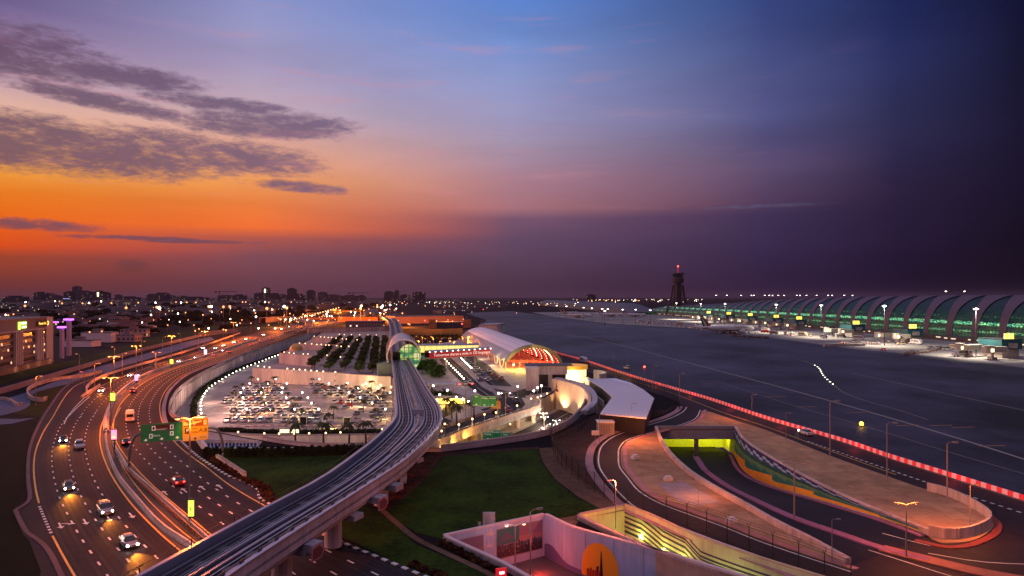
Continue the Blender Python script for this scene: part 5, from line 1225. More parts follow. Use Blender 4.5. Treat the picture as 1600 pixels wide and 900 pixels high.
def place_car(kind, lit, paint, px, crv, rev, label, z=.07, lights=False, yaw=None, sc=1.0, group=None, cat='car'):
    key = (kind, lit); p = W(px[0], px[1], z)
    if yaw is None:
        b, d, i = nearest(crv, p); d = -d if rev else d; yaw = atan2(d.y, d.x)-pi/2
    nm = {'saloon': 'car', 'suv': 'car', 'van': 'van'}[kind]
    if key not in PROT:
        o = car_proto(nm, label, cat, kind, lit, True, paint, group); o.location = p; o.rotation_euler = (0, 0, yaw); o.scale = (sc,)*3; PROT[key] = o
    else: o = dup(PROT[key], p, yaw, label, group, sc, {'body': PAINT[paint], 'roof': PAINT[paint], 'mirror': PAINT[paint]}); o['category'] = cat
    if lights:
        f_ = Vector((-sin(yaw), cos(yaw), 0)); q = p+f_*2.6+Vector((0, 0, .75))
        d_ = bpy.data.lights.new('headlight_beam', 'SPOT'); d_.energy = lights; d_.color = (1, .27, .02); d_.spot_size = radians(50); d_.spot_blend = .9; d_.shadow_soft_size = .1
        lo = bpy.data.objects.new('headlight_beam', d_); C.objects.link(lo); lo.location = q; lo.rotation_euler = ((p+f_*9)-q).to_track_quat('-Z', 'Y').to_euler()
    return o
cAc = lerpc(nearA0, nearA4, .5); cAf = lerpc(farL, farR, .5); cBc = lerpc(bL, bR, .5)
place_car('saloon','head','black',(99,690),cAc,True,'dark car with lit headlights throwing an amber pool near the far bend', lights=3600)
place_car('suv',None,'white',(124,700),cAc,True,'white estate car with its headlights off following the dark car')
place_car('saloon','head','grey',(107,764),cAc,True,'grey car with lit headlights and an amber pool, in the outer lane', lights=3600)
place_car('suv','head','silver',(164,802),cAc,True,'silver car with lit headlights beside the painted lane arrows', lights=1600)
place_car('saloon','head','silver',(201,852),cAc,True,'silver car with lit headlights, closest to the viaduct on the left carriageway', lights=4500)
place_car('saloon','head','white',(159,612),cAf,True,'white car with headlights on just past the slip road barrier nose', lights=1600)
place_car('saloon','head','white',(204,588),cAf,True,'white car running side by side with a dark one beside the pink pole banner')
place_car('saloon','head','black',(216,588),cAf,True,'dark car running on the inner lane next to a white car')
place_car('saloon','head','white',(281,566),cAf,True,'white car with bright headlights right of the green lit pole banner')
place_car('saloon',None,'grey',(239,571),cAf,True,'unlit grey car hugging the outer barrier on the far bend')
for k, (x, y, c) in enumerate([(308,560,'white'),(338,545,'silver'),(350,541,'beige'),(347,549,'white'),(366,536,'white'),(385,531,'silver'),(412,524,'white'),(440,515,'white'),(452,511,'beige'),(318,545,'white')]):
    place_car('saloon','head',c,(x,y),cAf,True,'%s car with headlights on in the distance of the left carriageway, %s from the bend' % (c, nth(k)), sc=1.1)
place_car('saloon','tail','red',(277,756),cBc,False,'red car driving away on the right carriageway below the green gantry sign')
place_car('saloon','tail','black',(196,694),cBc,False,'dark car with red tail lights left of the overhead sign')
place_car('van','tail','white',(203,657),cBc,False,'white minibus driving away between the lamp posts', cat='van')
place_car('saloon','tail','grey',(208,613),cBc,False,'grey car with red tail lights far ahead of the white minibus')
for k, (x, y, c) in enumerate([(335,556,'white'),(393,539,'red'),(408,534,'white'),(425,530,'red'),(465,519,'white'),(480,514,'grey'),(358,551,'silver')]):
    place_car('saloon','tail',c,(x,y),cBc,False,'%s car with tail lights far up the right carriageway, %s beyond the bend' % (c, nth(k)), sc=1.1)
# airside and forecourt vehicles
place_car('saloon','head','white',(1259,679),cent,True,'white car alone on the dark road beside the glowing red trail strip')
place_car('suv',None,'white',(980,577),cent,True,'white airfield car parked behind the red trail strip near the red apron light')
place_car('saloon',None,'silver',(978,600),cent,True,'silver car on the airside road behind the metal roofed hall')
place_car('saloon','head','grey',(872,552),cent,True,'grey car at the far end of the airside road beside the roof')
place_car('van','tail','white',(912,566),cent,False,'white van with a glow in front of it along the red trail strip', cat='van')
place_car('saloon',None,'white',(935,588),cent,False,'small white car stopped above the round pavilion')
fc_ = curve([(700,560),(745,604)], 0, n=10)
for x, y, k_, l_, c, lb in [(765,581,'saloon','tail','white','white taxi with tail lights by the terminal kerb, farthest back in the queue'),(772,588,'saloon','tail','red','red car braking in the middle of the terminal queue'),(784,593,'saloon','tail','red','red car braking at the front of the terminal queue'),
  (762,596,'saloon','tail','silver','silver car with red tail lights left of the terminal queue'),(727,602,'saloon','tail','beige','beige taxi with bright brake lights at the pole'),(735,600,'saloon','tail','white','white taxi beside the beige one at the junction'),
  (750,595,'saloon',None,'blue','dark blue car turning in the forecourt junction'),(799,622,'saloon','tail','white','white car with tail lights entering the flyover curve'),(807,630,'suv',None,'black','black car waiting on the flyover curve'),(795,643,'saloon','tail','red','red car on the flyover under the double lane line'),
  (757,588,'suv',None,'silver','silver car on the strip of parked cars in the forecourt')]:
    place_car(k_, l_, c, (x, y), fc_, False, lb, z=.13)
place_car('saloon','tail','red',(847,678),lr,False,'red car with tail lights on the sunken road under the flyover', z=PIT_Z+.08)
k0 = 0
for a_ in range(14):
    x = 722+a_*2.9; y = 559+a_*2.7
    place_car('saloon',None,random.choice(['white','silver','grey','white']),(x,y),fc_,False,'parked car in the diagonal forecourt row under the banner, %s from the far end' % nth(a_), z=.1, yaw=1.3)

# ================================================================ CAR PARK
park_x = lambda Y: -.27*(Y-230)
KI = []
rowsY = [221, 233.5, 246, 259, 272, 286, 301]
simple = {}
def pcar_proto(paint):
    t = thing('parked_car', 'tmp parked car label here', 'car', (0,0,0), 0, 'cars parked in the walled car park'); m = MB()
    section_loft(m, [(-2.2,.80,.74,.26,.90),(-1.2,.88,.82,.22,.96),(1.1,.88,.80,.22,.90),(2.15,.76,.66,.30,.70)]); m.build('body', PAINT[paint], t)
    m = MB(); section_loft(m, [(-1.7,.70,.66,.90,.97),(-1.1,.74,.58,.93,1.38),(.4,.75,.58,.92,1.38),(1.1,.72,.66,.88,.94)]); m.build('window', M_glassd, t)
    m = MB(); section_loft(m, [(-1.0,.5,.5,1.38,1.44),(.35,.5,.5,1.38,1.43)]); m.build('roof', PAINT[paint], t); return t
pk0 = None; first = True; npk = 0; stall = MB()
islands = []
for ri, Y in enumerate(rowsY):
    xl = {0:-95,1:-101,2:-106,3:-112,4:-116,5:-119,6:-121}[ri]+3; xr = (617-800)/F*Y-1
    if ri >= 5: xr = (600-800)/F*Y
    gapc = -86-.55*(Y-221)+34   # diagonal drive lane
    segs_ = [(xl, gapc-5), (gapc+5, xr)]
    for a_, b_ in segs_:
        if b_-a_ < 6: continue
        islands.append((a_, b_, Y))
        for side in (-1, 1):
            x = a_+1.5; k = 0
            while x < b_-1.4:
                stall.bb(x-1.3, x-1.2, Y+side*1.2+(0 if side > 0 else -4.8), Y+side*1.2+(4.8 if side > 0 else 0), PIT_Z+.01, PIT_Z+.02)
                if random.random() < (.72 if ri < 5 else .85) and npk < 298:
                    paint = random.choices(['white','silver','grey','black','beige','red','blue'], [9,5,3,2,1,1,.6])[0]
                    lb = '%s car parked %s in the %s car park row %s the planted strip' % (paint, nth(npk), nth(ri), 'behind' if side > 0 else 'before')
                    if first: pk0 = pcar_proto(paint); pk0['label'] = lb; LABELS.clear() if False else None; pk0.location = (x, Y+side*3.6, PIT_Z+.02); pk0.rotation_euler = (0,0,0 if side > 0 else pi); first = False
                    else: dup(pk0, (x, Y+side*3.6+random.uniform(-.3,.3), PIT_Z+.02), (0 if side > 0 else pi)+random.uniform(-.04,.04), lb, None, 1.0, {'body': PAINT[paint], 'roof': PAINT[paint]})
                    npk += 1
                x += 2.6; k += 1
print('parked', npk)
struct(stall.build('parking_bay_markings', M_mark))
m1 = MB()
for a_, b_, Y in islands: m1.bb(a_-.5, b_+.5, Y-1.1, Y+1.1, PIT_Z, PIT_Z+.16)
for a_, b_, Y in islands:
    x = a_+8
    while x < b_-3: m1.wall([(x, Y+1.2), (x-.27*11, Y+11.2)], PIT_Z, PIT_Z+.2, .8); x += 13
struct(m1.build('kerbed_island', mat('island_white', (.74,.66,.60), .8, var=.15, scale=.8)))
# white planters + palms
def palm_proto(h=5.0):
    t = thing('palm_tree', 'tmp palm tree label here', 'palm', (0,0,0), 0, 'palms planted in the car park'); m = MB(); m.tube([(0,0,0),(.1,.05,h*.5),(.05,0,h)], [.24,.18,.15], 7); m.build('trunk', M_trunk, t)
    m = MB()
    for k in range(15):
        a = 2*pi*k/15+random.uniform(-.1,.1); up = random.uniform(.0,.9); Ls_ = random.uniform(1.7,2.3); pts = []
        for i in range(5): u_ = i/4; pts.append(Vector((cos(a)*Ls_*u_, sin(a)*Ls_*u_, h+up*u_*1.6-1.7*u_*u_)))
        sd_ = Vector((-sin(a), cos(a), 0))
        for i in range(4):
            w0, w1 = .34*sin(pi*(i/4*.85+.1)), .34*sin(pi*((i+1)/4*.85+.1)); p, q = pts[i], pts[i+1]
            m.add([p-sd_*w0-Vector((0,0,.12)), p, q, q-sd_*w1-Vector((0,0,.12))], [(0,1,2,3)]); m.add([p+sd_*w0-Vector((0,0,.12)), p, q, q+sd_*w1-Vector((0,0,.12))], [(0,1,2,3)])
    m.build('crown', M_palm, t); return t
palm = None; npm = 0
def put_palm(p, lb, sc=1.0, grp='palms planted in the car park'):
    global palm
    if palm is None: palm = palm_proto(); palm['label'] = lb; palm['group'] = grp; palm.location = p; palm.scale = (sc,)*3
    else: dup(palm, p, random.uniform(0, 6), lb, grp, sc)
for a_, b_, Y in islands:
    x = a_+3
    while x < b_:
        if random.random() < .8: put_palm((x, Y, PIT_Z+.15), 'small palm on a kerbed strip of the car park, %s planted' % nth(npm), random.uniform(.6,.9)); npm += 1
        x += 10.4
for k, x in enumerate([357,388,420,452,481,530,559,589]):
    p = W(x, 659, PIT_Z); t = thing('planter', 'long white planter box at the front edge of the car park, %s from the left' % nth(k), 'planter', tuple(p), 0, 'white planters along the car park edge')
    MB().bb(-1.6, 1.6, -.5, .5, 0, .9).build('box', M_white, t); MB().leaves([(0,0,1.1,1.5,.4,.35)], 40, .18).build('shrub', M_leaf, t)
for k, (x, y) in enumerate([(462,698),(506,699),(545,699),(572,696)]):
    p = W(x, y+3, PIT_Z); put_palm(p, 'bushy palm behind the white railing before the car park, %s from the left' % nth(k), 1.35, 'palms behind the white railing')
for k, (x, y, z_) in enumerate([(714,664,0),(706,655,0),(741,655,0),(697,650,0),(690,692,-3),(760,668,-5)]):
    put_palm(W(x, y, z_), 'palm lit orange beside the flyover ramp, %s of its cluster' % nth(k), 1.0, 'palms beside the flyover ramp')
# front parapet, kerb and hedge of the car park
cfr = curve([(345,691),(400,691.5),(470,692),(560,691),(640,690),(700,688)], PIT_Z, step=3)
t = thing('boundary_wall', 'long pink parapet wall between the car park and the sunken road, carrying round lamps', 'wall', tuple(cfr[0])); MB().wall(cfr, PIT_Z, PIT_Z+2.0, .4).build('wall_face', M_white, t, t.location); MB().wall(cfr, PIT_Z+2.003, PIT_Z+2.15, .6).build('coping', M_pave2, t, t.location)
kc = curve([(350,668),(420,665.5),(520,665),(600,665),(650,664)], PIT_Z, step=1.2); kerb('kerb', 'red and white kerb along the front of the car park', None, .5, .25, True, M_mark, M_pink, base=PIT_Z, c=kc)
def hedge(label, c, w, h, zb, n, m=M_leafd, size=.25, grp=None):
    t = thing('hedge', label, 'hedge', tuple(c[0]), 0, grp); f = resample(c, max(3, int(length(c)/1.6))); m1 = MB()
    m1.wall(f, zb, zb+h*.8, w*.7); m1.leaves([(p.x, p.y, zb+h*.5, .95, w*.6, h*.55) for p in f], n, size); m1.build('foliage', m, t, t.location); return t
hedge('dark clipped hedge between the kerb and the pink parapet of the car park', curve([(345,673),(400,676),(470,677),(560,676),(640,675)], PIT_Z, step=3), 3.0, 1.0, PIT_Z, 2600)
hedge('tall dark hedge in front of the white railing, above the small lawn', curve([(324,713.5),(380,713.5),(470,712),(560,708),(600,706)], 0, step=2), 1.6, 2.0, 0, 4200)
hdc = curve([(303,652),(303,636),(309,622),(319,610),(335,599),(355,587.5),(380,576),(400,568.5),(430,557),(460,545.5),(488,535)], PIT_Z, step=3)
hedge('curving dark hedge along the inside of the car park ring road', hdc, 2.2, 1.8, PIT_Z, 7000, size=.35)
# lit sign strip
p = W(452,677, PIT_Z+1); t = thing('lit_sign', 'glowing cream sign strip on the hedge in front of the car park', 'sign', tuple(p)); MB().box((p.x, p.y, p.z+.6), (5.4, .2, 1.0)).build('panel', glow('cream_sign', (1,.85,.5), 1.4), t, p)
p = W(511,672, PIT_Z); put_palm(p, 'squat palm lit bright yellow in front of the car park', 1.0); point((p.x, p.y-3, PIT_Z+1), 900, (1,.75,.2), None, .2); point((p.x+1, p.y+2, PIT_Z+1), 600, (1,.75,.2), None, .2)
for k, (x, y) in enumerate([(475,663),(543,664)]):
    p = W(x, y, PIT_Z); t = thing('pay_booth', ('left' if k == 0 else 'right')+' small glass booth at the front kerb of the car park', 'booth', tuple(p)); MB().bb(-1,1,-.8,.8,0,2.4).build('glazing', M_glassd, t); MB().bb(-1.2,1.2,-1,1,2.403,2.6).build('roof', M_white, t)
    for s_ in (-1,1): MB().bb(s_*1.05-.06, s_*1.05+.06, -.9, -.8, 0, 2.4).build('post', M_white, t)
# wall clutter: ramp box on terrace wall
p = W(497,603, PIT_Z); t = thing('entrance_canopy', 'gold and rust coloured entrance canopy against the long terrace wall', 'canopy', tuple(p))
m1 = MB(); m1.add([(p.x-6,p.y+5,PIT_Z),(p.x+1,p.y+5,PIT_Z),(p.x+3,p.y+6,PIT_Z+4.6),(p.x-1,p.y+6,PIT_Z+4.6)], [(0,1,2,3)]); m1.build('gold_slope', mat('gold_panel', (.5,.32,.06), .5, metal=.3), t, p)
MB().bb(p.x+2, p.x+8.6, p.y+5, p.y+6, PIT_Z+3.0, PIT_Z+4.6).build('fascia', mat('rust_panel', (.22,.07,.04), .6), t, p); MB().bb(p.x+10, p.x+13, p.y+5, p.y+6, PIT_Z, PIT_Z+2.6).build('door', M_concd, t, p)

# ================================================================ LAMPS
POLE = M_pole
def lamp_proto(name, kind, bulb, h):
    t = thing(name, 'tmp lamp label goes here', 'street lamp', (0,0,0), 0, 'tmp'); m = MB()
    if kind == 'ball': m.tube([(0,0,0),(0,0,h)], .07, 5); m.build('pole', POLE, t); MB().ball((0,0,h+.3), .33, nu=8, nv=5).build('globe', bulb, t)
    elif kind == 'single': m.tube([(0,0,0),(0,0,h)], [.13,.08], 6); m.build('pole', POLE, t); MB().tube([(0,0,h),(.3,0,h+.25),(1.4,0,h+.4)], .05, 4).build('arm', POLE, t); MB().box((1.5,0,h+.34), (.9,.42,.16)).build('lamp_head', POLE, t); MB().box((1.5,0,h+.22), (.75,.40,.08)).build('bulb', bulb, t)
    elif kind == 'double':
        m.tube([(0,0,0),(0,0,h)], [.16,.10], 8); m.build('pole', POLE, t)
        for s_ in (-1,1): MB().tube([(0,0,h-.1),(s_*.5,0,h+.15),(s_*1.5,0,h+.25)], .05, 4).build('arm', POLE, t); hd = MB().box((s_*1.7,0,h+.3), (1.0,.5,.16)).build('lamp_head', POLE, t); MB().ball((s_*1.7,0,h+.14), .36, nu=8, nv=4, sz=.5).build('bulb', bulb, hd)
    elif kind == 'mast':
        m.tube([(0,0,0),(0,0,h)], [.28,.16], 8); m.build('pole', M_dark, t); MB().tube([(0,0,h-.5),(0,0,h+.1)], [1.6,2.0], 10).build('crown', POLE, t); MB().ball((0,0,h-.5), 1.5, nu=10, nv=5, sz=.45).build('bulb', bulb, t)
    elif kind == 'far': m.tube([(0,0,0),(0,0,h)], .06, 4); m.build('pole', POLE, t); MB().ball((0,0,h), .6, nu=6, nv=4).build('bulb', bulb, t)
    return t
LP = {}
def lamp(kind, bulb, h, p, lb, yaw=0, sc=1.0, grp=None, e=0, col=WRM, spot=None, cat='street lamp'):
    key = (kind, bulb.name, h)
    nm = {'ball': 'ball_lamp', 'single': 'street_lamp', 'double': 'street_lamp', 'mast': 'floodlight_mast', 'far': 'street_lamp'}[kind]
    if key not in LP:
        o = lamp_proto(nm, kind, bulb, h); o['label'] = lb; o.location = p; o.rotation_euler = (0,0,yaw); o.scale = (sc,)*3; LP[key] = o
        LABELS[lb] = LABELS.get(lb, 0)+1
        if LABELS[lb] > 1 and not grp: print("DUPLABEL", lb)
    else: o = dup(LP[key], p, yaw, lb, grp, sc)
    if grp: o['group'] = grp
    elif 'group' in o.keys(): del o['group']
    if e: point((p[0], p[1]-.0, p[2]+(h+ (.3 if kind == 'ball' else -.6))*sc), e, col, None, .3, spot=spot, aim=(p[0], p[1], p[2]) if spot else None)
    return o
def head(px, py, z): return W(px, py, z)     # ground point under a lamp head seen at px,py
def lamp_at_head(kind, bulb, h, px, py, lb, zb=0, **k):
    w = W(px, py, zb+h*k.get('sc', 1.0)); return lamp(kind, bulb, h, (w.x, w.y, zb), lb, **k)
# highway median lamps
SOD = (1, .17, .015)
p = W(296.6,822); b_, d_, i_ = nearest(cs, p)
lamp('double', E_org, 15, (p.x, p.y, .9), 'tall slim mast on the median holding a green-yellow banner, its lamp against the orange sign', yaw=.6, e=26000, col=SOD)
for x, y, hy, lb in [(173,668,594,'twin lamp post on the median with a small green-yellow banner'),(178,613,560,'twin lamp post on the median behind the first banner, above the slip road barrier')]:
    p = W(x, y); hh = H-(hy-HOR)*p.y/F; lamp('double', E_org, 12, (p.x, p.y, .5), lb, sc=max(.7, hh/12), yaw=.1, e=25000, col=SOD)
for k, (x, y) in enumerate([(213,541),(268,526),(365,504),(320,518)]): lamp_at_head('double', E_org, 13, x, y, 'twin lamp post farther along the highway, %s in the line' % nth(k), yaw=.1, e=42000, col=SOD)
for k, (x, y, e) in enumerate([(390,512,1),(430,503,1),(470,495,1),(510,489,1),(350,520,0)]): 
    w = W(x, y+14); point((w.x, w.y, 11), 60000, SOD, None, .5)  # added lights without bulbs for the far highway glow
for q, e in (((252,690),9000),((185,672),7000),((120,660),6500),((80,745),6000),((240,760),5000),((310,740),5000),((150,780),4500)): w = W(*q); 
# outer lamps by slip roads
for k, (x, y, lb) in enumerate([(179,543,'single lamp on the grass bank, right of the twin lamps'),(148,569,'single lamp above the slip road, left of the twin lamp post'),(132,582,'red glowing short lamp beside the dark railings on the bank'),(56,589,'orange street lamp on the bank near the left frame edge'),(124,554,'small lamp below the car lights near the hotel wall'),(191,553,'small lamp on the bank between two twin lamps'),(243,551,'single lamp on the inner slip road kerb'),(254,527,'single lamp on the bank beneath the villas'),(282,522,'lamp on the bank beyond the villas'),(221,534,'lamp on the bank top, right of the white villa'),(284,531,'small lamp by the bank wall bend'),(310,525,'lamp by the far end of the bank wall'),(222,547,'dim lamp half way up the grass bank'),(244,551.5,'second dim lamp half way up the grass bank')]):
    lamp_at_head('single', E_org if k != 2 else E_red, 9 if k != 2 else 5, x, y, lb, yaw=.2 if k % 2 else 2.9, e=1200 if k in (0,1,3,6) else 0, col=SOD)
# ball lamps on the terrace walls
def balls(lst, zb, txt, h=1.6, e=0, bulb=E_warm, sc=1.0, every=3):
    for k, (x, y) in enumerate(lst):
        lamp_at_head('ball', bulb, h, x, y, 'round lamp %s, %s from the left' % (txt, nth(k)), zb=zb, e=(e if k % every == 0 else 0), col=(1,.72,.42), sc=sc)
balls([(403,573),(413,574),(421,575),(449,577),(459,578),(468,578.5),(477,579),(486,580),(495,581),(505,581.5),(524,582.5)], .4, 'along the top of the long front terrace wall', e=1400)
balls([(444,551),(452,552),(459,553),(474,554),(481,554),(496,555),(511,556),(516,557),(532,558.5),(541,558.5)], .4, 'along the second terrace wall by the dome', e=1600)
balls([(468,537),(477,537.5),(487,538),(495,539),(502,539),(509,540),(514,540),(526,541),(533,542),(545,542)], 4.2, 'on the third terrace wall', e=0)
balls([(491,526),(501,527),(507,527.5),(513,528),(518,528),(525,529),(535,530),(541,530.5),(558,531.5)], 4.0, 'on the fourth terrace wall', e=0)
balls([(530,523),(538,523.5),(549,523.5),(562,523.5),(575,524),(588,524),(601,524)], 2.4, 'in front of the back garden wall', e=1500)
balls([(372,676.5),(413,678.5),(436,679),(460,679),(483,678.5),(509,678),(532,677),(597,672)], PIT_Z+2.1, 'on the pink parapet in front of the car park', e=700, sc=.8)
hl = resample(offset(hdc, -2.2), 46)
for k, p in enumerate(hl): lamp('ball', E_white, 1.2, (p.x, p.y, PIT_Z), 'small path lamp beside the curving hedge, %s from its near end' % nth(k), sc=.8, e=(520 if k % 3 == 0 else 0), col=(1,.8,.6))
# car park lamps
kk_ = 0
for a_, b_, Y in islands:
    x = a_+6
    while x < b_:
        lamp('ball', E_white, 3.6, (x, Y+.2, PIT_Z+.15), 'small white lamp post standing in the car park, %s one' % nth(kk_), sc=.85, e=(8500 if kk_ % 2 == 0 else 0), col=(1,.58,.24) if kk_ % 3 else (1,.38,.09)); kk_ += 1; x += 7.8
for k, (x, y) in enumerate([(543,592),(567,603),(595,603),(611,606)]): 
    lamp_at_head('ball', glow('yellow_bulb', (1,.75,.15), 9), 3, x, y, 'yellow lamp in front of the yellow lit stretch of terrace wall, %s from the left' % nth(k), zb=PIT_Z, e=9000, col=(1,.62,.08))
for x, y in [(410,640),(370,645),(350,655),(400,610),(430,590),(330,630)]: w = W(x, y, PIT_Z); point((w.x, w.y, PIT_Z+5), 3200, (1,.6,.5), None, .5)  # added lights without posts, brightening the left of the car park
# distant forecourt lamps
balls([(695+i*3.3, 562+i*3.4) for i in range(10)], 0, 'in the slanting line over the left forecourt lane', h=3.5, e=900, bulb=E_white, sc=.8)
balls([(718+i*2.3, 558+i*2.2) for i in range(9)], 0, 'in the slanting line over the right forecourt lane', h=3.5, e=900, bulb=E_white, sc=.8, every=4)
balls([(699,611),(677,604),(687,618),(713,622),(723,625),(732,629),(779,616),(742,612),(809,605),(834,612),(846,604),(803,571),(840,607),(682,627)], 0, 'scattered in the forecourt gardens', h=4.5, e=1300, bulb=E_white, sc=.9, every=2)
FB = [(716,665,665),(738,655,655),(758,658,648),(775,646,646)]
balls([(695,664),(717,665),(738,656),(757,649),(775,646),(808,635),(845,620),(830,624),(855,616),(840,622),(690,675)], .1, 'on the flyover parapet', h=3.4, e=900, bulb=E_warm, sc=.8, every=2)
balls([(650,676),(645,652),(797,664),(837,647),(847,670)], PIT_Z, 'beside the sunken lane under the flyover', h=4, e=900, bulb=E_warm, sc=.8, every=1)
for k, (x, y) in enumerate([(849,646),(851,652),(869,657),(865,663),(860,671),(757,569),(795,568)]): lamp_at_head('double', E_white, 6, x, y, 'twin white lamp over the sunken road by the curved wall, %s of the cluster' % nth(k), zb=PIT_Z, sc=.6, e=2600, col=(1,.8,.55))
p = W(728,697,PIT_Z); lamp('double', E_red, 16.5, (p.x, p.y, PIT_Z), 'tall reddish mast in front of the flyover with a red light on top', yaw=.2)
p = W(790,655,0); lamp('double', E_white, 10, (p.x, p.y, .1), 'slim red-lit mast on the flyover near the red car', yaw=.2, sc=.7)
# terminal lights along orange wall
ow = [W(628,534,PIT_Z+.0), W(690,535,PIT_Z), W(722,533,PIT_Z)]
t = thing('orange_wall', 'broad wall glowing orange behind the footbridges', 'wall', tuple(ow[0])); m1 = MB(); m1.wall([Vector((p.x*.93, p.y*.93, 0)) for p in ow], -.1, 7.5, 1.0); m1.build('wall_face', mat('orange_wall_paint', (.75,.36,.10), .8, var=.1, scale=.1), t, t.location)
for k, (x, y) in enumerate([(634,525),(648,526),(660,527),(668,530),(677,527),(690,529),(701,529),(715,530),(722,527),(640,532),(655,533),(672,534),(686,534),(700,534),(710,534)]):
    lamp_at_head('single', E_warm, 6, x, y, 'warm lamp in front of the orange wall, %s of the cluster' % nth(k), sc=1, yaw=k, e=13000 if k % 2 == 0 else 0, col=(1,.30,.03))
# airside lamps (unlit) along plaza and road
def ulamp(x, y, top, lb, dbl=False, lit=None):
    p = W(x, y); h_ = (y-top)*p.y/F; k = 'double' if dbl else 'single'
    return lamp(k, M_lens if lit is None else lit, 10, (p.x, p.y, .1), lb, sc=h_/10.3, yaw=0 if dbl else random.uniform(-.4,.4))
for x, y, tp_, lb, db in [(1297,713,627,'unlit lamp post on the plaza edge, opposite the tunnel mouth',0),(1386,747,661,'unlit lamp post on the plaza edge, midway to the rounded tip',0),(1480,788,692,'unlit lamp post inside the rounded wall, by its upper corner',0),(1228,690,646,'unlit lamp post at the upper plaza edge',0),(1516,826,758,'shorter orange lit pole inside the rounded wall tip',0),
  (1241,811,724,'unlit twin lamp post on the ramp median below the mural',1),(1416,872,787,'unlit twin lamp post on the orange lit median',1),(1300,880,812,'unlit lamp post at the lower end of the left parapet',0),(1091,790,758,'small unlit lamp beside the pale paving patch',0),(987,670,631,'unlit lamp post beside the metal roofed hall',0),(1062,632,584,'unlit lamp post on the bend behind the metal roofed hall',0),(1020,612,572,'unlit lamp by the red trail strip, left of the tallest',0),(1175,655,617,'thin unlit lamp post right of the bend',0),(937,693,648,'unlit lamp post beside the utility cabin',0)]:
    ulamp(x, y, tp_, lb, bool(db))
for k, x in enumerate(range(720, 1010, 23)):
    y = 515+(x-735)*.262; ulamp(x+8, y+2, y-16, 'thin distant lamp pole along the airside trail strip, %s from the terminal' % nth(k))
p = W(1516,826); point((p.x-3, p.y-3, 7), 3500, (1,.24,.03), None, .3); p = W(1416,872); point((p.x, p.y, 8), 3500, (1,.2,.03), None, .3)  # added orange lights beside posts whose heads stay unlit
p = W(962,830); lamp('single', E_red, 11, (p.x, p.y, .4), 'lamp post glowing red by the striped underpass', sc=.62, yaw=pi, e=5000, col=(1,.2,.08))
p = W(805,905,zT); lamp('double', E_warm, 10, (p.x, p.y, zT), 'orange lit twin lamp post rising out of the poster underpass', sc=.75, yaw=.3)
w = onback(Lb*.72, -1.0, 6); point(tuple(w), 500, (1,.09,.03), None, .3); w = onback(Lb*.72, -4.6, 5.5); point(tuple(w), 420, (1,.05,.01), None, .2)
p = W(829,895,zT+1); lamp('single', M_lens, 10, (p.x, p.y, zT), 'unlit slim lamp post in the poster underpass', sc=.95, yaw=.4)
w = onback(Lb*.45, 3, 5); point(tuple(w), 350, (1,.6,.65), None, 1)  # added light without a bulb above the posters
# red roadside sign at the bottom
p = W(783,893,1.2); t = thing('lit_sign', 'tilted red lit sign box at the near end of the poster underpass', 'sign', (p.x, p.y, .1)); MB().box((0,0,.9), (1.3,.25,1.2), .3).build('panel', mat('red_sign', (.5,.02,.03), .5, em=(1,.02,.03), es=.5), t); MB().box((.1,-.16,1.0), (.6,.04,.3), .3).build('lit_mark', glow('pink_mark', (1,.4,.4), 4), t); MB().box((0,.02,.0), (.2,.2,.4)).build('post', M_dark, t)
# coloured light on plaza: added red-orange lights with no bulb of their own
for x, y, z_, e in [(989,690,6,4200),(940,705,5,500),(1093,780,4,900),(1150,655,7,2400)]: w = W(x, y); point((w.x, w.y, z_), e, (1,.26,.05), None, .4)
# ================================================================ APRON LIGHT MASTS
for k, (x, y, by) in enumerate([(1525,481,557),(1382,477,540),(1283,476,527),(1213,475,520),(1133,474,509),(1095,474,503),(1057,473,499)]):
    p = W(x, by); h_ = (by-y)*p.y/F; lamp('mast', E_white if k != 1 else glow('cool_bulb', (.75,1,.9), 22), 30, (p.x, p.y, 0), 'tall floodlight mast on the apron before the concourse, %s from the right' % nth(k), sc=h_/30, grp=None, cat='floodlight mast')
    d0 = bpy.data.lights.new('mast_light', 'SPOT'); d0.energy = 150000; d0.color = (1,.86,.66); d0.spot_size = radians(140); d0.spot_blend = .8; d0.shadow_soft_size = 1.2; o_ = bpy.data.objects.new('mast_light', d0); C.objects.link(o_); o_.location = (p.x-2, p.y, h_-1.5); o_.rotation_euler = (0, radians(-12), 0)
for k, (x, y) in enumerate([(903,472),(912,480),(925,481),(941,482),(950,482),(973,483),(993,483),(1016,484),(945,485),(899,474),(885,478),(870,477)]):
    lamp_at_head('mast', glow('far_flood', (1,.9,.8), 12), 20, x, y, 'white floodlight above the farther concourse, %s from its left end' % nth(k), sc=.9)
for k, x in enumerate([1119,1136,1158,1174,1178,1195,1202,1207,1216,1225,1245,1250,1260,1276,1294,1300,1319,1332,1478,1507]):
    Yf = 3000; z = H-(461-HOR)*Yf/F if x < 1400 else H-(454.5-HOR)*Yf/F
    lamp('mast', glow('far_flood', (0,0,0), 1), 20, ((x-800)/F*Yf, Yf, 0), 'tiny light on the horizon above the concourse roof, %s from the left' % nth(k), sc=z/20*1.0)
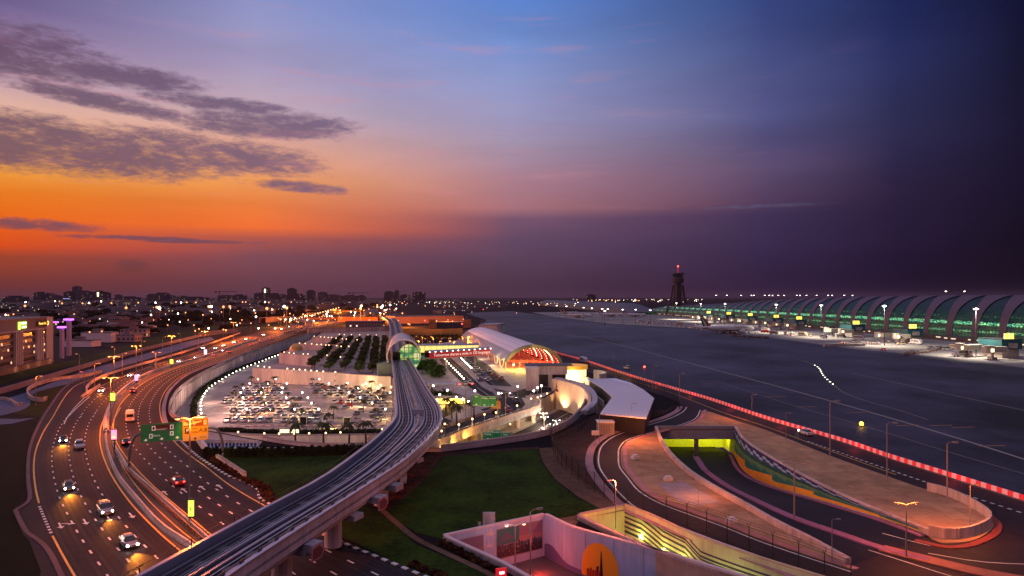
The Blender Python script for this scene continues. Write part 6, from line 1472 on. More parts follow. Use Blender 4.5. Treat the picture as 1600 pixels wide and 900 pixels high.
# ================================================================ RED LIGHT TRAIL built as a glowing striped strip along the apron
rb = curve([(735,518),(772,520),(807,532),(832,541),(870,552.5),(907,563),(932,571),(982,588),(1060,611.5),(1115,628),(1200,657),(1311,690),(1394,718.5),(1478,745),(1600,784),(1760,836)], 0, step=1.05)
t = thing('light_trail_strip', 'long glowing red and pale striped strip standing in for a vehicle light trail', 'barrier', tuple(rb[-1]))
Mr1 = mat('trail_red', (.6,.02,.03), .5, em=(1,.035,.04), es=.5); Mr2 = mat('trail_pink', (.8,.35,.35), .5, em=(1,.26,.24), es=.45)
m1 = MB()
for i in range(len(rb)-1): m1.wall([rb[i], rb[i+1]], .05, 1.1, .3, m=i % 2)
m1.build('trail_segment', [Mr1, Mr2], t, t.location)
m1 = MB().wall(rb[::3], 0, .25, .6); m1.build('foot', M_concd, t, t.location)
for i in range(60, len(rb)-5, 26): p = rb[i]; point((p.x-1.2, p.y-.6, 1.6), 140, (1,.08,.06), t, .4)  # added red lights spilling from the trail strip
# ================================================================ FENCES
def mesh_fence(label, px, h=3.2, step=3.6, z=0, cc=None, panel=True):
    c = cc or curve(px, z, step=step); t = thing('mesh_fence', label, 'fence', tuple(c[0])); 
    for i, p in enumerate(c[:95]):
        m = MB(); b_, d_, _ = nearest(c, p); n_ = Vector((-d_.y, d_.x, 0)); m.tube([p, p+Vector((0,0,h))], .06, 4); m.tube([p+Vector((0,0,h)), p+n_*.4+Vector((0,0,h+.5))], .04, 4); m.tube([p+Vector((0,0,h)), p-n_*.4+Vector((0,0,h+.5))], .04, 4); m.build('post', M_dark, t, t.location)
    m = MB()
    for z_ in (.05, h*.5, h-.05, ): m.wall(c, z+z_, z+z_+.035, .03)
    m.wall(offset(c, .4), z+h+.48, z+h+.51, .03); m.wall(offset(c, -.4), z+h+.48, z+h+.51, .03)
    m.build('wire', M_dark, t, t.location)
    if panel: m = MB(); m.sheet(c, [p+Vector((0,0,h)) for p in c]); m.build('mesh_panel', M_mesh, t, t.location)
M_mesh = bpy.data.materials.new('wire_mesh'); M_mesh.use_nodes = True; t_ = M_mesh.node_tree; t_.nodes['Principled BSDF'].inputs['Base Color'].default_value = (.02,.02,.025,1); t_.nodes['Principled BSDF'].inputs['Alpha'].default_value = .30
mesh_fence('tall dark mesh fence with forked posts curving between the lawn and the airport road', [(864,668),(861,682),(862,700),(872,722),(892,742),(925,766),(965,790),(1000,806),(1045,815),(1080,826),(1130,845),(1190,868),(1260,894),(1330,925)])
mesh_fence('mesh fence running from the curved wall past the front of the metal hall', [(862,690),(880,684),(900,676),(915,664),(925,648),(950,655),(985,657),(1008,655)], h=2.6)
mesh_fence('second mesh fence beside the airside road, behind the metal roofed hall', [(870,556),(910,571),(950,585),(985,597),(1020,609),(1045,620),(1058,633),(1062,641)], h=2.8)
def railing(label, px, z, h=1.0, step=1.5, off=0):
    c = offset(curve(px, z, step=step), off); m = MB(); 
    for p in c: m.tube([p, p+Vector((0,0,h))], .03, 3, caps=False)
    for z_ in (h*.5, h): m.wall(c, z+z_, z+z_+.05, .05)
    t = thing('railing', label, 'railing', tuple(c[0])); m.build('rail', mat('railing_white', (.5,.46,.5), .5), t, t.location)
railing('pale railing on the low wall in front of the sunken road', [(410,688),(470,697),(560,702),(640,706),(690,706)], .9, off=.2)
railing('pale railing on the grey blue wall under the flyover', [(690,706),(760,697),(820,688),(858,680)], 1.5, 1.2, off=.2)
railing('thin post railing on the near rim of the striped underpass', [(905,812),(956,836),(1010,860),(1070,883),(1125,900)], .4, .9, 2.0, off=-.2)
railing('dark railing on the bank beside the red lamp', [(113,600),(125,596),(146,590)], 0, 3.0, 1.5)
# ================================================================ POOL
t = thing('pool', 'pale walled pool with blue water left of the tall hedge', 'pool', tuple(W(322,712)))
A = W(324,711); m1 = MB(); x0, y0_ = A.x, A.y; x1 = W(470,711).x
m1.wall([W(308,689), W(324,711)], 0, 1.6, .5); m1.wall([W(324.5,711), W(470,710)], 0, 1.5, .5); m1.wall([W(322,692), W(404,694)], 0, .9, .4); m1.build('rim_wall', M_white, t, t.location)
m1 = MB(); m1.poly([(p.x, p.y, .9) for p in [W(318,699),W(326,709),W(405,707),W(403,697)]]); m1.build('water', mat('pool_water', (.05,.17,.34), .12, spec=.8), t, t.location)
m1 = MB()
for k in range(14):
    p = W(326+k*5.6, 695.5, .9); m1.box((p.x, p.y, 1.15), (.45,.3,.5))
m1.build('tile_pattern', mat('navy_tile', (.03,.04,.12), .4), t, t.location)
t = struct(MB().poly([(p[0], p[1], .05) for p in z0([(288,668),(312,672),(410,690),(404,697),(320,698),(308,690)])]).build('pool_deck', M_pave2))
free_wall('planter_wall', 'short white wall behind the flower bed beside the sign post', (339,719), (353,727), 1.2); free_wall('planter_wall', 'second white wall segment along the flower bed, stepping down the kerb', (353,727), (383,747), 1.1)
# flower beds
def bed(label, px, n, m, size=.2, w=1.6, h=.5):
    c = curve(px, 0, step=1.2); t = thing('flower_bed', label, 'flower bed', tuple(c[0])); mb = MB(); mb.leaves([(p.x+random.uniform(-.3,.3), p.y+random.uniform(-.3,.3), h*.5+.05, w*.5, w*.5, h*.6*random.uniform(.6,1.3)) for p in c], n, size); mb.build('shrubs', m, t, t.location)
bed('bed of reddish shrubs between the striped kerb and the white wall', [(318,706),(330,716),(345,727),(362,738),(380,750)], 1500, mat('red_shrub', (.07,.030,.014), .9, var=.5, scale=2))
bed('lower bed of rust coloured shrubs beside the viaduct', [(390,753),(405,760),(416,772),(424,784)], 1000, mat('red_shrub', (0,0,0)), w=2.2)
bed('strip of low brown shrubs along the poster underpass', [(690,851),(715,863),(745,878),(775,893)], 1300, mat('red_shrub', (0,0,0)), w=1.1)
bed('rust coloured shrubs beside the striped kerb beyond the viaduct', [(650,886),(668,894),(690,902)], 500, mat('red_shrub', (0,0,0)))
bed('green courtyard shrubs right of the station', [(656,560),(664,572),(676,583),(684,590)], 1800, M_leaf, .5, 6, 3)
bed('low green shrubs around the forecourt gardens', [(668,618),(690,616),(708,622),(722,630),(738,634)], 900, M_leaf, .35, 2.5, 1)
m1 = MB(); furrow = W(640,740)
for k in range(13):
    x = 690-k*6.6; y = 712+k*6.5; A_ = W(x, y); B_ = W(x-42+k*2.2, y-3+ (k*.8)); m1.leaves([(A_.x+(B_.x-A_.x)*i/6, A_.y+(B_.y-A_.y)*i/6, .15, .7, .3, .2) for i in range(7)], 60, .16)
o = m1.build('ground_cover', mat('red_cover', (.13,.035,.025), .9, var=.4, scale=2)); o['kind'] = 'stuff'
# roofed shelter in garden
p = W(690,600,4); t = thing('shelter', 'white flat canopy in the garden right of the viaduct', 'canopy', (p.x, p.y, 0)); MB().box((0,0,4), (10,4,.4), .1).build('roof', M_white, t)
for sx_, sy_ in ((-4,-1.4),(4,-1.4),(-4,1.4),(4,1.4)): MB().box((sx_, sy_, 1.9), (.3,.3,3.8), .1).build('post', M_white, t)
p = W(697,634); t = thing('taxi_shelter', 'low shelter glowing yellow beside the viaduct', 'shelter', (p.x, p.y, 0)); MB().box((0,0,2.7), (12,4,.3), .05).build('roof', M_pave2, t); MB().box((0,1.2,1.3), (11.6,.2,1.6), .05).build('lit_panel', glow('shelter_yellow', (1,.65,.08), 1.8), t); point((p.x, p.y-2, 2), 1500, (1,.65,.1), None, .3)
for sx_ in (-5.5, 5.5): MB().box((sx_, -1.2, 1.27), (.2,.2,2.54), .05).build('post', M_white, t)
p = W(775,633,3.5); t = thing('orange_board', 'small square orange board above the forecourt junction', 'sign', (p.x, p.y, 0)); MB().box((0,0,3.6), (2.6,.2,2.2)).build('panel', mat('board_orange', (.5,.17,.02), .6, em=(1,.3,.02), es=.25), t); MB().box((0,0,1.2), (.15,.12,2.5)).build('post', M_dark, t)

# ================================================================ SIGNS
M_grn = mat('sign_green', (.010,.16,.06), .4, em=(.0,.30,.10), es=.10); M_sw = mat('sign_white', (.75,.75,.72), .5, em=(1,1,.9), es=.25); M_brn = mat('sign_brown', (.12,.03,.03), .5); M_or = mat('sign_orange', (.85,.33,.02), .5); M_ink = mat('sign_ink', (.12,.03,.01), .6)
FNT = Matrix.Rotation(radians(90), 3, 'X')
def gantry():
    L_ = W(202,737); R_p = W(348,722); t = thing('gantry_sign', 'overhead gantry arching over the right carriageway with a green panel and an orange panel', 'gantry', tuple(L_))
    Ym = 134.0
    top = 7.2; d = R_p-L_; pts = [L_, L_+Vector((0,0,top*.45)), L_+d*.03+Vector((0,0,top*.8)), L_+d*.12+Vector((0,0,top)), L_+d*.5+Vector((0,0,top+.1)), R_p-d*.12+Vector((0,0,top)), R_p-d*.03+Vector((0,0,top*.8)), R_p+Vector((0,0,top*.45)), R_p]
    MB().tube(cr_spline(pts, 4), .26, 8).build('arch', mat('gantry_blue', (.14,.15,.22), .5, metal=.3), t, t.location)
    ang = atan2(d.y, d.x)
    def at(px, z): # point on the sign plane (in front of the beam)
        s_ = ((px-800)/F*L_.y-L_.x)/(d.x-(px-800)/F*d.y); return L_+d*s_+Vector((sin(ang)*.45, -cos(ang)*.45, z))
    g0 = at(220,0); g1 = at(284.5,0); o1 = at(325,0)
    def zz(py, P): return H-(py-HOR)*P.y/F
    def panel(a, b, zb, zt, m, name, par=t, th=.12, k=0):
        c = (a+b)/2; Ln = (b-a).length; off = Vector((sin(ang)*k, -cos(ang)*k, 0)); mm = MB().box((c.x+off.x, c.y+off.y, (zb+zt)/2), (Ln, th, zt-zb), ang); return mm.build(name, m, par, t.location)
    zb, zt = zz(692, g0), zz(664, g0)
    G = panel(g0, g1, zb, zt, M_grn, 'green_panel'); 
    def sub(a, b, u0, u1, v0, v1, zb, zt, m, name, par, k): A_ = a.lerp(b, u0); B_ = a.lerp(b, u1); q = panel(A_, B_, zb+(zt-zb)*v0, zb+(zt-zb)*v1, m, name, t, .03, k); q.parent = t; return q
    sub(g0, g1, .24, .80, .60, .92, zb, zt, M_brn, 'brown_field', G, .09)
    for u0, u1, v0, v1 in [(.26,.35,.63,.89),(.70,.79,.63,.89),(.70,.79,.28,.52),(.20,.28,.20,.46)]: sub(g0, g1, u0, u1, v0, v1, zb, zt, M_sw, 'pictogram', G, .11)
    for u0, u1, v0, v1 in [(.29,.32,.66,.86),(.27,.34,.73,.79),(.725,.765,.68,.84),(.725,.765,.34,.46),(.22,.26,.24,.42)]: sub(g0, g1, u0, u1, v0, v1, zb, zt, M_brn if v0 > .6 else M_grn, 'pictogram_glyph', G, .13)
    def txt(s_, a, b, u, v, size, m, zb, zt, k=.13): c = a.lerp(b, u)+Vector((sin(ang)*k, -cos(ang)*k, zb+(zt-zb)*v)); lettering('lettering', s_, size, tuple(c-Vector(t.location)), (radians(90), 0, ang), m, t, .01)
    txt('Terminal 1', g0, g1, .49, .68, .50, M_sw, zb, zt); txt('الصالة' if False else 'Terminal', g0, g1, .55, .83, .34, M_sw, zb, zt) if False else None
    txt('Deira', g0, g1, .38, .34, .55, M_sw, zb, zt); 
    def arrowd(a, b, u, zb, zt, m):
        c = a.lerp(b, u)+Vector((sin(ang)*.13, -cos(ang)*.13, 0)); e = (b-a).normalized(); z_ = zb+.42; mm = MB(); mm.add([c-e*.42+Vector((0,0,z_+.1)), c+Vector((0,0,z_-.22)), c+e*.42+Vector((0,0,z_+.1)), c+e*.12+Vector((0,0,z_+.08)), c+e*.12+Vector((0,0,z_+.3)), c-e*.12+Vector((0,0,z_+.3)), c-e*.12+Vector((0,0,z_+.08))], [(0,1,2,3,4,5,6)]); mm.build('arrow', m, t, t.location)
    for u in (.12, .50, .88): arrowd(g0, g1, u, zb, zt, M_sw)
    zb2, zt2 = zz(686.5, o1), zz(652.5, o1)
    O = panel(g1+(o1-g1)*.015, o1, zb2, zt2, M_or, 'orange_panel')
    sub(g1, o1, .06, .97, .66, .95, zb2, zt2, mat('sign_red', (.40,.04,.01), .5), 'red_field', O, .09)
    sub(g1, o1, .82, .94, .69, .92, zb2, zt2, mat('sign_cream', (.8,.6,.2), .5), 'gate_number_field', O, .11); txt('1', g1, o1, .88, .80, .62, M_ink, zb2, zt2)
    cpl = g1.lerp(o1, .44)+Vector((sin(ang)*.12, -cos(ang)*.12, 0)); e = (o1-g1).normalized(); z_ = zb2+(zt2-zb2)*.80
    q = lambda a, b: cpl+e*a+Vector((0,0,z_+b)); mm = MB(); mm.add([q(-1.0,-.15),q(-.7,-.28),q(.6,.0),q(1.5,.25),q(1.4,.42),q(.3,.25),q(-.8,.1)], [(0,1,2,3,4,5,6)]); mm.add([q(.3,.05),q(.6,.1),q(-.1,.55),q(-.4,.5)], [(0,1,2,3)]); mm.add([q(.2,.0),q(.5,.05),q(.1,-.42),q(-.1,-.42)], [(0,1,2,3)]); mm.build('aeroplane_pictogram', mat('sign_cream', (0,0,0)), t, t.location)
    cb = g1.lerp(o1, .13)+Vector((sin(ang)*.12, -cos(ang)*.12, 0)); q = lambda a, b: cb+e*a+Vector((0,0,z_+b)); mm = MB(); mm.add([q(-.45,-.4),q(.4,-.4),q(.4,.15),q(.1,.15),q(.0,.4),q(-.45,.4)], [(0,1,2,3,4,5)]); mm.build('terminal_pictogram', mat('sign_cream', (0,0,0)), t, t.location)
    sub(g1, o1, .10, .30, .34, .60, zb2, zt2, M_ink, 'parking_field', O, .09); txt('P', g1, o1, .20, .47, .95, M_sw, zb2, zt2); txt('Airline', g1, o1, .47, .55, .42, M_ink, zb2, zt2); txt('Parking', g1, o1, .47, .40, .42, M_ink, zb2, zt2); txt('A,B', g1, o1, .80, .46, 1.05, M_ink, zb2, zt2)
    sub(g1, o1, .02, .99, .02, .25, zb2, zt2, mat('sign_peach', (.8,.40,.16), .5), 'peach_field', O, .09); arrowd(g1, o1, .5, zb2-.05, zt2, M_ink); txt('Exit only', g1, o1, .80, .14, .36, M_ink, zb2, zt2, .14)
    pp = (g1+o1)/2; point((pp.x+2.0, pp.y-5.0, zt2+2.0), 2600, (1,.62,.16), None, .3, spot=70, aim=(pp.x, pp.y, zb2+1.5))
gantry()
def panel_sign(label, px0, px1, py0, py1, Y, zb, tops, texts):
    x0 = (px0-800)/F*Y; x1 = (px1-800)/F*Y; n = len(tops); t = thing('direction_sign', label, 'road sign', ((x0+x1)/2, Y, zb)); w = (x1-x0)/n
    z1 = H-(py0-HOR)*Y/F; z0_ = H-(py1-HOR)*Y/F
    for k in range(n):
        a = x0+w*k+.04; b = x0+w*(k+1)-.04; zt = z1+tops[k]*(z1-z0_); zz_ = z0_+(.15 if tops[k] > 0 else 0)
        MB().bb(a, b, Y-.08, Y+.08, zz_, zt).build('panel', M_grn, t, t.location)
        m = MB(); m.bb(a+.04, b-.04, Y-.10, Y-.085, zz_+.04, zz_+.08); m.bb(a+.04, b-.04, Y-.10, Y-.085, zt-.08, zt-.04); m.build('panel_border', M_sw, t, t.location)
        for i, s_ in enumerate(texts[k]): lettering('lettering', s_, .5, ((a+b)/2-t.location.x, -.12, zt-.5-i*.62-t.location.z), (radians(90),0,0), M_sw, t, .005)
        m = MB(); c = (a+b)/2; m.add([(c-.25,Y-.11,zz_+.5),(c,Y-.11,zz_+.2),(c+.25,Y-.11,zz_+.5)], [(0,1,2)]); m.build('arrow', M_sw, t, t.location)
    for x in (x0-.3, x1+.3): MB().tube([(x, Y+.3, zb), (x, Y+.3, z1)], .16, 6).build('post', M_steel, t, t.location)
    MB().tube([(x0-.3, Y+.3, z1-.4), (x1+.3, Y+.3, z1-.4)], .12, 6).build('beam', M_steel, t, t.location)
panel_sign('three joined green direction panels over the flyover, left one highest', 738, 776, 619, 635, 177, PIT_Z, [.16,.0,-.0], [['Exit'],['Parking'],['Arrivals']])
panel_sign('three green direction panels low over the sunken road, middle one highest', 755, 797, 675, 688, 164, PIT_Z, [.0,.26,-.06], [['Parking'],['Terminal 1'],['Deira']])
# pole banners
def banner(label, px, py, w_px, h_px, Y, col, es, pole=True):
    x = (px-800)/F*Y; z = H-(py-HOR)*Y/F; w = w_px/F*Y; h_ = h_px/F*Y; t = thing('lit_banner', label, 'lit sign', (x, Y, z))
    MB().box((0,0,0), (w, .25, h_)).build('panel', glow('banner_'+col[0], col[1], es), t); MB().box((0,.02,h_/2+.12), (w+.1,.3,.2)).build('frame', M_dark, t); MB().box((0,.02,-h_/2-.12), (w+.1,.3,.2)).build('frame', M_dark, t); return t, w, h_
Mp = ('lime', (.62,.95,.04)); Mk = ('pink', (1,.22,.45))
t, w_, h_ = banner('large lime green lit banner low on the tall median mast', 298.5, 794, 8, 25, 100.6, Mp, 1.5); MB().box((.0,-.14,-.1), (.1,.03,.6)).build('mark', M_grn, t)
banner('small lime green lit banner on the twin lamp post by the slip road nose', 176, 620, 7, 12, W(173,668).y-.3, Mp, 1.5)
t, w_, h_ = banner('pink lit banner with a yellow and white figure where the median wall widens', 178, 679, 8, 15, W(178,705).y, Mk, 1.6); MB().box((0,-.15,.2), (w_*.6,.05,h_*.3)).build('mark', glow('banner_white', (1,.9,.7), 3), t); MB().box((0,-.15,-h_*.25), (w_*.7,.05,h_*.2)).build('mark', glow('banner_amber', (1,.5,.1), 2), t)
p = W(178,705); MB().tube([(0,.2,-(H-(679-HOR)*p.y/F)), (0,.2,-h_/2)], .12, 6).build('post', M_dark, t)
t, w_, h_ = banner('tiny pink lit banner beside the pair of cars on the far bend', 213, 590, 5, 9, W(212,600).y, ('magenta', (1,.25,.75)), 2.2); MB().tube([(0,.2,-4), (0,.2,-h_/2)], .12, 6).build('post', M_dark, t)
t, w_, h_ = banner('tiny lime lit banner over the far bend of the median', 268, 565, 5, 7, W(268,576).y, Mp, 2.0); MB().tube([(0,.2,-4), (0,.2,-h_/2)], .12, 6).build('post', M_dark, t)
t, w_, h_ = banner('tiny white and violet lit panel on the far median', 321, 550, 4, 7, W(321,560).y, ('violet', (.85,.7,1)), 2.5); MB().tube([(0,.2,-4), (0,.2,-h_/2)], .12, 6).build('post', M_dark, t)
# ================================================================ TREES
def tree_proto(name, h, r, n, size, m, clumps=7, sq=1.0):
    t = thing(name, 'tmp tree label goes here', 'tree', (0,0,0), 0, 'tmp'); mt = MB(); mt.tube([(0,0,0),(.1,0,h*.3),(0,.1,h*.55)], [.28*h/8,.2*h/8,.1*h/8], 6)
    for k in range(4): a = k*1.6; mt.tube([(0,0,h*.35),(cos(a)*r*.5, sin(a)*r*.5, h*.65)], [.12*h/8,.04*h/8], 4)
    mt.build('trunk', M_trunk, t); m1 = MB(); cs_ = [(0,0,h*.68,r*.6,r*.6,h*.25)]
    for k in range(clumps): a = random.uniform(0, 6.28); q = random.uniform(.4,.75)*r; cs_.append((q*cos(a), q*sin(a), h*random.uniform(.45,.85), r*random.uniform(.32,.5), r*random.uniform(.32,.5), h*random.uniform(.12,.2)*sq))
    m1.leaves(cs_, n, size); m1.build('crown', m, t); return t
TP = {}
def put_tree(key, p, lb, sc, grp):
    pr = TP[key]
    if pr[1]: o = pr[0]; o['label'] = lb; o['group'] = grp; o.location = p; o.scale = (sc,)*3; pr[1] = False
    else: o = dup(pr[0], p, random.uniform(0, 6.28), lb, grp, sc)
    o['group'] = grp; return o
TP['garden1'] = [tree_proto('garden_tree', 5.2, 2.5, 420, .34, M_leaf), True]
TP['garden2'] = [tree_proto('garden_tree', 5.6, 2.4, 420, .34, mat('leaves_olive', (.05,.06,.014), .8, var=.4, scale=.6)), True]
rowsT = [((486,577),(532,533)),((513,579),(548,534)),((538,580),(562,534)),((561,583),(576,534)),((583,584),(588,534)),((599,586),(602,534))]
for ri, (a_, b_) in enumerate(rowsT):
    A_ = W(*a_); B_ = W(*b_); n = 34 if ri != 2 else 26
    for k in range(n):
        p = A_.lerp(B_, k/(n-1))+Vector((random.uniform(-.4,.4), 0, 0)); put_tree('garden1' if (ri+k) % 2 else 'garden2', p, 'clipped tree, %s back from the front wall in the %s tree row' % (nth(k), nth(ri)), random.uniform(.78,1.0), 'trees planted in six rows on the terrace')
    if ri < 5:
        C_ = W(*rowsT[ri+1][0]); 
struct_ = MB()
for ri in range(5):
    for k in range(9):
        u0 = k/9; A_ = W(*rowsT[ri][0]).lerp(W(*rowsT[ri][1]), u0); B_ = W(*rowsT[ri+1][0]).lerp(W(*rowsT[ri+1][1]), u0); c = (A_+B_)/2; struct_.box((c.x, c.y, .08), (5.5 if ri > 1 else 4.5, 12 if k % 2 else 8, .08), .18, (k+ri) % 2)
struct(struct_.build('terrace_paving', [mat('terrace_slab', (.36,.34,.38), .7, var=.15, scale=.5), mat('terrace_slab2', (.20,.17,.18), .8, var=.15, scale=.5)]))
for k, (x, y) in enumerate([(657,566),(664,574),(672,578),(678,585),(660,583),(686,590),(668,563)]): put_tree('garden1', W(x, y), 'bushy tree in the green courtyard right of the station, %s of the group' % nth(k), 1.15, 'courtyard trees by the station')
for k, x in enumerate(range(636,730,7)): put_tree('garden2', W(x, 533+random.uniform(-1,1)), 'dark tree silhouetted on the orange wall, %s from the left' % nth(k), .9, 'trees before the orange wall')
# ================================================================ AIRCRAFT
def aircraft(label, nose, yaw, L_=60, sc=1.0, group=None):
    t = thing('airliner', label, 'aircraft', nose, yaw, group); r = 2.85
    secs = [(0,.3,3.9),(1.5,1.4,4.1),(4,2.3,4.5),(7,r,4.8),(20,r,4.8),(42,r,4.8),(50,2.2,5.2),(57,1.1,5.9),(61,.3,6.3)]
    m = MB(); m.tube([(0, -y, z) for y, _, z in secs], [q for _, q, _ in secs], 14); m.build('fuselage', mat('aircraft_white', (.72,.70,.70), .35), t, smooth=True)
    for s_ in (-1, 1):
        m = MB(); w = [(s_*2.4,-20,3.6),(s_*28,-37,5.2),(s_*28,-39.3,5.2),(s_*9,-33,4.1),(s_*2.4,-33,3.6)]; m.add(w+[(x,y,z-.5+.014*abs(x)) for x,y,z in w], [(0,1,2,3,4),(9,8,7,6,5)]+[(i,(i+1)%5,5+(i+1)%5,5+i) for i in range(5)]); m.build('wing', mat('wing_grey', (.35,.35,.38), .45), t)
        m = MB(); m.tube([(s_*9.6,-19.5,2.4),(s_*9.6,-21,2.4),(s_*9.6,-25,2.4),(s_*9.6,-27,2.5)], [1.5,1.75,1.6,.9], 12); m.build('engine', mat('aircraft_white', (0,0,0)), t)
        m = MB(); w = [(s_*1,-53,6.2),(s_*9.5,-59.5,6.8),(s_*9.5,-61,6.8),(s_*1,-58.5,6.2)]; m.add(w+[(x,y,z-.25) for x,y,z in w], [(0,1,2,3),(7,6,5,4)]+[(i,(i+1)%4,4+(i+1)%4,4+i) for i in range(4)]); m.build('tailplane', mat('aircraft_white', (0,0,0)), t)
        m = MB(); m.tube([(s_*5,-31,0.6),(s_*5,-31,3.4)], .3, 6); m.tube([(s_*5-.7,-30,.65),(s_*5+.7,-30,.65)], .65, 8); m.tube([(s_*5-.7,-32,.65),(s_*5+.7,-32,.65)], .65, 8); m.build('landing_gear', M_dark, t)
        m = MB(); 
        for k in range(30): m.box((s_*(r-.02), -9-k*1.3, 5.3), (.12,.5,.35))
        m.build('cabin_windows', M_glassd, t)
    m = MB(); m.tube([(0,-6,.5),(0,-6,3)], .2, 6); m.tube([(-.5,-6,.5),(.5,-6,.5)], .5, 8); m.build('landing_gear', M_dark, t)
    cols = [mat('fin_white', (.7,.7,.7), .4), mat('fin_red', (.5,.015,.02), .4), mat('fin_black', (.02,.02,.02), .4), mat('fin_green', (.01,.18,.06), .4)]
    def fin(u): return (-48.5-u*10.5, -57.5-u*4.5)   # leading, trailing y at height u
    order = [(0,.26,0),(.26,.5,2),(.5,.74,0),(.74,.90,3)]
    m = MB()
    H_ = 10.2
    for k in range(10):
        u0, u1 = k/10, (k+1)/10; l0, t0_ = fin(u0); l1, t1 = fin(u1)
        bands = [(0,.30,1),(.30,.52,3),(.52,.76,0),(.76,1,2)]
        for a_, b_, c_ in bands:
            sh = lambda f, u: min(1, max(0, f-.12+u*.0+.10*sin(u*3)))
            P_ = [(0, l0+(t0_-l0)*a_, 7.0+u0*H_), (0, l0+(t0_-l0)*b_, 7.0+u0*H_), (0, l1+(t1-l1)*b_, 7.0+u1*H_), (0, l1+(t1-l1)*a_, 7.0+u1*H_)]
            m.add([(.22,y,z) for _,y,z in P_], [(0,1,2,3)], c_); m.add([(-.22,y,z) for _,y,z in P_], [(3,2,1,0)], c_)
            if a_ == 0: m.add([(.22,P_[0][1],P_[0][2]),(-.22,P_[0][1],P_[0][2]),(-.22,P_[3][1],P_[3][2]),(.22,P_[3][1],P_[3][2])], [(0,1,2,3)], 1)
    m.build('tail_fin', cols, t)
    return t
p = W(1178,520); fy = radians(-68)
t = aircraft('white airliner parked before the concourse with a red, green and black striped tail fin', (p.x, p.y, 0), fy)
lettering('airline_lettering', 'Emirates', 3.0, (-2.95, -19, 6.0), (radians(78), 0, radians(-90)), mat('gold_letters', (.5,.35,.08), .4, metal=.3), t, .02)
lettering('airline_lettering', 'Emirates', 3.0, (2.95, -19, 6.0), (radians(78), 0, radians(90)), mat('gold_letters', (0,0,0)), t, .02)
for k, (x, y) in enumerate([(925,494),(975,492.5),(1010,493),(905,490)]):
    p = W(x, y+2); q = dup(t, (p.x, p.y, 0), radians(-80+k*9), 'distant airliner parked near the far concourse, %s from the left' % nth([1,2,3,0][k]), 'distant parked airliners', .8)
# ================================================================ GATES, JET BRIDGES, APRON EQUIPMENT
M_teal = mat('teal_cladding', (.012,.11,.13), .5, var=.15, scale=.4); M_jb = mat('jet_bridge_skin', (.36,.32,.28), .5, var=.25, scale=.6); M_gy = glow('gate_sign', (1,.82,.04), 1.5); M_gl = glow('bridge_lamp', (1,.75,.35), 3.5)
def gate(x, ybase, lb, kx=1.0, first=[None]):
    """gate block with two yellow signs and a two-armed jet bridge, front towards the apron (-X)"""
    p = W(x, ybase)
    if first[0] is None:
        t = thing('gate_block', lb, 'gate', tuple(p), .087)
        MB().box((0,0,7.6), (12,17,5.2)).build('teal_tower', M_teal, t); MB().box((0,0,2.6), (10,15,4.9)).build('base', M_jb, t); MB().box((.2,0,10.4), (12.6,17.6,.3)).build('roof', M_dark, t)
        for s_ in (-1,1): b = MB().box((-3.5, -8.8, 13.2), (.1,.1,.1)); 
        for s_ in (-1,1): MB().box((-2.2+s_*1.5, -8.9, 12.2), (2.6,.3,3.0)).build('yellow_sign', M_gy, t)
        MB().box((-2.2,-8.5,10.9), (.3,.3,1.0)).build('sign_post', M_dark, t)
        MB().box((0.5,-8.65,7.0), (5.4,.2,2.8)).build('white_board', M_conc, t)
        for s_, ln in ((1,18),(-1,15)):
            j = MB(); j.box((-8-ln/2*.6, s_*7-4, 5.4), (ln*.75,3.2,3.0), .35*s_); jb = j.build('jet_bridge', M_jb, t); w = MB(); w.box((-8-ln/2*.6, s_*7-5.62, 5.6), (ln*.6,.1,.9), .35*s_); g = w.build('jet_bridge_window', M_glassd, None); g.parent = jb
            h_ = MB(); h_.tube([(-9-ln*.62, s_*9.5-5, 3.6), (-9-ln*.62, s_*9.5-5, 7.6)], 2.4, 10); h_.build('bridge_head', M_jb, t)
            l_ = MB(); l_.box((-11-ln*.3, s_*8-5.2, 2.1), (1.0,1.0,4.2)); l_.box((-11-ln*.3, s_*8-5.2, .7), (3.0,3.4,1.2)); l_.build('bridge_leg', M_steel, t)
            q = MB(); q.box((-9-ln*.62-.2, s_*9.5-7.5, 5.2), (1.6,.2,1.7)); q.build('bridge_lamp', M_gl, t)
        KIDS.clear(); first[0] = t; return t
    return dup(first[0], tuple(p), .087, lb, 'gate blocks along the concourse', kx)
gl = [(1560,553),(1415,533),(1345,524),(1232,514),(1245,520),(1205,511),(1167,506.5),(1134,503.5),(1105,501)]
gl = [(1562,558),(1418,535),(1332,526),(1245,515),(1210,511),(1170,507),(1137,504),(1106,501.5)]
for k, (x, y) in enumerate(gl): gate(x, y, 'teal gate block with yellow signs and jet bridges, %s from the right' % nth(k), 1.0 if k else 1.25)
LP_first = None
def props(kind, pts, lb0, grp):
    pr = None
    for k, (x, y, rz) in enumerate(pts):
        lb = '%s, %s from the left' % (lb0, nth(k)); p = W(x, y)
        if pr is None:
            t = thing(kind, lb, kind.replace('_', ' '), tuple(p), rz, grp)
            if kind == 'baggage_cart':
                MB().box((0,0,.6), (3.2,1.6,.25)).build('bed', mat('cart_red', (.25,.04,.03), .6), t); MB().box((0,0,1.25), (2.8,1.4,1.0)).build('load', mat('cart_load', (.22,.2,.2), .8, var=.3, scale=2), t)
                for sx_ in (-1.1,1.1):
                    for sy_ in (-.8,.8): MB().tube([(sx_, sy_-.08, .28), (sx_, sy_+.08, .28)], .28, 8).build('wheel', M_wheel, t)
            elif kind == 'container':
                MB().box((0,0,1.0), (2.4,1.8,1.7)).build('shell', M_conc, t); MB().box((0,0,.08), (2.5,1.9,.14)).build('base_plate', M_steel, t)
            pr = t; 
        else: dup(pr, tuple(p), rz, lb, grp)
